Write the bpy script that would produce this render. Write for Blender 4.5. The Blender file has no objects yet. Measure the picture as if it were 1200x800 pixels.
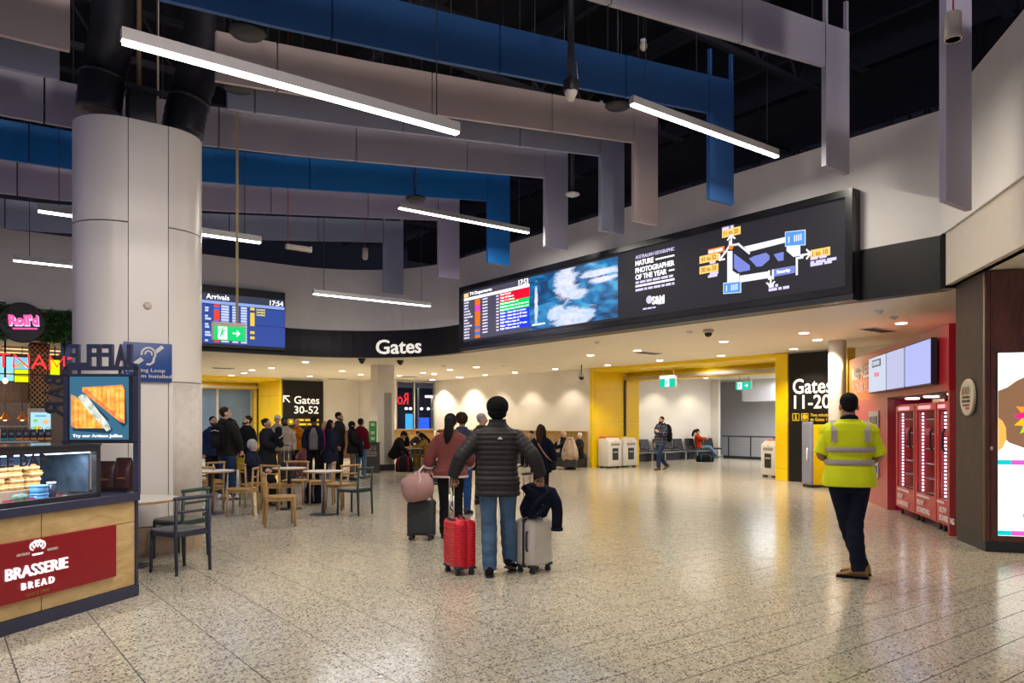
import bpy, bmesh, math, random
from mathutils import Vector, Matrix, Euler
random.seed(7)
SC = bpy.context.scene
COL = SC.collection
# ---------------------------------------------------------------- camera, world, large lights, exposure
F, CX, HY, EYE = 892.0, 600.0, 494.0, 1.57        # focal length / principal column / horizon row (1200x800), eye height
YAW = math.radians(37.3)
SN, CS = math.sin(YAW), math.cos(YAW)             # world X runs into the picture to the right, world Y to the left
cam = bpy.data.cameras.new('camera'); cam.sensor_width = 36.0; cam.lens = F / 1200 * 36
cam.shift_y = (HY - 400) / 1200; cam.clip_end = 200
camera = bpy.data.objects.new('camera', cam); COL.objects.link(camera)
camera.location = (0, 0, EYE); camera.rotation_euler = (math.pi / 2, 0, -YAW)
SC.camera = camera
world = bpy.data.worlds.new('world'); SC.world = world; world.use_nodes = True
world.node_tree.nodes['Background'].inputs[0].default_value = (0.56, 0.54, 0.86, 1)
world.node_tree.nodes['Background'].inputs[1].default_value = 0.54
vs = SC.view_settings; vs.view_transform = 'Standard'; vs.look = 'None'; vs.gamma = 1; vs.use_curve_mapping = False
vs.exposure = 0.15
def lamp(name, kind, loc, energy, color=(1, .86, .68), size=.3, rot=(0, 0, 0), angle=None, blend=.6, parent=None):
    l = bpy.data.lights.new(name, kind); l.energy = energy; l.color = color
    if kind == 'AREA': l.shape = 'DISK'; l.size = size
    else: l.shadow_soft_size = size
    if kind == 'SPOT': l.spot_size = math.radians(angle or 100); l.spot_blend = blend
    o = bpy.data.objects.new(name, l); COL.objects.link(o); o.location = loc; o.rotation_euler = rot
    if parent: o.parent = parent
    return o
WARM, NEUT, COOL = (1, .87, .69), (1, .93, .82), (.72, .76, 1)
HALL = 26
for (x, y, k) in ((5.0, 2.6, .9), (1.4, 3.6, .75), (8.2, 4.3, .9), (-1.0, 5.2, .6), (5.8, 8.3, .5), (7.0, 12.6, .3)):                 # narrow spots hung between the baffles
    lamp('hall_spot_lamp', 'SPOT', (x, y, 5.9), HALL * 9 * k, (1, .90, .75), .5, angle=115, blend=.9)
for (x, y, e) in ((3.5, -5.5, 1150), (-3.0, -3.0, 850), (9.0, -5.0, 800)):        # unseen fill spots added behind the camera to brighten the baffles
    o = lamp('baffle_fill_lamp', 'SPOT', (x, y, 6.8), e, (1, .89, .82), .6, angle=80, blend=.8)
    o.rotation_euler = (Vector((3.5, 11, 6.6)) - o.location).to_track_quat('-Z', 'Y').to_euler()
# ---------------------------------------------------------------- pixel helpers (frame 1200x800)
def ray(px):
    t = (px - CX) / F
    return SN + CS * t, CS - SN * t
def floor_pt(px, py):
    D = F * EYE / (py - HY); a, b = ray(px)
    return Vector((D * a, D * b, 0))
def at_depth(px, py, D):
    a, b = ray(px)
    return Vector((D * a, D * b, EYE + (HY - py) * D / F))
def on_x(px, py, X):
    return at_depth(px, py, X / ray(px)[0])
def on_y(px, py, Y):
    return at_depth(px, py, Y / ray(px)[1])
def on_z(px, py, Z):
    return at_depth(px, py, F * (Z - EYE) / (HY - py))
def head(h):                                       # heading seen from the camera: 0 away, 90 to the right, 180 towards
    return -YAW - math.radians(h)
# ---------------------------------------------------------------- materials
MATS = {}
def mat(name, col, rough=.6, metal=0, var=.08, scale=12, bump=0.0, bscale=60, emit=0, ecol=None, spec=.5, alpha=1, trans=0, coat=0, sheen=0):
    if name in MATS: return MATS[name]
    m = bpy.data.materials.new(name); m.use_nodes = True; MATS[name] = m
    nt = m.node_tree; b = nt.nodes['Principled BSDF']
    b.inputs['Roughness'].default_value = rough; b.inputs['Metallic'].default_value = metal
    b.inputs['Specular IOR Level'].default_value = spec; b.inputs['Alpha'].default_value = alpha
    b.inputs['Transmission Weight'].default_value = trans; b.inputs['Coat Weight'].default_value = coat
    c = (*col, 1)
    b.inputs['Base Color'].default_value = c
    tc = nt.nodes.new('ShaderNodeTexCoord')
    if var:
        n = nt.nodes.new('ShaderNodeTexNoise'); n.inputs['Scale'].default_value = scale; n.inputs['Detail'].default_value = 3
        nt.links.new(tc.outputs['Object'], n.inputs['Vector'])
        r = nt.nodes.new('ShaderNodeValToRGB')
        r.color_ramp.elements[0].position = .3; r.color_ramp.elements[1].position = .7
        r.color_ramp.elements[0].color = (*[x * (1 - var) for x in col], 1)
        r.color_ramp.elements[1].color = (*[min(1, x * (1 + var)) for x in col], 1)
        nt.links.new(n.outputs['Fac'], r.inputs[0]); nt.links.new(r.outputs[0], b.inputs['Base Color'])
    if bump:
        n2 = nt.nodes.new('ShaderNodeTexNoise'); n2.inputs['Scale'].default_value = bscale; n2.inputs['Detail'].default_value = 2
        nt.links.new(tc.outputs['Object'], n2.inputs['Vector'])
        bp = nt.nodes.new('ShaderNodeBump'); bp.inputs['Strength'].default_value = bump; bp.inputs['Distance'].default_value = .01
        nt.links.new(n2.outputs['Fac'], bp.inputs['Height']); nt.links.new(bp.outputs[0], b.inputs['Normal'])
    if emit:
        b.inputs['Emission Color'].default_value = (*(ecol or col), 1); b.inputs['Emission Strength'].default_value = emit
    return m
def glow(name, col, s):
    return mat(name, (.012, .012, .012), .45, var=0, emit=s, ecol=col, spec=.15)
def cloth(name, col, bump=.5, bscale=14):
    return mat('cloth_' + name, tuple(q * .82 for q in col), .92, var=.16, scale=7, bump=bump, bscale=bscale, spec=.12)
def wood(name, c1, c2, scale=(1, 14, 14), rough=.45, rings=3.0, axis='X'):
    if name in MATS: return MATS[name]
    m = bpy.data.materials.new(name); m.use_nodes = True; MATS[name] = m
    nt = m.node_tree; b = nt.nodes['Principled BSDF']; b.inputs['Roughness'].default_value = rough
    tc = nt.nodes.new('ShaderNodeTexCoord'); mp = nt.nodes.new('ShaderNodeMapping'); mp.inputs['Scale'].default_value = scale
    nt.links.new(tc.outputs['Object'], mp.inputs[0])
    n = nt.nodes.new('ShaderNodeTexNoise'); n.inputs['Scale'].default_value = rings; n.inputs['Detail'].default_value = 5
    n.inputs['Distortion'].default_value = 1.2
    nt.links.new(mp.outputs[0], n.inputs['Vector'])
    r = nt.nodes.new('ShaderNodeValToRGB'); r.color_ramp.elements[0].position = .35; r.color_ramp.elements[1].position = .66
    r.color_ramp.elements[0].color = (*c1, 1); r.color_ramp.elements[1].color = (*c2, 1)
    nt.links.new(n.outputs['Fac'], r.inputs[0]); nt.links.new(r.outputs[0], b.inputs['Base Color'])
    return m
def terrazzo():
    m = bpy.data.materials.new('terrazzo'); m.use_nodes = True; nt = m.node_tree; L = nt.links
    b = nt.nodes['Principled BSDF']
    g = nt.nodes.new('ShaderNodeNewGeometry')
    base = (.55, .50, .395)
    prev = None
    for k, (sc, lim, col) in enumerate(((66, .22, (.085, .08, .075)), (100, .26, (.27, .25, .215)), (50, .12, (.72, .67, .55)))):
        v = nt.nodes.new('ShaderNodeTexVoronoi'); v.inputs['Scale'].default_value = sc
        mp = nt.nodes.new('ShaderNodeMapping'); mp.inputs['Location'].default_value = (k * 3.7, k * 1.3, .011 * k + .003)
        L.new(g.outputs['Position'], mp.inputs[0]); L.new(mp.outputs[0], v.inputs['Vector'])
        s = nt.nodes.new('ShaderNodeSeparateColor'); L.new(v.outputs['Color'], s.inputs[0])
        lt = nt.nodes.new('ShaderNodeMath'); lt.operation = 'LESS_THAN'; lt.inputs[1].default_value = lim; L.new(s.outputs[0], lt.inputs[0])
        dl = nt.nodes.new('ShaderNodeMath'); dl.operation = 'LESS_THAN'; dl.inputs[1].default_value = .55; L.new(v.outputs['Distance'], dl.inputs[0])
        mu = nt.nodes.new('ShaderNodeMath'); mu.operation = 'MULTIPLY'; L.new(lt.outputs[0], mu.inputs[0]); L.new(dl.outputs[0], mu.inputs[1])
        mx = nt.nodes.new('ShaderNodeMix'); mx.data_type = 'RGBA'
        L.new(mu.outputs[0], mx.inputs['Factor'])
        if prev is None: mx.inputs[6].default_value = (*base, 1)
        else: L.new(prev, mx.inputs[6])
        mx.inputs[7].default_value = (*col, 1); prev = mx.outputs[2]
    oi = nt.nodes.new('ShaderNodeTexNoise'); oi.inputs['Scale'].default_value = .8
    L.new(g.outputs['Position'], oi.inputs['Vector'])
    mr = nt.nodes.new('ShaderNodeMapRange'); mr.inputs[3].default_value = .90; mr.inputs[4].default_value = 1.06
    L.new(oi.outputs['Fac'], mr.inputs[0])
    hs = nt.nodes.new('ShaderNodeHueSaturation'); L.new(prev, hs.inputs['Color']); L.new(mr.outputs[0], hs.inputs['Value'])
    L.new(hs.outputs[0], b.inputs['Base Color'])
    b.inputs['Roughness'].default_value = .17; b.inputs['Specular IOR Level'].default_value = .62
    return m
# ---------------------------------------------------------------- mesh builder
class MB:
    def __init__(s): s.v = []; s.f = []; s.s = []
    def add(s, vs_, fs, smooth=False):
        o = len(s.v); s.v += [tuple(p) for p in vs_]
        for f in fs: s.f.append([i + o for i in f]); s.s.append(smooth)
        return s
    def box(s, c, d, R=None):
        x, y, z = d[0] / 2, d[1] / 2, d[2] / 2
        p = [Vector(q) for q in ((-x, -y, -z), (x, -y, -z), (x, y, -z), (-x, y, -z), (-x, -y, z), (x, -y, z), (x, y, z), (-x, y, z))]
        if R is not None: p = [R @ q for q in p]
        c = Vector(c)
        return s.add([q + c for q in p], ((3, 2, 1, 0), (4, 5, 6, 7), (0, 1, 5, 4), (1, 2, 6, 5), (2, 3, 7, 6), (3, 0, 4, 7)))
    def loft(s, rings, cap=True, smooth=True, closed=True):
        n = len(rings[0]); vs_ = [p for r in rings for p in r]; fs = []
        for i in range(len(rings) - 1):
            for j in range(n if closed else n - 1):
                a, b = i * n + j, i * n + (j + 1) % n
                fs.append((a, b, b + n, a + n))
        o = len(s.v); s.add(vs_, fs, smooth)
        if cap:
            k = (len(rings) - 1) * n
            s.f.append([o + i for i in range(n)][::-1]); s.s.append(False)
            s.f.append([o + k + i for i in range(n)]); s.s.append(False)
        return s
    def tube(s, pts, r, n=8, rounded=False, flat=1.0, smooth=True, closed=False):
        pts = [Vector(p) for p in pts]; R = list(r) if hasattr(r, '__len__') else [r] * len(pts)
        if rounded:
            d0 = (pts[0] - pts[1]).normalized(); d1 = (pts[-1] - pts[-2]).normalized(); a, e = R[0], R[-1]
            pts = [pts[0] + d0 * a * .95, pts[0] + d0 * a * .6] + pts + [pts[-1] + d1 * e * .6, pts[-1] + d1 * e * .95]
            R = [a * .3, a * .8] + R + [e * .8, e * .3]
        rings = []; u = None
        for i, p in enumerate(pts):
            d = (pts[min(i + 1, len(pts) - 1)] - pts[max(i - 1, 0)]).normalized()
            if u is None:
                u = d.orthogonal().normalized()
                if abs(d.z) < .9: u = d.cross(Vector((0, 0, 1))).normalized()
            u = (u - d * u.dot(d)).normalized(); w = d.cross(u)
            rings.append([p + (u * math.cos(2 * math.pi * k / n) + w * flat * math.sin(2 * math.pi * k / n)) * R[i] for k in range(n)])
        if closed: rings.append(rings[0])
        return s.loft(rings, not closed, smooth)
    def ell(s, c, r, R=None, seg=16, rings=10):
        c = Vector(c); rr = []
        for i in range(rings + 1):
            th = math.pi * (i + .0) / rings; th = min(max(th, .02), math.pi - .02); ring = []
            for j in range(seg):
                ph = 2 * math.pi * j / seg
                p = Vector((r[0] * math.sin(th) * math.cos(ph), r[1] * math.sin(th) * math.sin(ph), -r[2] * math.cos(th)))
                ring.append((R @ p if R is not None else p) + c)
            rr.append(ring)
        return s.loft(rr, True, True)
    def lathe(s, prof, c=(0, 0, 0), n=20, smooth=True, ax='z'):
        c = Vector(c); rr = []
        for (r, z) in prof:
            r = max(r, .0005)
            rr.append([c + (Vector((r * math.cos(2 * math.pi * k / n), r * math.sin(2 * math.pi * k / n), z)) if ax == 'z' else
                            Vector((r * math.cos(2 * math.pi * k / n), z, r * math.sin(2 * math.pi * k / n)))) for k in range(n)])
        return s.loft(rr, True, smooth)
    def prism(s, poly, a, b, ax='z'):                # polygon extruded along z (plan) or along y (elevation)
        n = len(poly)
        ar = sum(poly[i][0] * poly[(i + 1) % n][1] - poly[(i + 1) % n][0] * poly[i][1] for i in range(n))
        if ar < 0: poly = poly[::-1]
        if ax == 'z': lo = [(x, y, a) for x, y in poly]; hi = [(x, y, b) for x, y in poly]
        else: lo = [(x, b, y) for x, y in poly]; hi = [(x, a, y) for x, y in poly]
        fs = [tuple(range(n))[::-1], tuple(range(n, 2 * n))] + [(i, (i + 1) % n, (i + 1) % n + n, i + n) for i in range(n)]
        return s.add(lo + hi, fs)
    def rbox(s, c, d, r=.03, n=4, R=None):           # box with rounded vertical corners and softened top/bottom
        hx, hy, hz = d[0] / 2, d[1] / 2, d[2] / 2; r = min(r, hx * .98, hy * .98, hz * .98); rr = []
        for (ins, z) in ((r * .6, -hz), (r * .18, -hz + r * .25), (0, -hz + r * .7), (0, hz - r * .7), (r * .18, hz - r * .25), (r * .6, hz)):
            ring = []
            for (sx, sy, a0) in ((1, 1, 0), (-1, 1, 90), (-1, -1, 180), (1, -1, 270)):
                for k in range(n + 1):
                    a = math.radians(a0 + 90 * k / n); q = r - ins if r > ins else 0.001
                    p = Vector((sx * (hx - r) + q * math.cos(a), sy * (hy - r) + q * math.sin(a), z))
                    ring.append((R @ p if R is not None else p) + Vector(c))
            rr.append(ring)
        return s.loft(rr, True, True)
    def mesh(s, name):
        me = bpy.data.meshes.new(name); me.from_pydata(s.v, [], s.f)
        me.polygons.foreach_set('use_smooth', s.s); me.update(); return me
def link(name, me, m=None, parent=None, loc=(0, 0, 0), rz=0):
    o = bpy.data.objects.new(name, me); COL.objects.link(o)
    if m is not None and me is not None and not me.materials: me.materials.append(m)
    o.location = loc; o.rotation_euler = (0, 0, rz)
    if parent: o.parent = parent
    return o
def obj(name, mb, m, parent=None, loc=(0, 0, 0), rz=0, bevel=0):
    o = link(name, mb.mesh(name), m, parent, loc, rz)
    if bevel:
        b = o.modifiers.new('bevel', 'BEVEL'); b.width = bevel; b.segments = 2; b.limit_method = 'ANGLE'
    return o
def tag(o, label=None, cat=None, group=None, kind=None):
    if label: o['label'] = label
    if cat: o['category'] = cat
    if group: o['group'] = group
    if kind: o['kind'] = kind
    return o
def thing(name, label, cat, loc=(0, 0, 0), rz=0, group=None):
    return tag(link(name, None, None, None, loc, rz), label, cat, group)
def struct(name, mb, m, parent=None, **k):
    o = obj(name, mb, m, parent, **k); o['kind'] = 'structure'; return o
def dup(root, loc, rz, label=None):
    r = root.copy(); COL.objects.link(r); r.location = loc; r.rotation_euler = (0, 0, rz)
    if label: r['label'] = label
    for ch in list(root.children):
        c = ch.copy(); COL.objects.link(c); c.parent = r
        for g in ch.children:
            d = g.copy(); COL.objects.link(d); d.parent = c
    return r
_txt = {}
def text(s, m, parent, c, h=None, w=None, depth=.006, bold=0.0, mirror=False, rot=0, name='lettering', warp=None, align='c'):
    """flat lettering in the parent's x-z plane, front towards -y, centred on c (x, y, z)"""
    cu = bpy.data.curves.new('text', 'FONT'); cu.body = s; cu.resolution_u = 3; cu.extrude = .01; cu.offset = bold
    ob = bpy.data.objects.new('text', cu); me = ob.to_mesh()
    V = [v.co.copy() for v in me.vertices]; Fc = [tuple(p.vertices) for p in me.polygons]
    ob.to_mesh_clear(); bpy.data.objects.remove(ob); bpy.data.curves.remove(cu)
    x0, x1 = min(v.x for v in V), max(v.x for v in V); y0, y1 = min(v.y for v in V), max(v.y for v in V)
    sy = h / (y1 - y0) if h else w / (x1 - x0)
    sx = w / (x1 - x0) if w else sy
    ax = {'c': (x0 + x1) / 2, 'l': x0, 'r': x1}[align]
    P = []
    for v in V:
        p = Vector(((v.x - ax) * sx, -depth / 2 if v.z > 0 else depth / 2, (v.y - (y0 + y1) / 2) * sy))
        if mirror: p.x = -p.x
        if rot: p = Matrix.Rotation(rot, 3, 'Y') @ p
        p += Vector(c)
        if warp: p = warp(p)
        P.append(p)
    if mirror: Fc = [f[::-1] for f in Fc]
    mb = MB().add(P, Fc)
    return obj(name, mb, m, parent)
# ================================================================ THE SETTING
M_white = mat('white_plaster', (.74, .70, .66), .55, var=.03, scale=2)
M_cream = mat('warm_white_plaster', (.78, .74, .67), .6, var=.03, scale=2)
M_grey = mat('grey_plaster', (.70, .71, .76), .6, var=.03, scale=2)
M_black = mat('black_laminate', (.009, .008, .008), .45, var=.1, scale=3, spec=.3)
M_yel = mat('yellow_panel', (.93, .64, .0), .32, var=.03, scale=2)
M_dark = mat('black_roof', (.006, .006, .010), .8, var=.2, scale=3)
M_steel = mat('steel', (.55, .55, .55), .35, metal=.9, var=.05)
M_dsteel = mat('dark_steel', (.05, .05, .06), .45, metal=.5, var=.1)
M_grout = mat('grout', (.05, .045, .04), .8, var=.1)
M_terr = terrazzo()
M_bmet = mat('black_metal', (.02, .02, .026), .4, var=.1)
M_navy = mat('navy_metal', (.03, .035, .075), .4, var=.1)
M_wht = mat('white_sign_letter', (.85, .82, .75), .5, var=0, emit=.55, ecol=(1, .95, .85))
M_gold = mat('gold_sign_letter', (.85, .62, .02), .5, var=0)
M_wood = wood('bench_timber', (.30, .17, .045), (.44, .27, .08), (1.5, 1.5, 14), .4)
M_beige = mat('beige_plastic', (.62, .55, .45), .5, var=.04)
# ---- floor
slab = MB().box((13, 15, -.055), (46, 46, .1)); floor = struct('floor', slab, M_grout)
cells = []
for i in range(-10, 52):
    for j in range(-14, 112):
        u, v = .42 + .6 * (i + .5), .06 + .3 * (j + .5)
        D = SN * u + CS * v
        vis = False
        if D > 3:
            px = CX + F * (CS * u - SN * v) / D; py = HY + F * EYE / D
            vis = -40 < px < 1240 and py < 830
        cells.append((D if vis else 1e6, u, v))
cells.sort()
tb = MB().add([(sx * .2962, sy * .1462, z) for z in (-.006, 0) for sx, sy in ((-1, -1), (1, -1), (1, 1), (-1, 1))],
              ((4, 5, 6, 7), (0, 1, 5, 4), (1, 2, 6, 5), (2, 3, 7, 6), (3, 0, 4, 7)))
tme = tb.mesh('floor_tile'); tme.materials.append(M_terr)
for (D, u, v) in cells[:300]: link('floor_tile', tme, None, floor, (u, v, 0))
rest = MB()
for (D, u, v) in cells[300:]: rest.add([(p[0] + u, p[1] + v, p[2]) for p in tb.v], tb.f)
tag(obj('floor_tiles', rest, M_terr, floor), kind='stuff')
# ---- fascia walls round the hall
def arc(cx, cy, r, a0, a1, n):
    return [(cx + r * math.cos(math.radians(a0 + (a1 - a0) * k / n)), cy + r * math.sin(math.radians(a0 + (a1 - a0) * k / n))) for k in range(n + 1)]
ARC = arc(7.7, 16.8, 3.2, 0, 90, 18)
CH = Vector((.766, .643))
def chp(s, off=0): return (10.9 + CH.x * s + CH.y * off, 4.7 + CH.y * s - CH.x * off)     # point on the splayed wall line; off = behind
def strip(path, z0, z1, th, off=0):
    P = [Vector(p) for p in path]; N = []
    for i in range(len(P)):
        d = (P[min(i + 1, len(P) - 1)] - P[max(i - 1, 0)]).normalized(); N.append(Vector((d.y, -d.x)))
    inn = [P[i] + N[i] * off for i in range(len(P))]; out = [P[i] + N[i] * (off + th) for i in range(len(P))]
    rings = [[(a.x, a.y, z0), (a.x, a.y, z1), (b.x, b.y, z1), (b.x, b.y, z0)] for a, b in zip(inn, out)]
    return MB().loft(rings, True, False)
PATH = [chp(-9), chp(0)] + ARC + [(-7, 20)]
struct('wall_upper', strip([chp(-9), chp(0), (10.9, 16.8)], 4.1, 5.8, .2), M_white)
w = struct('wall_curve', strip(ARC + [(-7, 20)], 4.1, 5.8, .2), M_white)
for p in w.data.polygons: p.use_smooth = False
struct('trim_1', strip([chp(-.12), chp(0), (10.9, 16.8)] + ARC + [(4.2, 20)], 3.36, 4.1, .2, -.012), M_black)
struct('wall_splay', strip([chp(-9), chp(-.12)], 3.4, 4.1, .15, .03), mat('shaded_beige_plaster', (.60, .53, .45), .6, var=.03))  # beige panel, with the shade on it darkened into its colour
struct('trim_2', strip([(4.2, 20), (-7, 20)], 3.4, 4.1, .2, .05), wood('band_timber', (.22, .15, .08), (.30, .21, .12), (2, 2, 10)))
# ---- low ceiling beyond the fascia
cp = [chp(-9, .1)] + [chp(0, .1)] + [(10.98, 16.8)] + [(x * 1.0 + .08 * math.cos(math.radians(5 * k)), y + .08 * math.sin(math.radians(5 * k))) for k, (x, y) in enumerate(ARC)] + [(-7, 20.08), (-7, 36), (31, 36), (31, -6), (4.2, -6)]
bm = bmesh.new()
f0 = bm.faces.new([bm.verts.new((x, y, 3.4)) for x, y in cp]); r = bmesh.ops.extrude_face_region(bm, geom=[f0])
bmesh.ops.translate(bm, vec=(0, 0, .12), verts=[e for e in r['geom'] if isinstance(e, bmesh.types.BMVert)])
bmesh.ops.triangulate(bm, faces=bm.faces[:]); cme = bpy.data.meshes.new('ceiling'); bm.to_mesh(cme); bm.free()
ceil = link('ceiling', cme, mat('ceiling_paint', (.80, .74, .62), .6, var=.02, scale=1)); ceil['kind'] = 'structure'
# ---- far walls
def wallbox(name, x0, x1, y0, y1, z0=0, z1=3.4, m=None):
    return struct(name, MB().box(((x0 + x1) / 2, (y0 + y1) / 2, (z0 + z1) / 2), (x1 - x0, y1 - y0, z1 - z0)), m or M_cream)
wallbox('wall_right', 18.0, 18.2, 19.2, 29.5)
wallbox('wall_right', 18.05, 18.2, 2, 11.58)
wallbox('wall_back', 11.72, 15.2, 31.3, 31.5)
wallbox('wall_back', -7, 5.0, 31.3, 31.5)
wallbox('wall_back', 15.2, 15.35, 29.3, 31.5)
wallbox('wall_back', 15.35, 16.0, 29.3, 29.45)
wallbox('wall_back', 16.0, 18.0, 29.3, 29.45, 0, 1.2)
wallbox('wall_corridor', 20.2, 27.2, 21.3, 21.5)
wallbox('wall_corridor', 27.2, 27.35, 20.9, 21.5)
wallbox('wall_end', 29.5, 29.7, 7, 24, m=M_grey)
wallbox('wall_end', 20.2, 29.5, 9.4, 9.6, m=M_grey)
wallbox('trim_3', 28.2, 29.5, 9.6, 20.4, 2.45, 3.4, m=M_grey)
wallbox('wall_left', -7.2, -7.0, 19.9, 36)
# ---- window onto the apron by night
wn = tag(link('window_1', None, None, None, (16.0, 29.3, 1.2)), kind='structure')
fr = MB()
for x in (0.03, .92, 1.95): fr.box((x, .06, 1.08), (.06, .1, 2.16))
for z in (.03, 2.14): fr.box((.98, .06, z), (1.96, .1, .06))
obj('window_frame', fr, mat('window_alu', (.42, .42, .40), .4, metal=.5), wn)
M_glass = mat('window_glass', (.01, .012, .02), .02, var=0, alpha=.14, spec=.25)
for x0, x1 in ((.06, .89), (.95, 1.92)): obj('pane', MB().box(((x0 + x1) / 2, .07, 1.08), (x1 - x0, .012, 2.1)), M_glass, wn)
M_ext = mat('night_building', (.012, .014, .028), .9, var=.2)
ext = struct('exterior_building', MB().box((21.5, 46, 1.6), (22, 1, 4.6)).box((14, 45, 1.0), (6, 2, 3)), M_ext)
struct('exterior_sky', MB().box((12, 58, 7), (70, .5, 30)), mat('night_sky', (.01, .013, .03), 1, var=.15, emit=.05, ecol=(.25, .32, .6)))
M_flood = glow('floodlight', (1, .97, .85), 3)
for (x, h) in ((on_y(490, 450, 44).x, 4.0), (on_y(493, 464, 44).x, 3.2)):
    t = thing('floodlight_mast', 'tall floodlight mast outside the dark window' if h > 3.6 else 'shorter floodlight mast outside the window, behind the taller one', 'mast', (x, 44 if h > 3.6 else 42.6, 0), 0, 'floodlights on the apron')
    obj('pole', MB().tube([(0, 0, 0), (0, 0, h)], .06), mat('mast_paint', (.5, .5, .4), .5), t)
    for k in (-.35, 0, .35): obj('lamp_head', MB().box((k, -.1, h), (.3, .2, .14)), M_flood, t)
for k, (x, z, c, s) in enumerate(((on_y(480.5, 486, 44.6).x, 1.55, (.05, .45, 1), 1.3), (on_y(497, 490, 44.6).x, 1.4, (.02, .10, 1), 1.6))):
    b = MB().rbox((0, 0, 0), (.7 + .1 * k, .06, 1.1 - .2 * k), .05)
    tag(obj('lit_window_poster', b, glow('blue_lightbox%d' % k, c, s), None, (x, 44.6, z)), ('pale' if k == 0 else 'deep') + ' blue lit panel on the building outside the window', 'sign')
for k, x in enumerate(on_y(q_, 478, 44.6).x for q_ in (476, 481, 494, 502, 508)):
    wl_ = ('first', 'second', 'third', 'fourth', 'last')[k]
    tag(obj('wall_lamp', MB().ell((0, 0, 0), (.12, .1, .09), None, 8, 6), M_flood, None, (x, 44.6, 2.45)), 'small white lamp outside the window, %s in its row from the slim pillar' % wl_, 'lamp', 'lamps on the outside building')
t = thing('neon_reflection', 'red neon logo reflected low in the dark window pane', 'sign', (16.27, 29.42, 2.55))
text('Rol', glow('neon_red', (1, .02, .03), 2), t, (.40, 0, .03), h=.50, w=.62, mirror=True, bold=.0, align='l')  # mirrored glowing letters stand in for a sign's reflection in the pane
# ---- yellow gate portals
def portal(name, label, o, rz, w_, lf, rf, d, ceil_z, track):
    t = thing(name, label, 'portal', o, rz); t['kind'] = 'structure'
    g = .008; md = (lf + w_ - rf) / 2
    zs = [0.0, .32, 1.5, 2.68, ceil_z]
    for a, b in zip(zs, zs[1:]):
        for (x0, x1) in ((0, lf), (w_ - rf, w_)):
            obj('yellow_panel', MB().box(((x0 + x1) / 2, .04, (a + b) / 2), (x1 - x0, .1, b - a - g)), M_yel, t)
        for x in (lf - .02, w_ - rf + .02):
            obj('yellow_panel', MB().box((x, .1 + track / 2, (a + b) / 2), (.04, track - g, b - a - g)), M_yel, t)
            obj('yellow_panel', MB().box((x, (track + d) / 2 + .13, (a + b) / 2), (.04, d - track - g - .06, b - a - g)), M_yel, t)
    n = 4
    obj('yellow_panel', MB().box((md, .04, ceil_z - .03), (w_ - lf - rf - g, .096, .14)), M_yel, t)
    for k in range(n):
        x0 = lf + (w_ - lf - rf) * k / n; x1 = lf + (w_ - lf - rf) * (k + 1) / n
        obj('soffit_panel', MB().box(((x0 + x1) / 2, .1 + track / 2, ceil_z - .08), (x1 - x0 - g, track - g, .04)), M_yel, t)
    obj('header_panel', MB().box((md, (track + d) / 2 + .2, ceil_z - .2), (w_ - lf - rf - .06, d - track - .15, .36)), M_yel, t)
    obj('door_track', MB().box((md, track + .1, ceil_z - .3), (w_ - lf - rf - .06, .14, .1)), M_steel, t)
    for x in (lf + .03, w_ - rf - .03): obj('door_track', MB().box((x, track + .1, (ceil_z - .3) / 2), (.05, .08, ceil_z - .36)), M_bmet, t)
    return t
portal('gate_portal', 'wide yellow portal of flat panels beside the black gates 11-20 wall', (18.0, 19.2, 0), -math.pi / 2, 7.6, .13, .36, 2.2, 3.39, 1.45)
portal('gate_portal', 'yellow portal with dark glazing behind, beside the black gates 30-52 panel', (5.0, 31.3, 0), 0, 6.68, .2, .1, 3.2, 3.39, 2.5)
wn = tag(link('window_2', None, None, None, (5.1, 34.6, 0)), kind='structure')
fr = MB()
for x in (0.05, 1.4, 2.8, 3.75, 4.9, 6.4): fr.box((x, 0, 1.6), (.1, .12, 3.2))
obj('window_frame', fr, M_steel, wn)
M_bglass = mat('twilight_glow_glass', (.10, .16, .24), .25, var=.35, scale=.6, emit=.05, ecol=(.3, .5, .8))  # faint blue glow in the panes stands in for twilight outside
for x0, x1 in ((.1, 1.35), (1.45, 2.75), (2.85, 3.7), (3.8, 4.85), (4.95, 6.35)): obj('pane', MB().box(((x0 + x1) / 2, .03, 1.6), (x1 - x0, .02, 3.2)), M_bglass, wn)
tag(obj('exit_lamp', MB().box((0, 0, 0), (.25, .05, .2)), glow('cyan_sign', (.1, .7, 1), 1.5), None, (8.85, 34.4, 2.45)), 'small cyan lit sign inside the dark glazing', 'sign')
# ---- dark roof and steelwork
struct('ceiling_roof', MB().box((10, 12, 10.1), (60, 60, .2)), M_dark)
st = MB()
for k in range(9): st.box((-2 + 2.4 * k, 12, 9.6), (.12, 40, .35))
for k in range(8):
    y = 1.5 + 3.4 * k
    st.box((8, y, 9.0), (30, .1, .1)); st.box((8, y, 8.1), (30, .1, .1))
    for q in range(24):
        x = -6 + 1.2 * q; st.tube([(x, y, 8.1), (x + .6, y, 9.0), (x + 1.2, y, 8.1)], .035, 5, smooth=False)
struct('beam_trusses', st, mat('roof_steel', (.022, .021, .03), .7, var=.2))
t = thing('air_duct', 'long dark rectangular air duct under the black roof', 'duct', (13.5, 2, 7.4)); obj('duct_body', MB().box((0, 8, 0), (1.0, 26, .6)), M_dark, t); [obj('flange', MB().box((0, q, 0), (1.08, .06, .68)), M_dark, t) for q in (3, 7, 11)]
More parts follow.
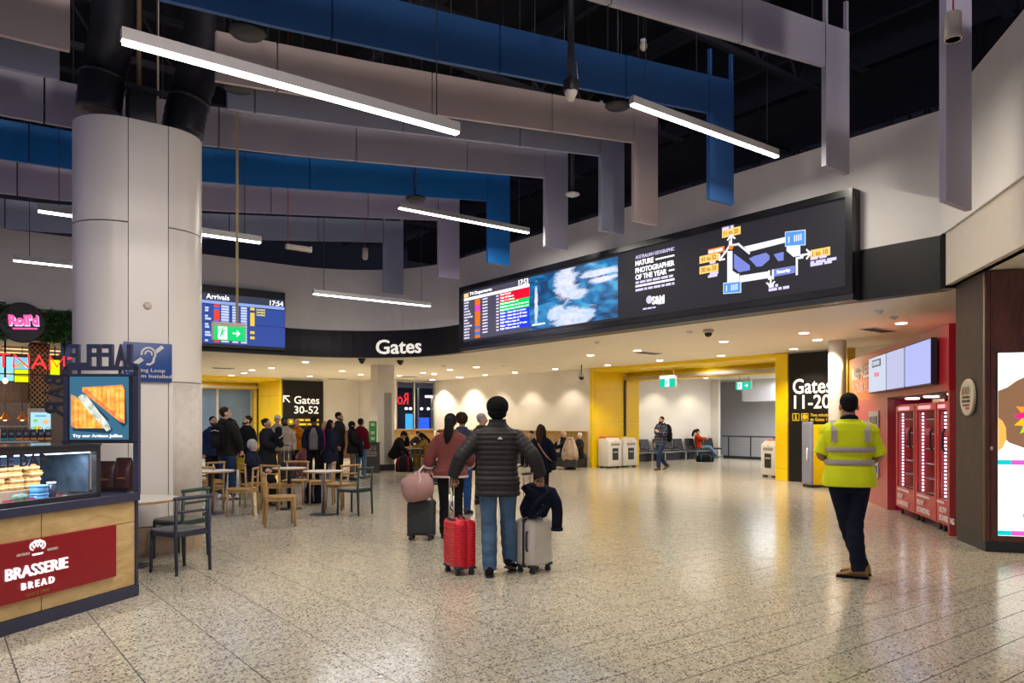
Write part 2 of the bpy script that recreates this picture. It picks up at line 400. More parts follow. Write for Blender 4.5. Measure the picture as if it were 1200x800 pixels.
# ---- hanging L-shaped baffles
def zb(u):
    pts = ((-9, 5.38), (.8, 5.44), (1.7, 5.47), (2.7, 5.55), (4.6, 5.75), (9.6, 6.37), (10.4, 6.47))
    for (a, za), (b, zb_) in zip(pts, pts[1:]):
        if u <= b: return za + (zb_ - za) * (u - a) / (b - a)
    return 6.47
JT = [-5.44, -3.24, -1.04, 1.16, 3.36, 5.56, 7.76, 9.6]
BAF = [(3.485, 'purple grey', (.30, .28, .36), 1.47, 1.23, None, 'hanging lowest beside the splayed wall'),
       (5.64, 'mid grey', (.30, .285, .34), 0, 0, None, 'crossing above the map screen'),
       (7.57, 'blue', (.02, .085, .25), 0, 0, None, 'nearer the camera than the other blue one'),
       (9.17, 'tan', (.46, .38, .36), 0, 0, (1.16, 2.62), 'split around the black ducts'),
       (9.99, 'slate grey', (.27, .29, .38), 0, 0, (1.25, 3.0), 'next behind the tan one'),
       (11.56, 'mauve grey', (.35, .33, .40), 0, 0, None, 'just in front of the far blue one'),
       (13.5, 'bright blue', (.005, .12, .38), 0, 0, None, 'farther of the two blue ones'),
       (15.53, 'light mauve', (.36, .32, .42), 0, 0, None, 'just behind the far blue one'),
       (18.3, 'dull blue grey', (.24, .27, .36), 0, 0, None, 'farthest of all, nearest the curved wall')]
for (y, cn, col, sh, dr, gap, where) in BAF:
    t = thing('ceiling_baffle', '%s ceiling baffle with a drop leg, %s' % (cn, where), 'baffle', (0, y, 0), 0, 'hanging ceiling baffles')
    col = tuple(min(1, q * 1.35) for q in col); m = mat('baffle_' + cn.replace(' ', '_'), col, .5, var=.03, scale=1); g = .012
    for a, b in zip(JT, JT[1:]):
        a -= sh; b -= sh
        if gap and a < gap[1] - .1 and b > gap[0] + .1:
            if b - gap[1] < .25: continue
            a = max(a, gap[1])
        mids = [q for q in (.8, 1.7, 2.7, 4.6) if a + .05 < q < b - .05]
        xs = [a + g] + mids + [b - g]
        poly = [(x, zb(x + sh)) for x in xs] + [(x, zb(x + sh) + .58) for x in xs[::-1]]
        obj('panel', MB().prism(poly, -.03, .03, 'y'), m, t)
        for q in (.15, .85):
            x = a + (b - a) * q; obj('hanger', MB().tube([(x, 0, zb(x + sh) + .57), (x, 0, 9.95)], .008, 5), M_bmet, t)
    obj('drop_leg', MB().prism([(9.6 - sh + .004, 5.03 - dr), (10.2 - sh, 5.03 - dr), (10.2 - sh, zb(10.2) + .58), (9.6 - sh + .004, zb(9.6) + .58)], -.034, .034, 'y'), m, t)
    for x in (9.64, 10.17): obj('hanger_bar', MB().box((x - sh, 0, zb(x) + .75), (.05, .05, .5)), m, t)
# ---- the big white column with its ducts
def stad(a0, a1, r, n=8):
    """points on the outline of the column, a in degrees: 180..270 left end, 270..360 right end (flat front between)"""
    out = []
    for k in range(n + 1):
        a = a0 + (a1 - a0) * k / n; c = (1.805, 10.2) if 90 <= a <= 270 else (2.241, 10.2)
        out.append((c[0] + r * math.cos(math.radians(a)), c[1] + r * math.sin(math.radians(a))))
    return out
colm = tag(link('column', None, None), kind='structure')
core = [p for p in stad(90, 270, .455, 14)] + stad(270.001, 450, .455, 14)
obj('core', MB().prism(core, 0, 5.02), mat('column_core', (.22, .20, .19), .7), colm)
M_clad = mat('white_cladding', (.76, .71, .65), .33, var=.02, scale=1)
def clad(o, i, z0, z1, nm='cladding_panel', m=M_clad):
    n = len(o); rings = []
    vs_ = [(x, y, z) for z in (z0, z1) for (x, y) in o] + [(x, y, z) for z in (z0, z1) for (x, y) in i]
    mb = MB(); fs = [(k, k + 1, n + k + 1, n + k) for k in range(n - 1)]
    mb.add(vs_[:2 * n], fs, True)
    mb.add(vs_, [(n + k, n + k + 1, 3 * n + k + 1, 3 * n + k) for k in range(n - 1)] + [(k + 1, k, 2 * n + k, 2 * n + k + 1) for k in range(n - 1)] + [(0, n, 3 * n, 2 * n), (2 * n - 1, n - 1, 3 * n - 1, 4 * n - 1)])
    return obj(nm, mb, m, colm)
g = .45
for (z0, z1) in ((.34, 3.875), (3.89, 5.09)):
    clad(stad(180 + g, 270 - g, .5), stad(180 + g, 270 - g, .46), z0, z1)
    clad(stad(92, 180 - g, .5), stad(92, 180 - g, .46), z0, z1)
    if z0 < 1: clad(stad(270 + g, 360 - g, .5), stad(270 + g, 360 - g, .46), 2.05, z1); clad(stad(270 + g, 276, .5, 2), stad(270 + g, 276, .46, 2), .34, 2.04)
    else: clad(stad(270 + g, 360 - g, .5), stad(270 + g, 360 - g, .46), z0, z1)
    clad(stad(360 + g, 448, .5), stad(360 + g, 448, .46), z0, z1)
clad([(1.810, 9.7), (2.236, 9.7)], [(1.810, 9.74), (2.236, 9.74)], .34, 5.09)
rb = MB()
for k in range(30):
    a = math.radians(277 + 82 * k / 29); rb.tube([(2.241 + .488 * math.cos(a), 10.2 + .488 * math.sin(a), .34), (2.241 + .488 * math.cos(a), 10.2 + .488 * math.sin(a), 2.04)], .016, 6)
obj('ribbed_panel', rb, mat('ribbed_white', (.66, .60, .54), .5), colm)
sk = stad(90, 270, .51, 14) + stad(270.001, 450, .51, 14)
obj('skirting', MB().prism(sk, 0, .33), mat('column_skirting', (.42, .31, .20), .5), colm)
for (z, x) in ((2.3, .0), (2.9, 0), (3.5, 0), (4.3, 0), (4.7, 0)):
    for xx in (1.797, 2.25): obj('fixing', MB().lathe([(0, -.004), (.008, -.004), (.008, .004), (0, .004)], (xx, 9.699, z), 8, ax='y'), M_grey, colm)
t = thing('round_sensor', 'small round beige button sensor on the white column', 'sensor', (2.01, 9.7, 2.93)); obj('cap', MB().lathe([(0, -.03), (.03, -.03), (.045, -.015), (.045, 0)], (0, 0, 0), 14, ax='y'), M_beige, t)
M_duct = mat('black_duct_foil', (.018, .018, .024), .38, var=.3, scale=3, bump=.5, bscale=5)
for lab, pts in (('fat black flexible duct rising from the rounded end of the column top nearest the shop', [(116, 132), (117, 118), (121, 87), (127, 62), (133, 35), (135, 0), (135, -60)]),
                 ('fat black flexible duct rising from the column top beside the tan baffle', [(214, 158), (215, 146), (221, 116), (232, 86), (240, 50), (241, 10), (241, -60)])):
    P = [on_y(x, y, 10.2 - .02 * max(0, 100 - y) / 100) for x, y in pts]
    fine = [];
    for i in range(len(P) - 1):
        for k in range(5): fine.append(P[i].lerp(P[i + 1], k / 5))
    fine.append(P[-1]); fine.append(Vector((P[-1].x, P[-1].y, 9.3)))
    for _ in range(4): fine = [fine[0]] + [(fine[i - 1] + fine[i] * 2 + fine[i + 1]) / 4 for i in range(1, len(fine) - 1)] + [fine[-1]]
    t = thing('flexible_duct', lab, 'duct', tuple(fine[0]))
    obj('duct_tube', MB().tube([p - fine[0] for p in fine], [.245 + .008 * (i % 2) for i in range(len(fine))], 20), M_duct, t)
    obj('clamp_band', MB().tube([fine[9] - fine[0], fine[10] - fine[0]], [.262, .262], 20), M_bmet, t)
p = on_y(165, 143, 10.0)
t = thing('junction_box', 'black equipment box between the two ducts on the column top', 'box', (p.x, p.y, 5.02))
obj('box_body', MB().rbox((0, 0, .25), (.3, .25, .46), .02), M_bmet, t); obj('box_lid', MB().box((0, 0, .5), (.36, .3, .05)), M_bmet, t)
obj('conduit', MB().tube([(-.02, 0, .5), (-.02, 0, 4.9)], .03), mat('brown_conduit', (.16, .10, .06), .5), t)
obj('cable', MB().tube([(.17, -.1, -.0), (.17, -.1, 4.9)], .012), M_beige, t)
# ---- slim white pillar under the low ceiling
p0 = Vector((11.3, 21.9, 0))
c2 = tag(link('pillar', None, None, None, (11.3, 21.9, 0)), kind='structure')
obj('shaft', MB().box((.3, .24, 1.7), (.6, .48, 3.4)), M_cream, c2)
rb = MB()
for k in range(9): rb.box((.24 + .03 * k, -.008, 1.35), (.016, .03, 2.3))
obj('ribbed_strip', rb, mat('ribbed_grey', (.50, .47, .42), .5), c2)
obj('skirting', MB().box((.3, .24, .1), (.63, .51, .2)), M_dsteel, c2)
# ---- white round-edged pillar by the drinks stand
c3 = tag(link('pillar', None, None, None, (16.26, 9.22, 0)), kind='structure')
obj('shaft', MB().lathe([(.19, 0), (.19, 3.4)], (0, 0, 0), 24), M_white, c3)
obj('pad', MB().rbox((-.1, -.19, 1.35), (.2, .05, 1.1), .02), mat('olive_pad', (.25, .21, .08), .6), c3)
# ---- recessed downlights
M_disc = glow('downlight_disc', (1, .95, .85), 9)
def downlight(x, y, z=3.4, e=38, ang=120, first=[None], label=None):
    if first[0] is None:
        t = thing('downlight', 'small round recessed downlight in the low white ceiling', 'light', (x, y, z), 0, 'recessed downlights'); first[0] = t
        obj('trim_ring', MB().lathe([(.1, -.004), (.125, -.004), (.13, 0)], (0, 0, 0), 20), M_cream, t)
        obj('lens', MB().lathe([(0, -.016), (.09, -.014), (.1, -.004)], (0, 0, 0), 20, False), M_disc, t)
    else: t = dup(first[0], (x, y, z), 0)
    if label: t['label'] = 'round recessed downlight ' + label
    if e: lamp('downlight_lamp', 'SPOT', (x, y, z - .05), e * 4.2, WARM, .07, angle=ang, blend=.5)
DL = ['nearest the curved black band, over the cafe tables', 'beside the arrivals board corner', 'before the slim white pillar', 'under the arrivals board, nearer the hall', 'nearest the big column', 'above the gates 30-52 panel', 'next to the slim white pillar top', 'in front of the dark window, nearer the hall', 'halfway between the dark window and the video wall end', 'closest to the dark night window', 'at the start of the spotlit wall', 'in front of the wide portal corner', 'nearest the video wall, before the portal', 'just outside the wide portal corner', 'above the teal sign without arrow', 'between the dome camera and the portal', 'over the middle of the wide portal', 'largest over the gates 11-20 wall', 'next to the largest one, above the gates 11-20 letters', 'above the drinks stand, nearest the brown kiosk', 'close over the thin yellow pillar']
for (px, py) in ((358, 424), (318, 431), (401, 434.5), (286, 437), (271, 439.5), (363, 440.5), (468, 440), (496, 436.5), (527, 433), (507, 445), (540, 442), (692, 416), (747, 410.5), (712, 427.5), (773, 422), (848, 400), (845, 416.5), (942, 390), (958, 398), (1056, 378.5), (930, 408.5)):
    p = on_z(px, py, 3.4); downlight(p.x, p.y, e=46, label=DL.pop(0))
for k, y in enumerate((28.3, 26.2, 24.3, 22.4, 20.1)): downlight(17.2, y, e=22, ang=110, label='washing the bench wall, %s from the dark window' % ('first', 'second', 'third', 'fourth', 'last')[k])
for k, (x, y) in enumerate(((21.5, 20.4), (23.6, 20.4), (25.7, 20.4), (22.5, 15), (26, 15), (13.2, 27), (9, 27), (6, 24), (1, 24), (14.5, 21), (15.3, 25))): downlight(x, y, e=46 if k > 2 else 20, label=('over the linked seats nearest the portal', 'over the middle linked seats', 'over the woman in orange red', 'inside the portal, nearer', 'inside the portal, farther', 'behind the slim pillar near the gates 30-52 panel', 'over the waiting crowd', 'behind the big column, nearer', 'over the noodle kitchen', 'between the slim pillar and the video wall', 'over the dark legged table')[k])
for (x, y, e) in ((24.5, 13, 60), (25.6, 16.5, 105), (27.0, 17.5, 100), (27.2, 12.5, 100), (19.0, 15.4, 16), (8.4, 33.0, 110), (10.2, 29.5, 90)): lamp('corridor_portal_fill', 'AREA', (x, y, 3.25), e, (1, .95, .88) if y > 29 or x < 20 else (.93, .96, 1), 1.2 if y > 29 or x < 20 else 3.4)  # added fill without fittings, brightening the corridor walls and yellow portals
# ---- ceiling fittings
for k, (px, py) in enumerate(((424, 422), (469, 424), (830, 388))):
    p = on_z(px, py - 2, 3.4)
    t = thing('dome_camera', 'black dome camera on the low ceiling, ' + ('near the curved sign band', 'beside the slim white pillar', 'in front of the yellow portal')[k], 'camera', tuple(p), 0, 'dome cameras')
    obj('housing', MB().lathe([(.1, 0), (.11, -.05), (.07, -.07)], (0, 0, 0), 16), M_beige if k > 1 else M_dsteel, t)
    obj('dome', MB().ell((0, 0, -.08), (.075, .075, .07), None, 14, 8), mat('black_dome', (.01, .01, .012), .1), t)
p = on_z(684, 412, 3.4); t = thing('dome_camera', 'black dome camera hung on a thin rod beside the yellow portal corner', 'camera', (16.5, 18.0, 3.4), 0, 'dome cameras')
obj('rod', MB().tube([(0, 0, 0), (0, 0, -.3)], .015), M_bmet, t); obj('housing', MB().lathe([(.03, -.3), (.09, -.34), (.09, -.4)], (0, 0, 0), 14), M_beige, t); obj('dome', MB().ell((0, 0, -.42), (.08, .08, .08), None, 12, 8), M_bmet, t)
for k, (px, py, w_) in enumerate(((1029, 386, .9), (395, 443.5, .8), (262, 431, .7), (480, 441, .8), (760, 413, .8))):
    p = on_z(px, py, 3.4)
    t = thing('ceiling_vent', 'flat grey slotted vent in the low ceiling, ' + ('above the drinks stand', 'above the gates 30-52 panel', 'nearest the big column', 'near the dark window', 'before the yellow portal')[k], 'vent', (p.x, p.y, 3.4), 0, 'ceiling vents')
    obj('vent_frame', MB().box((0, 0, -.008), (w_, .32, .016)), M_grey, t)
    for q in range(5): obj('slat', MB().box((0, -.11 + .055 * q, -.02), (w_ - .06, .02, .012)), M_dsteel, t)
for k, (px, py) in enumerate(((1030, 364), (1048, 371), (808, 388), (700, 400), (735, 384), (590, 428), (455, 432), (520, 428))):
    p = on_z(px, py, 3.4)
    t = thing('smoke_detector', 'small pale round detector on the low ceiling, ' + ('nearer of two by the drinks stand vent', 'farther of two by the drinks stand vent', 'beside the dome camera before the portal', 'near the middle of the video wall', 'near the map end of the video wall', 'near the departures end of the video wall', 'by the slim white pillar', 'before the dark window')[k], 'detector', tuple(p), 0, 'ceiling detectors')
    obj('base', MB().lathe([(.0, -.03), (.06, -.03), (.07, 0)], (0, 0, 0), 12), M_grey, t); obj('cap', MB().lathe([(0, -.045), (.03, -.045), (.035, -.03)], (0, 0, 0), 10), M_beige, t)
# ================================================================ PENDANT LIGHTS AND HUNG FITTINGS
M_tube = glow('led_strip', (1, .93, .80), 9)
M_tubec = glow('led_strip_cool', (.93, .94, 1), 8)
M_alu = mat('light_housing', (.42, .41, .40), .4, metal=.3, var=.03)
PEND = [(1.12, 6.28, 4.41, M_tube, 'longest looking linear light, in front of the big column and the ducts'), (6.69, 6.41, 5.39, M_tube, 'linear light under the blue baffle above the map screen'),
        (6.72, 12.2, 5.44, M_tube, 'linear light in front of the far blue drop leg'), (6.68, 16.0, 4.39, M_tubec, 'cool linear light beside the arrivals board and the curved wall'),
        (1.12, 11.94, 4.39, M_tubec, 'linear light passing behind the big column, upper of two'), (1.12, 15.86, 4.39, M_tubec, 'lowest linear light behind the big column, above the noodle shop sign')]
for (x, y, z, m, lab) in PEND:
    t = thing('linear_pendant_light', 'slim ' + lab, 'light', (x, y, z), 0, 'linear pendant lights')
    obj('housing', MB().box((1.5, 0, .05), (3.0, .075, .09)), M_alu, t); obj('diffuser', MB().box((1.5, 0, -.006), (2.98, .066, .024)), m, t)
    for q in (.25, 2.75): obj('suspension_cable', MB().tube([(q, 0, .09), (q, 0, 9.9 - z)], .006, 5), M_bmet, t)
    l = lamp('pendant_lamp', 'AREA', (x + 1.5, y, z - .03), 110 if m is M_tube else 45, NEUT if m is M_tube else (.95, .93, 1), 1)
    l.data.shape = 'RECTANGLE'; l.data.size = 2.9; l.data.size_y = .07
def hung(name, label, cat, loc, cord_col=None, r=.008, group=None):
    t = thing(name, label, cat, loc, 0, group)
    obj('cord', MB().tube([(0, 0, 0), (0, 0, 9.95 - loc[2])], r, 6), cord_col or M_bmet, t); return t
M_red_cord = mat('red_cord', (.45, .03, .03), .5)
p = on_y(1117, 30, 3.3); t = hung('hanging_speaker', 'beige cylindrical speaker hung on a red cord before the lowest baffle leg', 'speaker', (p.x, p.y, p.z), M_red_cord)
obj('shell', MB().lathe([(.03, .13), (.07, .12), (.075, .1), (.075, -.1), (.08, -.11), (.08, -.14)], (0, 0, 0), 18), M_beige, t); obj('grille', MB().lathe([(0, -.12), (.06, -.12), (.066, -.14)], (0, 0, 0), 16), mat('speaker_grille', (.6, .35, .25), .6), t)
p = on_y(428, 297, 17.2); t = hung('hanging_speaker', 'tiny pale cylindrical speaker hung on a red cord near the curved wall', 'speaker', (p.x, p.y, p.z), M_red_cord)
obj('shell', MB().lathe([(.05, .14), (.07, .12), (.07, -.12), (.05, -.14)], (0, 0, 0), 14), M_beige, t); obj('grille', MB().lathe([(0, -.15), (.05, -.15), (.05, -.14)], (0, 0, 0), 12), M_grey, t)
p = on_y(349, 291, 14.6); t = hung('battery_light', 'small off-white box light hung on a red cord above the cool linear light', 'light', (p.x - .2, p.y, p.z + .06), M_red_cord)
obj('box_body', MB().rbox((.2, 0, -.05), (.5, .1, .1), .03), M_beige, t); obj('end_cap', MB().box((.46, 0, -.05), (.03, .11, .11)), M_grey, t)
for (px, py, y, r, lab) in ((669, 110, 6.9, .045, 'white tipped sensor on a thick black pole before the near blue baffle'), (671, 228, 10.8, .04, 'flat white access point on a black pole before the mauve grey leg')):
    p = on_y(px, py, y); t = hung('pole_sensor' if r > .042 else 'access_point', lab, 'sensor', tuple(p), M_bmet, r)
    if r > .042:
        obj('bracket', MB().rbox((0, 0, .1), (.15, .15, .16), .03), M_bmet, t); obj('sensor_head', MB().lathe([(.08, .03), (.075, .0), (.05, -.05), (.035, -.08), (0, -.085)], (0, 0, 0), 16), mat('sensor_white', (.75, .68, .6), .4), t)
        obj('cable', MB().tube([(.05, -.04, .0), (.07, -.05, .15), (.05, -.04, .4)], .008, 6), M_beige, t)
    else: obj('housing', MB().lathe([(.04, .05), (.13, .02), (.13, -.01), (.06, -.04), (0, -.042)], (0, 0, 0), 18), mat('ap_white', (.8, .78, .76), .4), t)
p = on_y(616 + 138, 54, 8.3)
t = hung('hanging_camera', 'small white camera on a thin wire high above the blue baffle', 'camera', tuple(p), M_bmet, .006)
obj('camera_head', MB().ell((0, 0, 0), (.06, .06, .08), None, 12, 8), M_beige, t); obj('base', MB().lathe([(.05, .1), (.05, .06)], (0, 0, 0), 12), M_grey, t)
for k, (px, py, y, z) in enumerate(((290, 38, 8.2, 0), (724, 124, 8.3, 0), (487, 233, 12.9, 0), (279, 102, 9.6, 0))):
    p = on_y(px, py, y); t = hung('round_loudspeaker', 'round flat black ceiling loudspeaker, ' + ('above the start of the tan baffle', 'below the near blue baffle beside a linear light', 'below the far blue baffle', 'under the tan baffle, holding the exit sign rod')[k], 'speaker', tuple(p), M_bmet, .015, 'round black loudspeakers')
    obj('dish', MB().lathe([(.08, .05), (.19, .03), (.2, 0), (.17, -.03), (0, -.035)], (0, 0, 0), 20), M_bmet, t)
# ---- exit signs
M_green = glow('exit_green', (.0, .62, .16), 1.1); M_teal = glow('exit_teal', (.0, .60, .42), 1.0); M_signw = glow('sign_white', (1, 1, 1), 1.3)
def runner(t, x, z, s, m, y):
    mb = MB()
    mb.prism([(x + s * a, z + s * b) for a, b in ((-.05, .30), (.05, .30), (.07, .38), (0, .44), (-.07, .38))], y - .004, y, 'y')
    for pl in (((-.06, .28), (.1, .24), (.02, -.02), (-.14, .0)), ((-.12, .0), (.0, .0), (.16, -.16), (.1, -.22), (-.02, -.1)), ((-.14, .04), (-.02, -.06), (-.16, -.34), (-.26, -.3), (-.18, -.16)), ((.06, .24), (.22, .1), (.28, .16), (.12, .3)), ((-.06, .28), (-.24, .2), (-.24, .08), (-.3, .08), (-.3, .24), (-.1, .34))):
        mb.prism([(x + s * a, z + s * b) for a, b in pl], y - .004, y, 'y')
    return obj('running_figure', mb, m, t)
def arrow(mb, x, z, s, y, ang=0, th=.16):
    c, n = math.cos(ang), math.sin(ang)
    def R(pl): return [(x + s * (a * c - b * n), z + s * (a * n + b * c)) for a, b in pl]
    mb.prism(R([(-.5, -th / 2), (.38, -th / 2), (.38, th / 2), (-.5, th / 2)]), y - .004, y, 'y')
    for sg in (1, -1): mb.prism(R([(.5, 0), (.05, sg * .45), (.05 - th * .3, sg * .45 - sg * th), (.5 - th * 1.3, 0)]), y - .004, y, 'y')
    return mb
def exit_sign(label, loc, rz, w_, h_, m, left_x, arr, hang, hangx=(0,)):
    t = thing('exit_sign', label, 'sign', loc, rz, 'hanging exit signs')
    obj('casing', MB().box((0, .04, h_ * .5 + .02), (w_ + .03, .08, h_ + .06)), M_beige, t); obj('lit_face', MB().box((0, -.004, h_ * .5 - .01), (w_, .01, h_)), m, t)
    obj('white_panel', MB().box((left_x, -.011, h_ * .5 - .01), (h_ * .62, .006, h_ * .9)), M_signw, t); runner(t, left_x, h_ * .46, h_ * .95, m, -.014)
    if arr: obj('arrow', arrow(MB(), w_ * .22, h_ * .48, h_ * .55, -.009), M_signw, t)
    for q in hangx: obj('hanger_rod', MB().tube([(q, .04, h_ + .04), (q, .04, hang)], .014 if len(hangx) > 1 else .02, 8), mat('brass_rod', (.45, .36, .18), .5), t)
    return t
p = on_y(269, 398, 11.2); t = exit_sign('green running man exit sign with arrow hung on a long rod before the arrivals board', (p.x, 11.2, p.z), 0, .43, .20, M_green, -.1, True, 9.9 - p.z, (.12,))
p = on_x(782, 453, 18.6); t = exit_sign('teal exit sign without arrow hung on two rods under the yellow portal', tuple(p), -math.pi / 2, .62, .28, M_teal, .0, False, 3.3 - p.z, (-.22, .22)); obj('top_band', MB().box((0, -.006, .31), (.62, .012, .1)), M_signw, t)
p = on_x(871, 456, 23.5); t = exit_sign('teal exit sign with arrow hung in the corridor beyond the yellow portal', tuple(p), -math.pi / 2, .62, .28, M_teal, -.14, True, 3.4 - p.z, (-.2, .2))
# ================================================================ SCREENS AND SIGNS
W1 = glow('screen_white', (1, .97, 1), 1.5); SB = glow('screen_black', (.020, .019, .026), 1.0); LIL = glow('screen_lilac', (.75, .68, 1), 1.0)
def quad(t, m, x0, x1, z0, z1, y=-.004, name='screen_block'):
    return obj(name, MB().box(((x0 + x1) / 2, y, (z0 + z1) / 2), (x1 - x0, .003, z1 - z0)), m, t)
def lines(t, m, name, rects, y=-.006):
    mb = MB()
    for (x0, x1, z0, z1) in rects: mb.box(((x0 + x1) / 2, y, (z0 + z1) / 2), (x1 - x0, .002, z1 - z0))
    return tag(obj(name, mb, m, t), kind='stuff')
def fake_words(x0, x1, z, h, rnd=random):                 # rows of illegible small print, word by word
    out = []; x = x0
    while x < x1 - h:
        w_ = min(rnd.uniform(1.2, 4.5) * h, x1 - x); out.append((x, x + w_, z - h / 2, z + h / 2)); x += w_ + h * .55
    return out
# long video wall: local x from its far (departures) end
SX = 10.72
A0, A1 = on_x(540, 400, SX), on_x(1001, 330, SX)
Wv = A0.y - A1.y; ztop = on_x(995, 222, SX).z; zbot = on_x(995, 344, SX).z; H = ztop - zbot
vw = thing('video_wall', 'very long black framed video wall with departures, sea photo and terminal map', 'screen', (SX, A0.y, zbot), -math.pi / 2)
b_ = .11
obj('back_box', MB().box((Wv / 2, .09, H / 2), (Wv, .16, H)), M_bmet, vw)
fr = [((Wv / 2, -.01, H - b_ / 2), (Wv, .09, b_)), ((Wv / 2, -.01, b_ / 2), (Wv, .09, b_)), ((b_ / 2, -.01, H / 2), (b_, .09, H - 2 * b_)), ((Wv - b_ / 2, -.01, H / 2), (b_, .09, H - 2 * b_))]
for c, d in fr: obj('frame_bar', MB().box(c, d), mat('gloss_black_frame', (.012, .012, .014), .25), vw)
obj('lower_ledge', MB().box((Wv / 2, .06, -.05), (Wv, .2, .1)), M_bmet, vw)
obj('led_surface', MB().box((Wv / 2, .006, H / 2), (Wv - .2, .004, H - .2)), SB, vw)
def lx(px): return A0.y - on_x(px, 350, SX).y
def lz(px, py): return on_x(px, py, SX).z - zbot
x0, x1 = lx(541.5) + .05, lx(620.5); zt, zb_ = H - .16, .17; hh = zt - zb_
dp = tag(obj('departures_panel', MB().box(((x0 + x1) / 2, 0, (zt + zb_) / 2), (x1 - x0, .004, hh)), glow('dep_grey', (.075, .07, .115), 1), vw))
quad(vw, W1, x0 + .05, x1, zt - .17 * hh, zt - .115 * hh, name='header_strip')
quad(vw, glow('dep_icon', (1, .62, .25), 1.2), x0 + .05, x0 + .24, zt - .1 * hh, zt - .02 * hh, name='plane_icon')
text('T4 Departures', W1, vw, (x0 + .3, -.006, zt - .055 * hh), h=.10, w=.95, bold=.012, align='l'); text('17:53', W1, vw, (x1 - .04, -.006, zt - .055 * hh), h=.13, bold=.012, align='r')
rh = (.80 * hh) / 13; xs = x0 + .58 * (x1 - x0)
zr = zt - .175 * hh
RED, GRN, BLU = glow('dep_red', (.85, .0, .03), 1), glow('dep_green', (.0, .68, .16), 1), glow('dep_blue', (.0, .035, .85), 1)
quad(vw, RED, xs, x1, zr - 3 * rh, zr); quad(vw, GRN, xs, x1, zr - 6 * rh, zr - 3 * rh); quad(vw, BLU, xs, x1, zr - 12 * rh, zr - 6 * rh)
for i, s_ in enumerate(('Gate Closed', 'Gate 18 Closed', 'Gate 11 Closing', 'Boarding at Gate 14', 'Boarding at Gate 16, 27 min walk', 'Boarding at Gate 18, 27 min walk', 'Relax - Gate info in 2 mins', 'Relax - Gate info in 27 mins', 'Relax - Gate info in 22 mins', 'ETD 18:05 at Gate 15', 'Relax - Gate info in 27 mins', 'ETD 19:05 at Gate 15')):
    text(s_, W1, vw, (xs + .04, -.008, zr - (i + .5) * rh), h=rh * .55, w=min(.036 * len(s_), x1 - xs - .06), align='l', bold=.01, name='status_text')
rc = []; OR, MG, BT = [], [], []
for i in range(13):
    z = zr - (i + .5) * rh - .01
    L = random.uniform(.16, .38); rc += fake_words(x0 + .06, x0 + .06 + L, z, rh * .5)
    for (a, b) in ((.26, .38), (.47, .55), (.56, .62)) if i < 12 else (): rc.append((x0 + (x1 - x0) * (a + .06), x0 + (x1 - x0) * (b + .03) - .03, z - rh * .22, z + rh * .22))
    (MG if i in (2, 3) else BT if i in (9, 11) else OR).append((x0 + .2 * (x1 - x0), x0 + .28 * (x1 - x0), z - rh * .45, z + rh * .45))
lines(vw, glow('dep_text', (.85, .8, 1), 1.0), 'flight_rows', rc); lines(vw, glow('tail_orange', (1, .17, .0), 1.1), 'airline_tags', OR); lines(vw, glow('tail_magenta', (.9, .05, .55), 1.1), 'airline_tags', MG); lines(vw, glow('tail_blue', (.03, .2, .75), 1.1), 'airline_tags', BT)
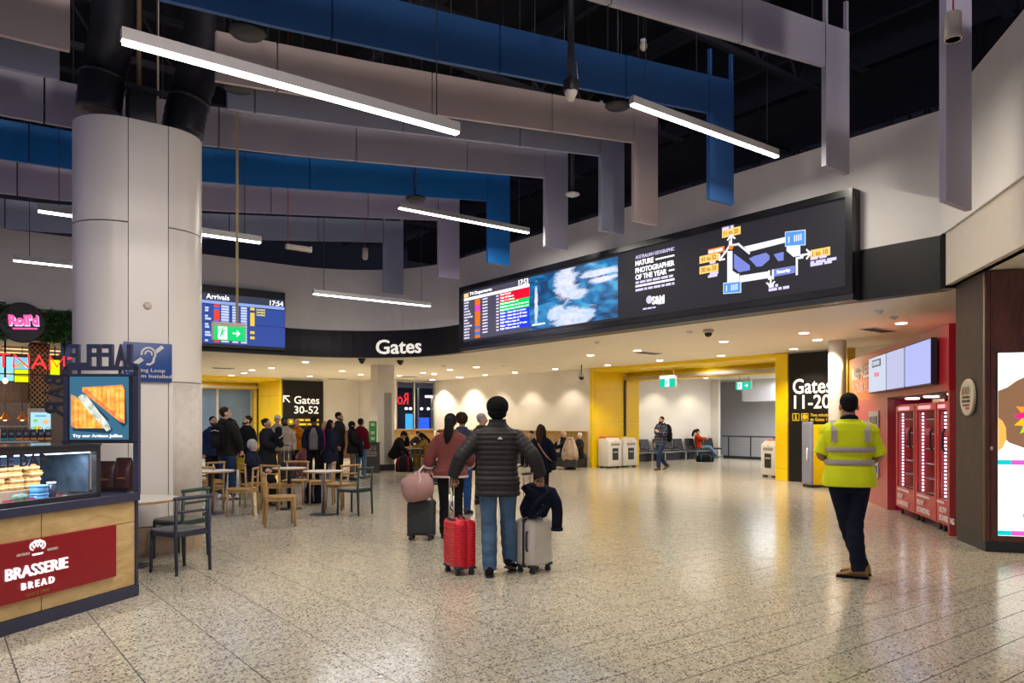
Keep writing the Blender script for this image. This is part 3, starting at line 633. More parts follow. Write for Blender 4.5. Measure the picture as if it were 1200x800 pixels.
# sea photograph
def sea_mat():
    m = bpy.data.materials.new('sea_photo'); m.use_nodes = True; nt = m.node_tree; L = nt.links; b = nt.nodes['Principled BSDF']
    b.inputs['Base Color'].default_value = (.01, .01, .01, 1); tc = nt.nodes.new('ShaderNodeTexCoord')
    mp = nt.nodes.new('ShaderNodeMapping'); mp.inputs['Rotation'].default_value = (0, math.radians(38), 0); mp.inputs['Scale'].default_value = (.8, 1, 2.2); L.new(tc.outputs['Object'], mp.inputs[0])
    n = nt.nodes.new('ShaderNodeTexNoise'); n.inputs['Scale'].default_value = 1.3; n.inputs['Detail'].default_value = 7; n.inputs['Distortion'].default_value = 1.6; L.new(mp.outputs[0], n.inputs['Vector'])
    r = nt.nodes.new('ShaderNodeValToRGB'); e = r.color_ramp.elements; e[0].position = .28; e[0].color = (.003, .02, .05, 1); e[1].position = .74; e[1].color = (.10, .50, .80, 1)
    q = e.new(.42); q.color = (.0, .06, .20, 1); q = e.new(.56); q.color = (.0, .20, .50, 1); L.new(n.outputs['Fac'], r.inputs[0])
    s = nt.nodes.new('ShaderNodeSeparateXYZ'); L.new(tc.outputs['Object'], s.inputs[0])
    # foam: soft blobs pushed about by noise
    n3 = nt.nodes.new('ShaderNodeTexNoise'); n3.inputs['Scale'].default_value = 3.2; n3.inputs['Detail'].default_value = 8; mp3 = nt.nodes.new('ShaderNodeMapping'); mp3.inputs['Rotation'].default_value = (0, math.radians(-35), 0); mp3.inputs['Scale'].default_value = (.7, 1, 1.9); L.new(tc.outputs['Object'], mp3.inputs[0]); L.new(mp3.outputs[0], n3.inputs['Vector']); n3.inputs['Roughness'].default_value = .68; n3.inputs['Distortion'].default_value = .6
    acc = None
    for (cx, cz, rx, rz_) in ((-.15, .28, .34, .36), (-.45, -.30, .25, .16), (.1, -.45, .6, .2), (.85, .36, .6, .07), (.15, .02, .35, .10), (1.0, .22, .4, .06), (-1.15, -.05, .06, .4), (-.1, .5, .15, .15)):
        a = nt.nodes.new('ShaderNodeVectorMath'); a.operation = 'SUBTRACT'; a.inputs[1].default_value = (cx, 0, cz); L.new(tc.outputs['Object'], a.inputs[0])
        d = nt.nodes.new('ShaderNodeVectorMath'); d.operation = 'MULTIPLY'; d.inputs[1].default_value = (1 / rx, 0, 1 / rz_); L.new(a.outputs[0], d.inputs[0])
        ln = nt.nodes.new('ShaderNodeVectorMath'); ln.operation = 'LENGTH'; L.new(d.outputs[0], ln.inputs[0])
        if acc is None: acc = ln.outputs['Value']
        else:
            mn = nt.nodes.new('ShaderNodeMath'); mn.operation = 'SMOOTH_MIN'; mn.inputs[2].default_value = .25; L.new(acc, mn.inputs[0]); L.new(ln.outputs['Value'], mn.inputs[1]); acc = mn.outputs[0]
    ad = nt.nodes.new('ShaderNodeMath'); ad.operation = 'MULTIPLY_ADD'; ad.inputs[1].default_value = 2.6; L.new(n3.outputs['Fac'], ad.inputs[0]); L.new(acc, ad.inputs[2])
    mr = nt.nodes.new('ShaderNodeMapRange'); mr.inputs[1].default_value = 2.1; mr.inputs[2].default_value = 2.55; mr.inputs[3].default_value = 1; mr.inputs[4].default_value = 0; L.new(ad.outputs[0], mr.inputs[0])
    mx = nt.nodes.new('ShaderNodeMix'); mx.data_type = 'RGBA'; L.new(mr.outputs[0], mx.inputs['Factor']); L.new(r.outputs[0], mx.inputs[6]); r2 = nt.nodes.new('ShaderNodeValToRGB'); r2.color_ramp.elements[0].position = .38; r2.color_ramp.elements[1].position = .62; r2.color_ramp.elements[0].color = (.50, .66, .95, 1); r2.color_ramp.elements[1].color = (.92, .88, 1, 1); L.new(n3.outputs['Fac'], r2.inputs[0]); L.new(r2.outputs[0], mx.inputs[7])
    L.new(mx.outputs[2], b.inputs['Emission Color']); b.inputs['Emission Strength'].default_value = .95
    return m
xa, xb = lx(620.5), lx(724)
obj('sea_photo', MB().box((0, 0, 0), (xb - xa, .004, hh)), sea_mat(), vw, ((xa + xb) / 2, 0, (zt + zb_) / 2))
lines(vw, W1, 'photo_caption', [(xa + .1, xa + .55, zb_ + .1, zb_ + .13)])
# award text
def vtext(s_, px0, px1, py, h, bold=.01, m=W1, nm='lettering'):
    xq = lx((px0 + px1) / 2); text(s_, m, vw, ((lx(px0) + lx(px1)) / 2, -.006, lz((px0 + px1) / 2, py)), h=h, w=lx(px1) - lx(px0), bold=bold, name=nm)
vtext('AUSTRALIAN GEOGRAPHIC', 745, 790.5, 296.5, .065, 0, LIL); vtext('NATURE', 745, 766, 306.5, .10, .02); vtext('PHOTOGRAPHER', 745, 790.5, 312.5, .10, .02); vtext('OF THE YEAR', 745, 781.5, 321.5, .10, .02)
rr = []
for (pa, pb, py, hgt) in ((768.5, 790.5, 301.5, .028), (784, 790.5, 316.3, .028), (745, 790.5, 331.3, .035)): z = lz((pa + pb) / 2, py); rr.append((lx(pa), lx(pb), z - hgt / 2, z + hgt / 2))
lines(vw, W1, 'rule_lines', rr)
rr = []
for (py, n_) in ((327, 1), (336, 1)): rr += fake_words(lx(745), lx(790.5), lz(768, py), .045)
lines(vw, LIL, 'small_print', rr)
cx, cz = lx(761), lz(761, 351)
obj('round_emblem', MB().lathe([(.035, -.006), (.075, -.006), (.075, -.002)], (cx, 0, cz), 20, ax='y').lathe([(0, -.009), (.022, -.009), (.022, -.006)], (cx, 0, cz), 14, ax='y'), LIL, vw); lines(vw, LIL, 'small_print', fake_words(cx - .16, cx + .16, cz - .16, .03))
text('S&M', W1, vw, (lx(771.5), -.006, lz(771.5, 351)), h=.15, w=.3, bold=.03, name='monogram'); lines(vw, LIL, 'small_print', fake_words(lx(771), lx(779), lz(775, 355), .04))
# terminal map
def mp_(pts): return [(lx(px), lz(px, py)) for px, py in pts]
def poly(m, pts, nm, y=-.004): return obj(nm, MB().prism(mp_(pts), y - .003, y, 'y'), m, vw)
MW, MB1, MB2, MY, MOr = glow('map_white', (.82, .84, 1), 1.1), glow('map_blue', (.20, .25, .72), 1), glow('map_sky', (.10, .33, .82), 1), glow('map_yellow', (1, .66, .20), 1.05), glow('map_orange', (1, .22, .02), 1.1)
poly(MW, [(872, 289), (921, 277.5), (921, 284), (878, 295)], 'map_concourse'); poly(MW, [(852.5, 294), (858.5, 294), (858.5, 317), (866, 322), (866, 331), (852.5, 333)], 'map_concourse')
poly(MW, [(867, 323), (902.5, 317.5), (902.5, 325.5), (867, 331)], 'map_concourse'); poly(MW, [(922, 289), (938, 286), (938, 299.5), (930, 301), (922, 294)], 'map_concourse')
poly(MB1, [(860.5, 297), (879, 311), (879, 316.5), (866.5, 319), (860.5, 314)], 'map_gate_block'); poly(MB1, [(884, 300), (898, 296), (902, 299.5), (902, 304), (893, 312), (887, 312.5), (878, 303)], 'map_gate_block'); poly(MB1, [(907, 298), (918.5, 295), (918.5, 305), (912, 306)], 'map_gate_block')
poly(MB1, [(906, 315.5), (932, 311), (932, 319.5), (906, 324.5)], 'map_gate_block')
for (a, b, c, d) in ((848.5, 331, 868, 343.0), (921, 271, 943.5, 287.5)):
    s_ = (c - a) * .105
    poly(MW, [(a - .7, b - .6 + s_ * .5), (c + .7, b - .6 - s_ * .6), (c + .7, d + .6 - s_ * .4), (a - .7, d + .6 + s_ * .4)], 'facilities_box', -.004); poly(MB2, [(a, b + .3 + s_ * .4), (c, b + .3 - s_ * .6), (c, d - s_ * .4), (a, d + s_ * .3)], 'facilities_panel', -.008)
    zc = lz((a + c) / 2, (b + d) / 2); wd = lx(c) - lx(a); xx = lx(a)
    lines(vw, MW, 'facility_icons', [(xx + wd * q, xx + wd * (q + .055), zc - .05, zc + .05) for q in (.15, .45, .56, .67, .78)], -.011)
def pl(pts, wd=.035, nm='map_wall_line', m=MW):
    P = mp_(pts); mb = MB()
    for (a, b) in zip(P, P[1:]):
        d = Vector((b[0] - a[0], b[1] - a[1])).normalized(); n = Vector((-d.y, d.x)) * wd / 2; e = d * wd / 2
        mb.prism([(a[0] - e.x + n.x, a[1] - e.y + n.y), (b[0] + e.x + n.x, b[1] + e.y + n.y), (b[0] + e.x - n.x, b[1] + e.y - n.y), (a[0] - e.x - n.x, a[1] - e.y - n.y)], -.0075, -.0045, 'y')
    return obj(nm, mb, m, vw)
pl([(859.5, 287), (865.5, 286), (878, 296.5)]); pl([(865.5, 322), (865.5, 331)]); pl([(855.5, 283), (855.5, 287), (850, 296)]); pl([(939, 299.5), (941, 299)]); pl([(934, 302.5), (940.5, 301.5)]); pl([(934, 302.5), (934, 321)]); pl([(901.5, 318), (901.5, 326.5)]); pl([(906, 317), (906, 326)])
obj('map_arrow', arrow(MB(), lx(857.3), lz(857.3, 281), .2, -.008, math.pi / 2, .14), W1, vw); obj('map_arrow', arrow(MB(), lx(847), lz(847, 300), .2, -.008, math.radians(225), .14), W1, vw); obj('map_arrow', arrow(MB(), lx(945), lz(945, 298), .19, -.008, 0, .14), W1, vw); obj('map_arrow', arrow(MB(), lx(903.5), lz(903.5, 330), .19, -.008, -math.pi / 2, .14), W1, vw)
obj('you_are_here_dot', MB().lathe([(0, -.009), (.045, -.009), (.045, -.004)], (lx(857), 0, lz(857, 289.5)), 14, ax='y'), MOr, vw)
for (s_, a, b, py, ht) in (('11 to 20', 846.5, 868, 272, .13), ('41 to 52', 820, 842, 302.5, .13), ('30 to 33', 820, 842, 315, .13), ('1 to 10', 950, 973, 296, .13)):
    z = lz((a + b) / 2, py); obj('gate_tag', MB().box(((lx(a) + lx(b)) / 2, -.005, z), (lx(b) - lx(a), .004, ht)), MY, vw); text(s_, glow('tag_text', (.75, .30, .02), .8), vw, ((lx(a) + lx(b)) / 2, -.009, z), h=ht * .62, w=(lx(b) - lx(a)) * .8, bold=.03, name='gate_tag_text')
z = lz(840, 293.5); obj('here_tag', MB().box(((lx(830) + lx(849)) / 2, -.005, z), (lx(849) - lx(830), .004, .10)), MOr, vw); lines(vw, W1, 'small_print', fake_words(lx(831), lx(848), z, .045), -.009)
rr = []
for (a, b, py) in ((846.5, 860, 267), (832, 842, 307), (832, 842, 320), (830, 842, 323), (950, 969, 301.5), (950, 984, 305), (950, 975, 308.5), (901, 912, 335), (901, 925, 338)): rr += fake_words(lx(a), lx(b), lz((a + b) / 2, py), .045)
lines(vw, LIL, 'small_print', rr); text('Security', W1, vw, (lx(918.5), -.008, lz(918.5, 318)), h=.07, bold=.02)
# ---- arrivals board
AY = 19.86
a0 = 3.5; p1 = on_y(334, 343, AY); a1 = p1.x; ab = on_y(334, 411, AY).z; at_ = p1.z; Wa, Ha = a1 - a0, at_ - ab
av = thing('arrivals_board', 'blue lit arrivals board on the curved wall beside the big column', 'screen', (a0, AY, ab))
obj('casing', MB().box((Wa / 2, .06, Ha / 2), (Wa, .14, Ha)), M_bmet, av)
SBL = glow('arr_blue', (.035, .075, .33), 1.0)
for (c0, c1) in ((0, .5), (.5, 1)):
    for (r0, r1) in ((.05, .40), (.40, .69)):
        obj('display_panel', MB().box((Wa * (c0 + c1) / 2, -.012, Ha * (r0 + r1) / 2), (Wa * (c1 - c0) - .012, .01, Ha * (r1 - r0) - .012)), SBL, av)
quad(av, glow('arr_header', (.045, .05, .085), 1), .02, Wa - .02, Ha * .755, Ha * .87, -.012); quad(av, glow('arr_pale', (.28, .40, .85), 1), .02, Wa - .02, Ha * .70, Ha * .75, -.014)
text('Arrivals', W1, av, (on_y(255, 350, AY).x - a0, -.02, Ha * .815), h=.13, bold=.01); text('17:54', W1, av, (Wa - .06, -.02, Ha * .80), h=.13, bold=.012, align='r')
def ax_(px): return on_y(px, 380, AY).x - a0
rw, rr_, ry, rb_ = [], [], [], []
for i in range(14):
    z = Ha * (.67 - .044 * i)
    (rb_ if i in (1, 6, 7, 8, 11, 12) else rr_).append((ax_(250.5), ax_(257), z - .035, z + .035))
    rw += [(ax_(259), ax_(268), z - .025, z + .025), (ax_(272), ax_(279), z - .025, z + .025), (ax_(282), ax_(289), z - .025, z + .025)]
    if i % 3: rw += fake_words(ax_(240), ax_(247), z, .05)
    if i in (0, 2, 3, 4, 5, 6, 9, 11): ry.append((ax_(293), ax_(298), z - .035, z + .035))
    if i < 3: text('Landed', glow('arr_yellow', (1, .85, .05), 1), av, (ax_(300.5), -.02, z), h=.055, w=ax_(310) - ax_(300.5), align='l', bold=.02, name='status_text')
lines(av, glow('arr_text', (.6, .7, 1), 1), 'flight_rows', rw, -.02); lines(av, glow('arr_red', (.9, .06, .03), 1), 'airline_tags', rr_, -.02); lines(av, ry and glow('arr_yel2', (1, .62, .05), 1), 'carousel_tags', ry, -.02); lines(av, glow('arr_tagblue', (.02, .15, .8), 1), 'airline_tags', rb_, -.02)
# ---- GATES lettering bent round the black band
def bend(px):
    a, b = ray(px); cx, cy, r = 7.7, 16.8, 3.188
    A = a * a + b * b; B = -2 * (a * cx + b * cy); C_ = cx * cx + cy * cy - r * r
    D = (-B + math.sqrt(B * B - 4 * A * C_)) / (2 * A); return math.atan2(D * b - cy, D * a - cx), D
th0, Dg = bend(468.5); gz = EYE + (HY - 406) * Dg / F; th1, _ = bend(442); th2, _ = bend(495)
def warp(p):
    a = th0 - p.x / 3.188; r = 3.188 + p.y - .02
    return Vector((7.7 + r * math.cos(a), 16.8 + r * math.sin(a), gz + p.z))
gs = thing('gates_sign', 'large white Gates lettering on the curved black band', 'sign', (0, 0, 0)); text('Gates', M_wht, gs, (0, 0, 0), h=.40, w=3.188 * abs(th1 - th2), bold=.012, warp=warp, depth=.03)
# ---- black gate panels
t = thing('gate_wall_sign', 'black wall panel reading Gates 30-52 with a diagonal arrow', 'sign', (11.72, 31.28, 0))
obj('board', MB().box((.89, -.02, 1.66), (1.78, .06, 3.32)), M_black, t)
def sx1(px): return on_y(px, 480, 31.2).x - 11.72
def sz1(py): return on_y(353, py, 31.2).z
text('Gates', M_wht, t, ((sx1(345) + sx1(374.5)) / 2, -.056, sz1(468.5)), h=.33, w=sx1(374.5) - sx1(345), bold=.01); text('30-52', M_wht, t, ((sx1(345) + sx1(373.5)) / 2, -.056, sz1(480)), h=.32, w=sx1(373.5) - sx1(345), bold=.01)
mb = MB(); x, z = sx1(332), sz1(463.5)
mb.prism([(x, z), (x + .28, z), (x + .28, z - .05), (x + .085, z - .05), (x + .30, z - .27), (x + .27, z - .31), (x + .05, z - .09), (x + .05, z - .28), (x, z - .28)], -.06, -.05, 'y'); obj('arrow', mb, M_wht, t)
obj('clock_icon', MB().lathe([(.06, -.056), (.08, -.056), (.08, -.05)], (sx1(341), 0, sz1(494)), 14, ax='y'), M_gold, t)
for q in ((0, .11, .22, .015), (0, -.11, .22, .015), (.11, 0, .015, .22), (-.11, 0, .015, .22)): obj('icon_border', MB().box((sx1(341) + q[0], -.053, sz1(494) + q[1]), (q[2], .01, q[3])), M_gold, t)
lines(t, M_gold, 'small_print', fake_words(sx1(350), sx1(374), sz1(492), .09) + fake_words(sx1(350), sx1(374), sz1(497), .09), -.055)
t = thing('gate_wall_sign', 'tall black wall panel reading Gates 11-20 beside the wide yellow portal', 'sign', (18.0, 11.55, 0), -math.pi / 2)
obj('board', MB().box((.85, .01, 1.68), (1.7, .06, 3.36)), M_black, t)
def sx2(px): return 11.55 - on_x(px, 460, 17.97).y
def sz2(px, py): return on_x(px, py, 17.97).z
text('Gates', M_wht, t, (sx2(929), -.026, sz2(950, 452)), h=.39, w=sx2(975) - sx2(929), bold=.012, align='l'); text('11-20', M_wht, t, (sx2(930.5), -.026, sz2(950, 470.5)), h=.36, w=sx2(973) - sx2(930.5), bold=.012, align='l')
for cx_, nm in ((932.5, 'walk_icon'), (943, 'clock_icon')):
    xx, zz = sx2(cx_), sz2(cx_, 488.5); mb = MB()
    for q in ((0, .09, .2, .02), (0, -.09, .2, .02), (.09, 0, .02, .2), (-.09, 0, .02, .2)): mb.box((xx + q[0], -.024, zz + q[1]), (q[2], .01, q[3]))
    if nm == 'clock_icon': mb.lathe([(.05, -.026), (.068, -.026), (.068, -.02)], (xx, 0, zz), 14, ax='y').box((xx, -.026, zz + .015), (.012, .008, .05)).box((xx + .015, -.026, zz), (.04, .008, .012))
    else: mb.box((xx, -.026, zz + .055), (.035, .008, .03)).prism([(xx - .02, zz + .035), (xx + .02, zz + .035), (xx + .02, zz - .02), (xx + .045, zz - .075), (xx + .02, zz - .075), (xx, zz - .03), (xx - .025, zz - .075), (xx - .045, zz - .075), (xx - .02, zz - .02)], -.03, -.022, 'y')
    obj(nm, mb, M_gold, t)
text('Two minutes walk', M_gold, t, (sx2(949.5), -.026, sz2(960, 486)), h=.085, w=.78, bold=.02, align='l'); text('to Gates 11-20', M_gold, t, (sx2(949.5), -.026, sz2(960, 491.2)), h=.085, w=.68, bold=.02, align='l')
# ---- hearing loop sign on the column
M_lblue = mat('sign_blue', (.012, .055, .24), .4, var=.03); M_pale = mat('sign_pale', (.62, .60, .60), .5, var=.02)
t = thing('hearing_loop_sign', 'dark blue hearing loop sign with a white ear symbol on the column', 'sign', (1.76, 9.66, 2.04))
obj('plate', MB().rbox((.25, .0, .225), (.52, .03, .45), .008), M_lblue, t)
mb = MB()
def ring_arc(mb, x, z, r, wd, a0, a1, y, n=14):
    P = [(x + r * math.cos(math.radians(a0 + (a1 - a0) * k / n)), z + r * math.sin(math.radians(a0 + (a1 - a0) * k / n))) for k in range(n + 1)]
    Q = [(x + (r - wd) * math.cos(math.radians(a0 + (a1 - a0) * k / n)), z + (r - wd) * math.sin(math.radians(a0 + (a1 - a0) * k / n))) for k in range(n + 1)]
    for k in range(n): mb.prism([P[k], P[k + 1], Q[k + 1], Q[k]], y - .004, y, 'y')
ring_arc(mb, .25, .32, .085, .022, -30, 190, -.016); ring_arc(mb, .25, .32, .045, .018, -20, 190, -.016)
mb.prism([(.325, .285), (.31, .22), (.26, .185), (.22, .195), (.235, .215), (.265, .21), (.29, .235), (.30, .29)], -.02, -.016, 'y')
obj('ear_symbol', mb, M_pale, t)
mb = MB().prism([(.08, .21), (.115, .175), (.20, .245), (.165, .28)], -.02, -.016, 'y'); obj('loop_bar', mb, M_pale, t); mb = MB().prism([(.31, .36), (.34, .33), (.42, .40), (.39, .43)], -.02, -.016, 'y'); obj('loop_bar', mb, M_pale, t)
text('Hearing Loop', M_pale, t, (.01, -.018, .125), h=.055, w=.42, bold=.01, align='l'); text('System Installed', M_pale, t, (.01, -.018, .058), h=.055, w=.49, bold=.01, align='l')
# ================================================================ CAFE COUNTER WITH JAFFLE BAR
M_ply = wood('pine_ply', (.50, .33, .13), (.66, .47, .22), (1.2, 1.2, 4), .45, 2.2)
M_redp = mat('red_sign_panel', (.22, .003, .010), .35, var=.02, emit=.04, ecol=(1, .0, .02))
M_lit = glow('lit_letter', (1, .9, .92), 1.15); M_clear = mat('clear_glass', (.06, .08, .08), .02, var=0, alpha=.08, spec=.4)
BR = math.radians(38.2); BO = Vector((1.48, 7.54, 0))
def BL(x, y, z): return BO + Matrix.Rotation(BR, 3, 'Z') @ Vector((x, y, z))
cc = thing('cafe_counter', 'plywood cafe counter with a red bakery sign and a glass food case', 'counter', tuple(BO), BR)
obj('carcass', MB().box((-1.8, .42, .45), (3.56, .76, .82)), M_navy, cc); obj('plinth', MB().box((-1.8, .4, .05), (3.6, .78, .1)), M_navy, cc)
for (z0, z1) in ((.105, .668), (.674, .858)):
    for (x0, x1) in ((-3.55, -2.13), (-2.12, -1.025), (-1.018, -.03)): obj('ply_panel', MB().box(((x0 + x1) / 2, .02, (z0 + z1) / 2), (x1 - x0 - .004, .03, z1 - z0)), M_ply, cc)
obj('corner_post', MB().box((-.015, .015, .47), (.03, .05, .92)), M_navy, cc, bevel=.003)
obj('bottom_rail', MB().box((-1.8, -.002, .05), (3.6, .03, .1)), M_navy, cc)
obj('sill', MB().box((-1.8, .36, .895), (3.6, .78, .07)), M_navy, cc, bevel=.004)
sg = obj('sign_panel', MB().box((-1.09, -.012, .452), (1.61, .03, .445)), M_redp, cc)
def bx(px):
    t = (px - CX) / F; return -1.374 * (6.891 * t + 3.392) / (1.33 * t - .3435)
text('BRASSERIE', M_lit, cc, ((bx(2) + bx(75)) / 2, -.034, .445), h=.088, w=bx(75) - bx(2), bold=.01, depth=.015); text('B R E A D', M_lit, cc, ((bx(21) + bx(59)) / 2, -.034, .335), h=.052, w=bx(59) - bx(21), bold=.015, depth=.015)
M_fg = mat('sign_gold', (.35, .16, .03), .5); M_fw = glow('sign_faint', (.8, .55, .5), .5)
text('SINCE 1995', M_fg, cc, (bx(40), -.03, .262), h=.026, w=.21); text('ARTISAN', M_fw, cc, (bx(23), -.03, .575), h=.02, w=.11); text('BAKERS', M_fw, cc, (bx(58), -.03, .575), h=.02, w=.095)
cr = MB(); xx, zz = bx(40), .6
for k, a in enumerate((-50, -18, 18, 50)):
    c, s = math.sin(math.radians(a)), math.cos(math.radians(a)); ring_arc(cr, xx + .05 * c, zz + .035 * s, .034, .011, -40 - a, 220 - a, -.03)
cr.prism([(xx - .05, zz - .035), (xx + .05, zz - .035), (xx + .045, zz - .05), (xx - .045, zz - .05)], -.034, -.03, 'y'); ring_arc(cr, xx - .013, zz + .01, .02, .008, 0, 200, -.03); ring_arc(cr, xx + .013, zz + .01, .02, .008, -20, 180, -.03)
obj('crown_emblem', cr, M_lit, cc)
# glass case
gc = MB()
for x in (-.45, -2.0, -3.5): gc.box((x, .03, 1.145), (.045, .05, .43)).box((x, .62, 1.145), (.045, .05, .43))
for z in (.945, 1.345): gc.box((-1.98, .03, z), (3.1, .05, .05)).box((-1.98, .62, z), (3.1, .05, .05))
obj('case_frame', gc, M_bmet, cc); obj('case_top', MB().box((-1.98, .33, 1.375), (3.12, .66, .02)), mat('dark_glass_top', (.03, .035, .04), .08, var=0), cc)
obj('case_glass', MB().box((-1.98, .02, 1.145), (3.04, .008, .36)), M_clear, cc); obj('case_end', MB().box((-.475, .33, 1.145), (.008, .5, .34)), mat('case_end_glass', (.05, .075, .11), .15, var=.3), cc)
obj('case_back', MB().box((-1.98, .6, 1.145), (3.04, .01, .36)), mat('case_blue_back', (.13, .22, .38), .25, var=.1), cc); obj('case_base', MB().box((-1.98, .32, .935), (3.04, .56, .014)), mat('case_paper', (.55, .4, .28), .6), cc)
obj('led_bar', MB().box((-1.98, .08, 1.315), (3.0, .03, .016)), glow('case_led', (.6, .82, 1), 5), cc); l = lamp('case_lamp', 'AREA', (-1.98, .12, 1.30), 24, (.8, .9, 1), 1, (0, 0, 0), parent=cc); l.data.shape = 'RECTANGLE'; l.data.size = 2.9; l.data.size_y = .04
text('JAFFLE BAR', mat('case_letters', (.015, .015, .03), .4, var=0), cc, (bx(57.5), .010, 1.262), h=.118, w=.72, bold=.015, align='r', depth=.004)
# tower with menu screen: its frame stands square to the hall, turned against the counter front
TR = -YAW - BR
def tx(px): return (px - 160.5) * 6.9 / F
def tz(py): return EYE + (HY - py) * 6.9 / F
def tw(o): o.rotation_euler = (0, 0, TR); return o
xl = tx(73)
tw(obj('tower_post', MB().box((xl + .02, .03, (1.38 + 2.07) / 2), (.04, .05, .69)), M_navy, cc)); tw(obj('tower_post', MB().box((-.02, .03, 1.49), (.045, .05, 1.16)), M_navy, cc))
for z, h_ in ((2.055, .035), (1.995, .02)): tw(obj('tower_beam', MB().box((xl / 2, .03, z), (-xl, .05, h_)), M_navy, cc))
for px in (90, 138): tw(obj('beam_spacer', MB().box((tx(px), .03, 2.025), (.012, .04, .05)), M_navy, cc))
tw(obj('tower_base', MB().box((xl / 2 - .01, .04, 1.385), (-xl + .01, .07, .02)), M_bmet, cc))
tw(obj('end_glass', MB().box((xl / 2, .04, 1.15), (-xl - .06, .008, .43)), M_clear, cc)); tw(obj('end_riser', MB().box((xl / 2 - .04, .095, .935), (-xl - .14, .12, .02)), M_bmet, cc))
for k, ch in enumerate('JAFFLE'):
    ed = (158, 147, 130, 115.5, 103.5, 90.5); wd = (11, 14.5, 12, 11, 11, 11); a, b = tx(ed[k] - wd[k]), tx(ed[k]); tw(text(ch, M_navy, cc, ((a + b) / 2, .03, (tz(403) + 2.07) / 2), h=tz(403) - 2.07, w=b - a, bold=.022, depth=.04, mirror=True, name='top_letter'))
for ch, y0, y1 in (('B', 440, 451.5), ('A', 453.5, 467), ('R', 471, 489.5)):
    z0, z1 = tz(y0), tz(y1); tw(text(ch, M_bmet, cc, (tx(62), .03, (z0 + z1) / 2), h=tx(73.5) - tx(50.5), w=z0 - z1, bold=.02, depth=.04, mirror=True, rot=-math.pi / 2, name='side_letter'))
q = BO + Matrix.Rotation(-YAW, 3, 'Z') @ Vector(((tx(80) + tx(149)) / 2, 0, tz(515)))
sc = thing('menu_screen', 'bright cafe screen showing a toasted sandwich cut in two triangles', 'screen', tuple(q), -YAW)
sw = tx(149) - tx(80); sh = tz(441) - tz(515)
obj('bezel', MB().box((0, .045, sh / 2), (sw + .06, .05, sh + .03)), M_bmet, sc); obj('display', MB().box((0, .016, sh / 2), (sw, .006, sh)), glow('slate_blue', (.04, .15, .25), 1), sc)
def toast_mat(nm, c1, c2, k=1.0):
    m = bpy.data.materials.new(nm); m.use_nodes = True; nt = m.node_tree; b = nt.nodes['Principled BSDF']; tc = nt.nodes.new('ShaderNodeTexCoord'); n = nt.nodes.new('ShaderNodeTexNoise'); n.inputs['Scale'].default_value = 13; n.inputs['Detail'].default_value = 4
    r = nt.nodes.new('ShaderNodeValToRGB'); r.color_ramp.elements[0].position = .36; r.color_ramp.elements[1].position = .64; r.color_ramp.elements[0].color = (*c1, 1); r.color_ramp.elements[1].color = (*c2, 1)
    nt.links.new(tc.outputs['Object'], n.inputs[0]); nt.links.new(n.outputs[0], r.inputs[0]); nt.links.new(r.outputs[0], b.inputs['Emission Color']); b.inputs['Emission Strength'].default_value = k; b.inputs['Base Color'].default_value = (.01, .01, .01, 1); return m
def spx(u, v): return (-sw / 2 + sw * u, sh * (1 - v))
def shp(pts, m, nm, y): return obj(nm, MB().prism([spx(*p) for p in pts], y - .003, y, 'y'), m, sc)
T1, T2, T3 = toast_mat('toast_face', (.85, .28, .02), (1, .68, .12), 1.1), toast_mat('toast_edge', (.75, .16, .04), (.95, .4, .1)), toast_mat('toast_filling', (.35, .42, .4), (1, 1, .85), 1.0)
DSH = glow('pict_shadow', (.012, .04, .07), 1)
shp([(.06, .86), (.68, .9), (.74, .84), (.08, .30)], DSH, 'picture_shadow', .012); shp([(.3, .24), (.92, .80), (.98, .74), (.95, .18)], DSH, 'picture_shadow', .012)
shp([(.22, .17), (.9, .13), (.94, .2), (.94, .74), (.86, .72), (.22, .24)], T2, 'picture_toast', .009); shp([(.30, .18), (.88, .16), (.93, .22), (.93, .70), (.34, .24)], T1, 'picture_toast', .006)
shp([(.03, .28), (.10, .32), (.14, .80), (.10, .82), (.03, .78)], T2, 'picture_toast', .009); shp([(.09, .3), (.16, .36), (.60, .78), (.60, .82), (.12, .82), (.09, .78)], T1, 'picture_toast', .006); shp([(.15, .33), (.22, .28), (.30, .30), (.40, .42), (.52, .57), (.60, .66), (.68, .76), (.71, .84), (.64, .87), (.55, .76), (.40, .62), (.27, .47)], T3, 'picture_filling', .003); shp([(.26, .26), (.33, .33), (.45, .46), (.7, .70), (.64, .68), (.42, .48)], DSH, 'picture_gap', .004)
for k in range(7):
    u = .40 + .075 * k; shp([(u, .20), (u + .015, .20), (u + .015, max(.24, u - .19)), (u, max(.24, u - .2))], T2, 'grill_line', .0045)
for k in range(5):
    u = .15 + .075 * k; shp([(u, max(.40, u + .20)), (u + .014, max(.42, u + .22)), (u + .014, .80), (u, .80)], T2, 'grill_line', .0045)
text('Try our Artisan Jaffles', W1, sc, (-.01, .004, sh * .055), h=.034, w=sw * .84, bold=.01)
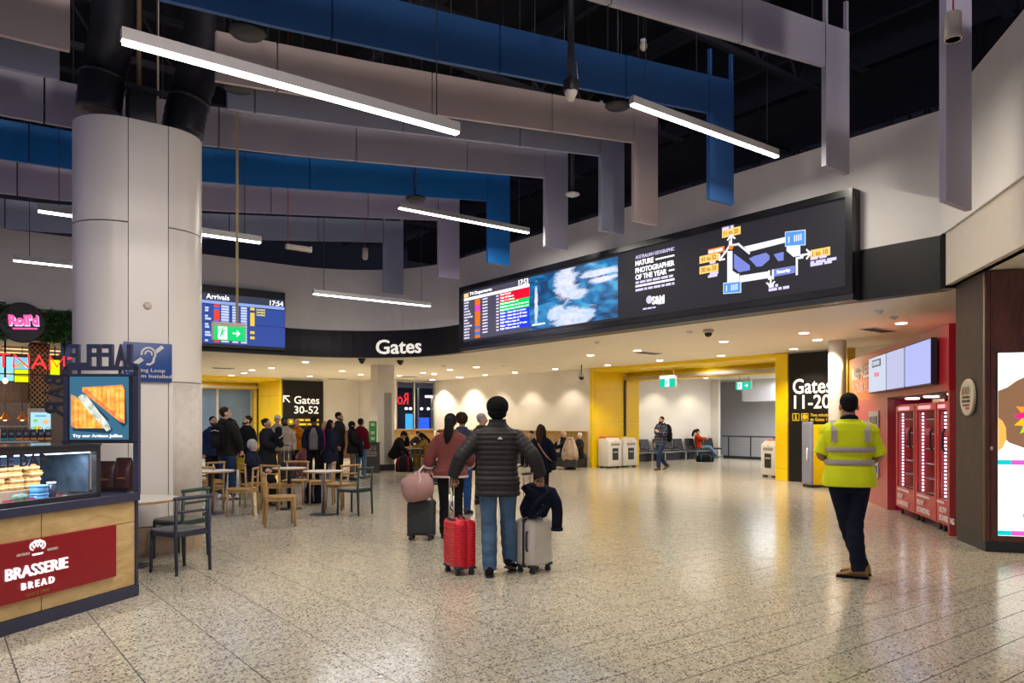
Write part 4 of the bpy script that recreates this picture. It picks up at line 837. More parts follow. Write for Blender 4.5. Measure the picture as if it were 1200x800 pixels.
# food and things in the case: x along the counter, y into it
M_bread = mat('toasted_bread', (.48, .23, .06), .8, var=.4, scale=25, bump=.4, bscale=60); M_fill = mat('cheese_filling', (.80, .62, .35), .6, var=.3, scale=40); M_roll = mat('soft_roll', (.60, .33, .10), .8, var=.2, scale=20)
step = tag(obj('display_step', MB().box((-1.3, .36, .985), (1.15, .28, .085)), mat('step_board', (.30, .21, .15), .7), None, tuple(BO), BR), 'brown display step under the sandwiches in the glass case', 'stand')
protoS = None; n_s = 0
places = (('pile nearest the dark jar', -.80), ('second pile from the dark jar', -.97), ('third pile from the dark jar', -1.12), ('fourth pile from the dark jar', -1.27), ('fifth pile from the dark jar', -1.43), ('last pile, beside the counter post', -1.62))
lvl = ('at the bottom', 'second up', 'third up', 'on top')
for k, (wh, x) in enumerate(places):
    for j in range(4 if k not in (1, 4) else 4):
        p = BL(x + .012 * ((j * 7 + k) % 3 - 1), .36 + .01 * (j % 2), 1.029 + .049 * j); lab = 'toasted sandwich %s, %s' % (lvl[j], wh)
        if protoS is None:
            protoS = thing('toasted_sandwich', lab, 'sandwich', tuple(p), BR, 'toasted sandwiches in the glass case')
            obj('bread_slice', MB().rbox((0, 0, .010), (.135, .12, .018), .02), M_bread, protoS); obj('filling', MB().rbox((0, -.004, .023), (.138, .122, .010), .02), M_fill, protoS); obj('bread_slice', MB().rbox((0, 0, .037), (.135, .12, .019), .02), M_roll, protoS)
        else: dup(protoS, tuple(p), BR + .15 * ((j + k) % 3 - 1), lab)
def bthing(n, lab, cat, x, y, z, grp=None): return thing(n, lab, cat, tuple(BL(x, y, z)), BR, grp)
t = bthing('capsicum', 'red and orange capsicum with green stalk in the glass case', 'vegetable', bx(3), .13, .942)
mb = MB()
for k in range(4): a = math.pi / 2 * k + .4; mb.ell((.022 * math.cos(a), .022 * math.sin(a), .042), (.034, .034, .042), None, 12, 8)
obj('flesh', mb, mat('capsicum_red', (.75, .10, .02), .2, var=.4, scale=9), t); obj('stalk', MB().tube([(0, 0, .075), (.005, -.003, .1)], .008, 8), mat('stalk_green', (.1, .45, .05), .5), t)
for k, px in enumerate((36, 46)):
    t = bthing('avocado', 'grey green avocado, ' + ('in front of the magenta price card' if k == 0 else 'the one leaning beside the blue tubs'), 'fruit', bx(px), .14 + .03 * k, .942, 'avocados'); obj('skin', MB().ell((0, 0, .037), (.052, .036, .036), Matrix.Rotation(.3 * (1 - 2 * k), 3, 'Z'), 14, 10), mat('avocado_skin', (.10, .16, .12), .5, var=.3, scale=40, bump=.5, bscale=120), t); obj('stem_end', MB().ell((.05 * (1 if k else -1), 0, .04), (.006, .006, .006), None, 6, 5), M_wood, t)
for k in range(2):
    t = bthing('blue_tub', 'pale blue lidded tub, ' + ('lower of the two stacked' if k == 0 else 'upper of the two stacked'), 'tub', bx(63.5), .15, .942 + .063 * k, 'stacked blue tubs'); mb_ = mat('blue_tub', (.12, .36, .75), .4, var=.05); obj('tub_body', MB().lathe([(0, 0), (.055, 0), (.064, .008), (.066, .048), (0, .048)], (0, 0, 0), 22), mb_, t); obj('lid', MB().lathe([(0, .048), (.07, .048), (.07, .058), (.06, .062), (0, .062)], (0, 0, 0), 22), mb_, t)
t = bthing('dark_jar', 'tall dark jar with a pale lid at the end of the glass case', 'jar', bx(79), .16, .942); obj('jar_body', MB().lathe([(0, 0), (.032, 0), (.034, .01), (.034, .125), (0, .125)], (0, 0, 0), 18), mat('dark_jar', (.03, .025, .05), .2), t); obj('lid', MB().lathe([(0, .125), (.035, .125), (.035, .14), (0, .142)], (0, 0, 0), 18), M_grey, t)
for k, (px, w_) in enumerate(((19, .09), (45.5, .07), (78.5, .055))):
    t = bthing('price_card', 'small magenta price card, ' + ('beside the capsicum', 'before the avocados', 'before the dark jar')[k], 'card', bx(px), .075, .942, 'magenta price cards'); obj('card', MB().box((0, 0, .02), (w_, .004, .036), Matrix.Rotation(-.25, 3, 'X')), mat('magenta_card', (.45, .01, .10), .5), t); obj('card_foot', MB().box((0, .012, .004), (w_ * .8, .03, .004)), M_grey, t)
for k, (px, x_, s_) in enumerate(((119, 0, .98), (138.5, 0, 1.1))):
    q = BO + Matrix.Rotation(-YAW, 3, 'Z') @ Vector((tx(px), .10, .946)); t = thing('coffee_bag', 'dark brown foil coffee bag, ' + ('nearer the food case' if k == 0 else 'the fuller one by the corner post'), 'bag', tuple(q), -YAW, 'coffee bags behind the end glass')
    rr = []
    for (z, w_, d_) in ((0, .075, .05), (.03, .082, .058), (.12, .08, .055), (.2, .077, .035), (.235, .072, .014), (.26, .068, .006)): rr.append([(w_ * s_ * math.cos(2 * math.pi * q / 16), d_ * math.sin(2 * math.pi * q / 16), z * s_) for q in range(16)])
    obj('pouch', MB().loft(rr), mat('brown_foil', (.075, .018, .018), .28, var=.15, bump=.4, bscale=30), t); obj('label_strip', MB().box((0, -.056, .10 * s_), (.07, .004, .014)), M_fg, t); obj('clip', MB().box((0, 0, .262 * s_), (.13, .016, .012)), M_bmet, t)
# ================================================================ NOODLE SHOP BEHIND THE COUNTER (under the low ceiling, at the far side)
M_lat = mat('brass_lattice', (.70, .46, .13), .4, metal=.3); M_brown = mat('dark_brown_panel', (.035, .018, .013), .5)
def sh_(px, py, Y): return on_y(px, py, Y)
struct('wall_shop', MB().box((0, 24.2, 1.7), (13, .2, 3.4)), mat('shop_back', (.16, .14, .14), .7))
M_slat = wood('slat_timber', (.30, .19, .09), (.42, .28, .15), (10, 1, 1), .5)
bulk = thing('timber_bulkhead', 'slatted timber bulkhead over the noodle kitchen pass', 'bulkhead', (0, 21.25, 2.03))
xr = sh_(34, 460, 21.2).x
for k in range(22): obj('slat', MB().box((xr - .035 - .07 * k, 0, .24), (.062, .04, .48)), M_slat, bulk)
obj('rail', MB().box((xr - .8, .03, .02), (1.6, .04, .05)), M_bmet, bulk)
for k, (pa, pb, za, zb__, c, lab) in enumerate(((-22, 16, 2.52, 3.08, (.30, .75, .95), 'pale cyan menu screen over the noodle counter'), (17, 35.5, 2.80, 3.08, (.20, .62, .95), 'sky blue menu screen above the yellow ones'), (17, 35.5, 2.66, 2.79, (.85, .92, .0), 'bright yellow menu strip, upper one'), (17, 35.5, 2.50, 2.64, (.85, .92, .0), 'bright yellow menu strip, lower one'), (59, 70, 2.68, 3.05, (.80, .88, .0), 'yellow menu screen beside the lattice column, seen through the neon M'))):
    xa_, xb_ = sh_(pa, 440, 21.15).x, sh_(pb, 440, 21.15).x; t = thing('menu_board', lab, 'screen', ((xa_ + xb_) / 2, 21.15, za), 0, 'noodle shop menu screens'); w_ = xb_ - xa_
    obj('bezel', MB().box((0, .04, (zb__ - za) / 2), (w_ + .02, .05, zb__ - za + .02)), M_bmet, t); obj('display', MB().box((0, .008, (zb__ - za) / 2), (w_, .01, zb__ - za)), glow('menu_%d' % k, c, 1.0), t)
    if k == 4: obj('hanger_rod', MB().tube([(0, .04, zb__ - za), (0, .04, 3.4 - za)], .012, 6), M_bmet, t)
    if k < 2:
        for q in range(3): obj('dish_picture', MB().ell((w_ * (-.3 + .3 * q), 0, (zb__ - za) * (.3 + .2 * (q % 2))), (.06, .006, .05), None, 10, 6), glow('dish_%d' % q, ((.8, .5, .2), (.3, .7, .2), (.9, .8, .7))[q], .9), t)
xa_, xb_ = sh_(35, 440, 20.6).x, sh_(58.5, 440, 20.6).x
lc = tag(link('pillar_lattice', None, None, None, ((xa_ + xb_) / 2, 20.6, 0)), kind='structure'); w_ = xb_ - xa_
obj('pillar_core', MB().box((0, .2, 1.9), (w_, .36, 2.95)), M_brown, lc); obj('pillar_foot', MB().box((0, .18, .95), (w_ + .02, .4, 1.86)), mat('pillar_cream', (.55, .50, .42), .6), lc)
lt = MB(); s_ = .115
for k in range(-4, 18):
    for sg in (1, -1):
        z0 = 1.9 + s_ * k * 1.0; x0 = -w_ / 2 * sg; x1 = w_ / 2 * sg; z1 = z0 + w_ * 1.15
        if z0 < 1.9: x0 += sg * (1.9 - z0) / 1.15; z0 = 1.9
        if z1 > 3.35: x1 -= sg * (z1 - 3.35) / 1.15; z1 = 3.35
        if (x1 - x0) * sg > .02: lt.tube([(x0, -.0, z0), (x1, -.0, z1)], .008, 5)
tag(obj('lattice', lt, M_lat, lc), kind='stuff')
t = thing('menu_poster', 'pale lit menu poster with food pictures on the lattice pillar', 'poster', (sh_(47.5, 494, 20.55).x, 20.555, sh_(47, 507, 20.55).z)); w_ = .42
obj('lightbox', MB().box((0, .0, .24), (w_, .04, .50)), mat('poster_frame', (.5, .48, .45), .5), t); obj('lit_face', MB().box((0, -.024, .24), (w_ - .03, .008, .46)), glow('poster_pale', (.45, .75, .92), 1), t)
for k, (x, z, r, c) in enumerate(((-.1, .28, .05, (.3, .65, .12)), (.1, .25, .07, (.95, .5, .2)), (-.07, .1, .08, (.4, .75, .05)), (-.04, .11, .05, (1, .5, .05)))): obj('dish_picture', MB().ell((x, -.03 - .002 * k, z), (r, .004, r * .8), None, 12, 6), glow('pdish_%d' % k, c, 1), t)
obj('title_bar', MB().box((0, -.03, .39), (.22, .004, .03)), glow('poster_title', (.05, .35, .8), 1), t)
for k, px in enumerate((6, 26)):
    p = sh_(px, 492, 21.8); t = thing('copper_pendant', 'copper dome heat lamp over the kitchen pass, ' + ('at the very edge of the picture' if k == 0 else 'the one nearer the lattice pillar'), 'lamp', tuple(p), 0, 'copper heat lamps')
    obj('shade', MB().lathe([(.115, 0), (.11, .03), (.08, .09), (.035, .13), (.03, .19), (.012, .21)], (0, 0, 0), 20), mat('copper', (.85, .32, .08), .28, metal=.5), t); obj('bulb', MB().ell((0, 0, .02), (.05, .05, .04), None, 10, 8), glow('warm_bulb', (1, .7, .35), 5), t); obj('cord', MB().tube([(0, 0, .2), (0, 0, 3.4 - p.z)], .008, 5), M_bmet, t)
p = sh_(6, 446, 20.3); t = thing('bare_bulb_pendant', 'glowing bare bulb hanging in front of the menu screens', 'lamp', tuple(p)); obj('bulb', MB().ell((0, 0, 0), (.05, .05, .06), None, 12, 8), glow('bare_bulb', (1, .75, .45), 7), t); obj('cord', MB().tube([(0, 0, .05), (0, 0, 3.38 - p.z)], .02, 6), M_bmet, t)
lamp('kitchen_lamp', 'POINT', (0.6, 22.2, 2.0), 30, (1, .6, .3), .2)
for k, (py, pa, pb) in enumerate(((405.5, -10, 70), (410.5, 2, 72))):
    Y = 21.9 + 1.2 * (1 - k); a, b = sh_(pa, py, Y), sh_(pb, py, Y); t = thing('batten_light', 'warm batten light under the noodle shop ceiling, ' + ('farther one' if k == 0 else 'nearer one'), 'light', (a.x, Y, 3.36), 0, 'shop batten lights'); obj('batten', MB().box(((b.x - a.x) / 2, 0, 0), (b.x - a.x, .06, .05)), M_beige, t); obj('tube', MB().box(((b.x - a.x) / 2, -.0, -.035), (b.x - a.x - .05, .05, .02)), glow('batten_warm', (1, .65, .3), 1.6), t)
ctr = thing('shop_counter', 'dark noodle shop counter behind the cafe glass case', 'counter', (0, 20.12, 0)); obj('front_panel', MB().box((.3, .3, .55), (3.2, .24, 1.1)), M_navy, ctr); obj('worktop', MB().box((.3, .3, 1.12), (3.26, .28, .04)), M_steel, ctr)
pass_ = thing('kitchen_pass', 'steel kitchen pass with shelves under the copper lamps', 'shelf', (.0, 23.2, 0)); obj('bench', MB().box((.5, 0, .6), (3.6, .7, 1.2)), M_steel, pass_); obj('shelf', MB().box((.5, 0, 1.45), (3.6, .4, .03)), M_steel, pass_)
for x in (-1.2, 2.2): obj('post', MB().box((x, .15, 1.35), (.04, .04, .3)), M_steel, pass_)
for k in range(4): tag(obj('white_carton', MB().rbox((0, 0, .09), (.3, .2, .18), .01), mat('white_carton', (.7, .68, .65), .6), None, (-.2 + .52 * k, 23.1, 1.2)), 'white carton on the kitchen pass, ' + ('at the dim end', 'next along', 'third along', 'nearest the lattice pillar')[k], 'carton', 'cartons on the pass')
proto = None
M_box = mat('navy_carton', (.02, .022, .05), .5)
for k in range(7):
    a, b = sh_(1 + 8.6 * k, 512, 20.4).x, sh_(8.4 + 8.6 * k, 512, 20.4).x; t = thing('takeaway_carton', 'dark navy takeaway carton with a %s band, %s in the row on the shop counter' % ('teal' if k < 2 else 'orange', ('first', 'second', 'third', 'fourth', 'fifth', 'sixth', 'seventh')[k]), 'carton', ((a + b) / 2, 20.43, 1.14), 0, 'takeaway cartons on the shop counter'); w_ = b - a
    obj('carton_body', MB().rbox((0, 0, .13), (w_, .16, .26), .01), M_box, t); obj('band', MB().box((0, -.082, .04), (w_, .006, .05)), mat('band_teal', (.0, .40, .42), .5) if k < 2 else mat('band_orange', (.85, .32, .01), .5), t); obj('label', MB().box((0, -.082, .16), (w_ * .6, .006, .05)), mat('carton_label', (.2, .24, .3), .5), t); obj('handle', MB().tube([(-w_ * .3, 0, .26), (-w_ * .25, 0, .30), (w_ * .25, 0, .30), (w_ * .3, 0, .26)], .006, 5), M_box, t)
# round shop sign and neon
t = thing('round_shop_sign', 'round black shop sign with pink script lettering', 'sign', tuple(on_y(26, 378, 19.82)))
obj('disc', MB().lathe([(0, -.03), (.42, -.03), (.44, -.015), (.44, .06), (0, .06)], (0, 0, 0), 40, False, ax='y'), mat('sign_charcoal', (.022, .02, .022), .5), t); obj('bracket', MB().box((0, .12, 0), (.1, .12, .1)), M_bmet, t)
text("Roll'd", glow('sign_pink', (1, .09, .32), 1.3), t, (.02, -.05, .06), h=.24, w=.56, bold=.05, rot=-.06); text("Roll'd", glow('sign_lavender', (.75, .65, 1), 1.1), t, (.035, -.036, .035), h=.24, w=.56, bold=.07, rot=-.06, name='lettering_shadow'); obj('underline', MB().box((.05, -.05, -.13), (.46, .01, .035), Matrix.Rotation(-.06, 3, 'Y')), glow('sign_pink', (1, .09, .32), 1.3), t)
t = thing('neon_sign', 'red neon capital letters across the noodle shop front', 'sign', (0, 19.95, 0)); NR = glow('neon_letters', (1, .02, .02), 3.0)
for ch, a, b in (('V', -82, -66), ('I', -60, -57), ('E', -51, -40), ('T', -8 - 26, -20), ('T', -3, 11), ('N', 16, 33.5), ('A', 38, 53.5), ('M', 58.5, 75)):
    if ch == 'T' and a < -10: continue
    za, zb__ = sh_(30, 430.5, 19.95).z, sh_(30, 415.5, 19.95).z; xa_, xb_ = sh_(a, 420, 19.95).x, sh_(b, 420, 19.95).x
    cx_ = (xa_ + xb_) / 2; w_ = xb_ - xa_; h_ = zb__ - za; r = .022
    st = {'V': [[(-.5, 1), (0, 0), (.5, 1)]], 'I': [[(0, 0), (0, 1)]], 'E': [[(.5, 1), (-.5, 1), (-.5, 0), (.5, 0)], [(-.5, .5), (.4, .5)]], 'T': [[(-.5, 1), (.5, 1)], [(0, 1), (0, 0)]], 'N': [[(-.5, 0), (-.5, 1), (.5, 0), (.5, 1)]], 'A': [[(-.5, 0), (0, 1), (.5, 0)], [(-.28, .33), (.28, .33)]], 'M': [[(-.5, 0), (-.5, 1), (0, .15), (.5, 1), (.5, 0)]]}[ch]
    mb = MB()
    for s in st: mb.tube([(cx_ + q[0] * w_, 0, za + q[1] * h_) for q in s], r, 6, rounded=True)
    obj('neon_letter', mb, NR, t)
a = sh_(82, 420, 19.95); obj('neon_mark', MB().tube([(a.x - .02, 0, a.z), (a.x + .03, 0, a.z + .04), (a.x + .05, 0, a.z + .06)], .03, 6, True), NR, t)
for z in (2.62, 3.02): obj('support_bar', MB().tube([(-1.2, .05, z), (2.4, .05, z)], .015, 6), M_bmet, t)
for x in (.1, 2.4): obj('support_rod', MB().tube([(x, .05, 2.6), (x, .05, 3.4)], .015, 6), M_bmet, t)
t = thing('blue_fascia_panel', 'dark blue panel end beside the neon mark', 'panel', (sh_(83, 412, 20.3).x, 20.3, 2.9)); obj('board', MB().box((0, 0, .25), (.4, .05, .5)), M_lblue, t); obj('edge_trim', MB().box((0, -.03, .49), (.4, .02, .03)), M_bmet, t)
def leafy(name, lab, px0, px1, py0, py1, Y, n):
    t = thing(name, lab, 'plant', tuple(on_y((px0 + px1) / 2, py1, Y))); c = t.location.copy(); mb = MB(); r_ = random.Random(px0)
    for k in range(n):
        p = on_y(r_.uniform(px0, px1), py0 + (py1 - py0) * (1 - (1 - r_.random()) ** 1.0), Y) - c; p.y += r_.uniform(-.1, .12); d = Vector((r_.uniform(-1, 1), r_.uniform(-1, .2), r_.uniform(-1, .5))).normalized(); e = d.orthogonal().normalized(); L = r_.uniform(.09, .17); n_ = d.cross(e) * .02
        mb.add([p, p + d * L * .5 + e * L * .26 + n_, p + d * L, p + d * L * .5 - e * L * .26 + n_], ((0, 1, 2, 3),))
    tag(obj('foliage', mb, mat('hanging_leaves', (.035, .10, .02), .5, var=.6, scale=5), t), kind='stuff'); mb = MB()
    for k in range(10): q = on_y(px0 + (px1 - px0) * (k + .5) / 10, py0, Y) - c; mb.tube([q, q + Vector((.02, 0, -.3))], .01, 5)
    obj('stems', mb, mat('plant_stem', (.10, .08, .03), .7), t); obj('planter', MB().box((0, .16, on_y((px0 + px1) / 2, py0, Y).z - c.z - .1), ((on_y(px1, py0, Y) - on_y(px0, py0, Y)).x, .12, .14)), M_wood, t)
leafy('trailing_plant', 'dense dark green trailing plants along the shop fascia beside the big column', 50, 96, 366, 398, 19.9, 1100)
leafy('trailing_plant', 'dark green trailing plants at the other side of the round shop sign', -20, 8, 356, 398, 19.9, 500)
# ================================================================ DRINKS STAND ON THE SPLAYED LINE
DO = Vector((11.1, 4.67, 0)); DR = math.radians(-140)
def dxp(px):
    a, b = ray(px); return -(11.1 * b - 4.67 * a) / (a * .643 - b * .766)
def dgrad():
    m = bpy.data.materials.new('stand_print'); m.use_nodes = True; nt = m.node_tree; b = nt.nodes['Principled BSDF']; tc = nt.nodes.new('ShaderNodeTexCoord'); s = nt.nodes.new('ShaderNodeSeparateXYZ'); nt.links.new(tc.outputs['Object'], s.inputs[0]); mr = nt.nodes.new('ShaderNodeMapRange'); mr.inputs[1].default_value = -6.3; mr.inputs[2].default_value = -3.6; nt.links.new(s.outputs[0], mr.inputs[0])
    r = nt.nodes.new('ShaderNodeValToRGB'); r.color_ramp.elements[0].color = (.75, .22, .01, 1); r.color_ramp.elements[1].color = (.42, .015, .025, 1); nt.links.new(mr.outputs[0], r.inputs[0]); nt.links.new(r.outputs[0], b.inputs['Base Color']); b.inputs['Roughness'].default_value = .3; return m
M_stand = dgrad(); M_mag = mat('magenta_panel', (.55, .0, .10), .35)
ds = thing('drinks_stand', 'red and orange drinks stand wall with a recess for fridges', 'kiosk', tuple(DO), DR)
rl, rr_x = dxp(1040), -.06
obj('upper_wall', MB().box((-3.24, .06, 2.46), (6.44, .12, .92)), M_stand, ds); obj('side_wall', MB().box(((-6.46 + rl) / 2, .06, 1.0), (rl + 6.46, .12, 2.0)), mat('stand_red', (.46, .055, .06), .3, var=.02), ds); obj('end_post', MB().box((rr_x / 2, .06, 1.0), (-rr_x, .12, 2.0)), mat('stand_red', (.46, .055, .06), .3), ds)
obj('recess_side', MB().box((rl + .02, .42, 1.0), (.04, .6, 2.0)), M_mag, ds); obj('recess_side', MB().box((rr_x - .02, .42, 1.0), (.04, .6, 2.0)), M_mag, ds); obj('recess_back', MB().box(((rl + rr_x) / 2, .95, 1.0), (rr_x - rl, .05, 2.0)), M_bmet, ds); obj('recess_top', MB().box(((rl + rr_x) / 2, .5, 1.99), (rr_x - rl, .85, .04)), M_bmet, ds)
for px in (1054, 1075, 1102): obj('recess_light', MB().lathe([(0, -.02), (.1, -.02), (.11, 0)], (dxp(px), .2, 1.968), 14), M_disc, ds); lamp('recess_lamp', 'SPOT', (dxp(px), .12, 1.93), 14, (1, .95, .95), .05, (0, 0, 0), 110, parent=ds)
text('REFRESH', mat('stand_letters', (.85, .78, .72), .5, var=0), ds, (dxp(999), -.008, 2.57), h=.24, w=1.95, bold=.03, align='l'); text('YOUR FLIGHT', mat('stand_letters_thin', (.75, .60, .52), .5, var=0), ds, (dxp(999), -.008, 2.27), h=.19, w=2.35, align='l')
pp = dxp(1021); obj('notice_plate', MB().box((pp + .25, -.012, 1.15), (.75, .02, 1.25)), mat('notice_grey', (.42, .36, .36), .4), ds)
for z in (1.6, 1.25, .9, .68): obj('notice_strip', MB().box((pp + .25, -.026, z), (.6, .008, .14)), mat('notice_dark', (.14, .13, .14), .5), ds)
obj('left_post', MB().box((-6.56, .05, 1.6), (.14, .16, 3.2)), mat('mustard_post', (.40, .27, .02), .5), ds); obj('pink_edge', MB().box((-6.95, .25, 1.5), (.3, .1, 3.0)), mat('pink_edge', (.62, .05, .16), .4), ds)
wallb = struct('wall_stand', MB().box((-4.1, 1.35, 1.7), (7, .1, 3.4)), M_cream, None, loc=tuple(DO), rz=DR)
M_fr = mat('fridge_red', (.60, .025, .03), .3); M_shelf = mat('fridge_inside', (.42, .43, .48), .4)
for k, (pa, pb) in enumerate(((1048.2, 1069.6), (1070.6, 1094.6), (1095.6, 1111))):
    x0, x1 = dxp(pa), min(dxp(pb), rr_x - .05); w_ = x1 - x0
    p = DO + Matrix.Rotation(DR, 3, 'Z') @ Vector(((x0 + x1) / 2, -.03, 0)); t = thing('drinks_fridge', 'red glass door drinks fridge, ' + ('next to the magenta recess side', 'middle of the three', 'the one partly behind the end post')[k], 'fridge', tuple(p), DR, 'drinks fridges')
    fb = MB().box((0, .36, .96), (w_, .5, .04 + 1.74)); fr_ = obj('cabinet', MB().box((0, .62, .98), (w_, .04, 1.74)).box((-w_ / 2 + .02, .36, .98), (.04, .52, 1.74)).box((w_ / 2 - .02, .36, .98), (.04, .52, 1.74)).box((0, .36, 1.84), (w_, .52, .04)).box((0, .36, .24), (w_, .52, .28)), M_fr, t)
    dr = obj('door', MB().box((-w_ / 2 + .035, .07, .98), (.07, .03, 1.7)).box((w_ / 2 - .035, .07, .98), (.07, .03, 1.7)).box((0, .07, 1.79), (w_ - .14, .03, .09)).box((0, .07, .30), (w_ - .14, .03, .34)), M_fr, t)
    obj('pane', MB().box((0, .075, 1.105), (w_ - .14, .012, 1.28)), M_clear, dr); obj('handle', MB().tube([(w_ / 2 - .07, .03, 1.15), (w_ / 2 - .07, .0, 1.2), (w_ / 2 - .07, .0, 1.42), (w_ / 2 - .07, .03, 1.47)], .018, 8), M_bmet, dr)
    obj('header_light', MB().box((0, .038, 1.79), (w_ * .55, .01, .05)), glow('fridge_header', (1, .35, .4), 1.3), dr)
    text('NOW\nBOARDING', mat('fridge_letters', (.85, .70, .68), .5, var=0), dr, (-w_ / 2 + .16, .04, .27), h=.20, w=.62, bold=.03, align='l', depth=.006)
    tag(obj('small_print', MB().box((-.05, .042, .43), (w_ * .62, .004, .035)), mat('fridge_letters', (.75, .6, .58), .5), dr), kind='stuff')
    obj('liner', MB().box((0, .58, 1.1), (w_ - .1, .02, 1.4)), mat('fridge_liner', (.55, .42, .04), .4) if k != 1 else M_shelf, t)
    for q in range(6): obj('shelf', MB().box((0, .36, .46 + .23 * q), (w_ - .1, .36, .012)), M_steel, t)
    for q in range(24): obj('led_dot', MB().box((-w_ / 2 + .13, .13, .5 + .052 * q), (.03, .02, .022)), glow('fridge_led', (.72, .78, 1), 5), t)
    obj('price_sticker', MB().rbox((.12, .066, 1.42), (.26, .006, .1), .004), M_mag, dr)
    for x in (-w_ / 2 + .08, w_ / 2 - .08): obj('foot', MB().lathe([(.03, 0), (.03, .03), (.015, .04), (.015, .11)], (x, .14, 0), 10), M_bmet, t)
    # bottles and cans on two shelves
    for q in range(6):
        for j in range(5):
            pb_ = Matrix.Rotation(DR, 3, 'Z') @ Vector((-w_ / 2 + .24 + j * (w_ - .42) / 4, .38, .466 + .23 * q)) + p
            if k < 2 and q in (0, 1, 2, 3):
                c_ = ((.35, .03, .03), (.05, .12, .3), (.5, .45, .4), (.06, .25, .08), (.5, .25, .02))[(q + j + k) % 5]
                b_o = MB().lathe([(0, 0), (.032, 0), (.034, .01), (.034, .10), (.014, .14), (.014, .165), (0, .166)], (0, 0, 0), 10)
                tag(obj('drink_bottle', b_o, mat('drink_%d' % ((q + j + k) % 5), c_, .25), None, tuple(pb_)), '%s drink bottle, %s along, %s, %s' % (('red', 'blue', 'pale', 'green', 'amber')[(q + j + k) % 5], ('first', 'second', 'third', 'fourth', 'fifth')[j], ('lowest shelf', 'second shelf', 'third shelf', 'fourth shelf')[q], ('magenta side fridge', 'middle fridge')[k]), 'bottle', 'bottles in the fridges')
for k, (pa, pb) in enumerate(((1026, 1046.6), (1047.4, 1068.8), (1069.8, 1101))):
    x0, x1 = dxp(pa), dxp(pb); p = DO + Matrix.Rotation(DR, 3, 'Z') @ Vector(((x0 + x1) / 2, -.12, 2.11)); t = thing('blank_screen', 'pale lilac screen on the drinks stand, ' + ('the one with a small red word', 'the blank middle one', 'the blank one nearest the brown kiosk')[k], 'screen', tuple(p), DR, 'screens on the drinks stand'); w_ = x1 - x0
    obj('casing', MB().box((0, .05, .33), (w_, .08, .67)), M_bmet, t); obj('display', MB().box((0, .005, .33), (w_ - .04, .014, .63)), glow('screen_pale_%d' % k, ((.55, .62, .78), (.47, .50, .74), (.42, .46, .86))[k], 1), t); obj('wall_bracket', MB().box((0, .1, .33), (.4, .06, .3)), M_bmet, t)
    if k == 0: obj('frame_graphic', MB().box((-.02, -.006, .53), (.62, .006, .13)), mat('graphic_olive', (.20, .17, .09), .5), t); obj('frame_inner', MB().box((-.02, -.011, .53), (.5, .006, .08)), glow('graphic_in', (.5, .55, .68), 1), t); text('YOUR', glow('graphic_red', (.9, .2, .25), .9), t, (0, -.006, .32), h=.08, w=.36, bold=.03)
# ================================================================ BROWN KIOSK WITH LIT POSTER
K1, K2 = Vector(chp(-.16, .14)), Vector(chp(-1.13, .14)); fd = Vector((.58, -.81)); fn = Vector((-fd.y, fd.x)); K3 = K2 + fd * 2.2
M_walnut = wood('walnut', (.075, .022, .010), (.14, .042, .018), (3, 3, .7), .4, 3); M_wal2 = wood('walnut_dark', (.035, .022, .018), (.06, .038, .03), (3, 3, .7), .5, 3)
KR = math.atan2(fd.y, fd.x)
kk = thing('brown_kiosk', 'dark brown timber kiosk corner holding a lit poster', 'kiosk', (K2.x, K2.y, 0), KR)
def kl(p): return (Matrix.Rotation(-KR, 3, 'Z') @ Vector((p.x - K2.x, p.y - K2.y, 0)))
q1 = kl(K1); ang = math.atan2(q1.y, q1.x)
obj('body', MB().prism([(0, 0), (2.2, 0), (2.2, .9), (.9, .9), (q1.x, q1.y)], .12, 3.39), M_wal2, kk); obj('plinth', MB().prism([(.02, .01), (2.2, .01), (2.2, .9), (.9, .9), (q1.x + .01, q1.y)], 0, .12), M_bmet, kk)
for (a, b) in ((.012, .06), (.066, 2.18)): obj('timber_panel', MB().box(((a + b) / 2, -.012, 1.76), (b - a, .024, 3.25)), M_walnut, kk)
L = q1.length; obj('side_panel', MB().box((0, 0, 1.76), (L - .04, .02, 3.25), Matrix.Rotation(ang, 3, 'Z')), M_wal2, kk).location = (q1.x / 2 - math.sin(ang) * -.012 * 1, q1.y / 2 - .012 * math.cos(ang) * -1 * -1, 0)
obj('corner_bead', MB().tube([(0, -.015, .12), (0, -.015, 3.39)], .014, 8), mat('bead_brass', (.25, .16, .10), .4), kk)
obj('lock_plate', MB().rbox((.075, -.03, 1.25), (.03, .012, .045), .004), M_beige, kk)
ps = thing('lit_poster', 'bright lit advertising poster with a pink and orange flower in the brown kiosk', 'poster', tuple(Vector((K2.x + fd.x * .134, K2.y + fd.y * .134, .20))), KR); pw = 1.1
M_pw = glow('poster_white', (1, .93, .82), 1.35)
obj('lightbox', MB().box((pw / 2, -.02, 1.1), (pw, .03, 2.2)), M_bmet, ps); obj('lit_face', MB().box((pw / 2, -.038, 1.1), (pw - .01, .008, 2.19)), M_pw, ps)
def pp_(pts, c, nm, y, s=1.0): return obj(nm, MB().prism(pts, y - .003, y, 'y'), glow('post_' + nm + str(len(MATS)), c, s), ps)
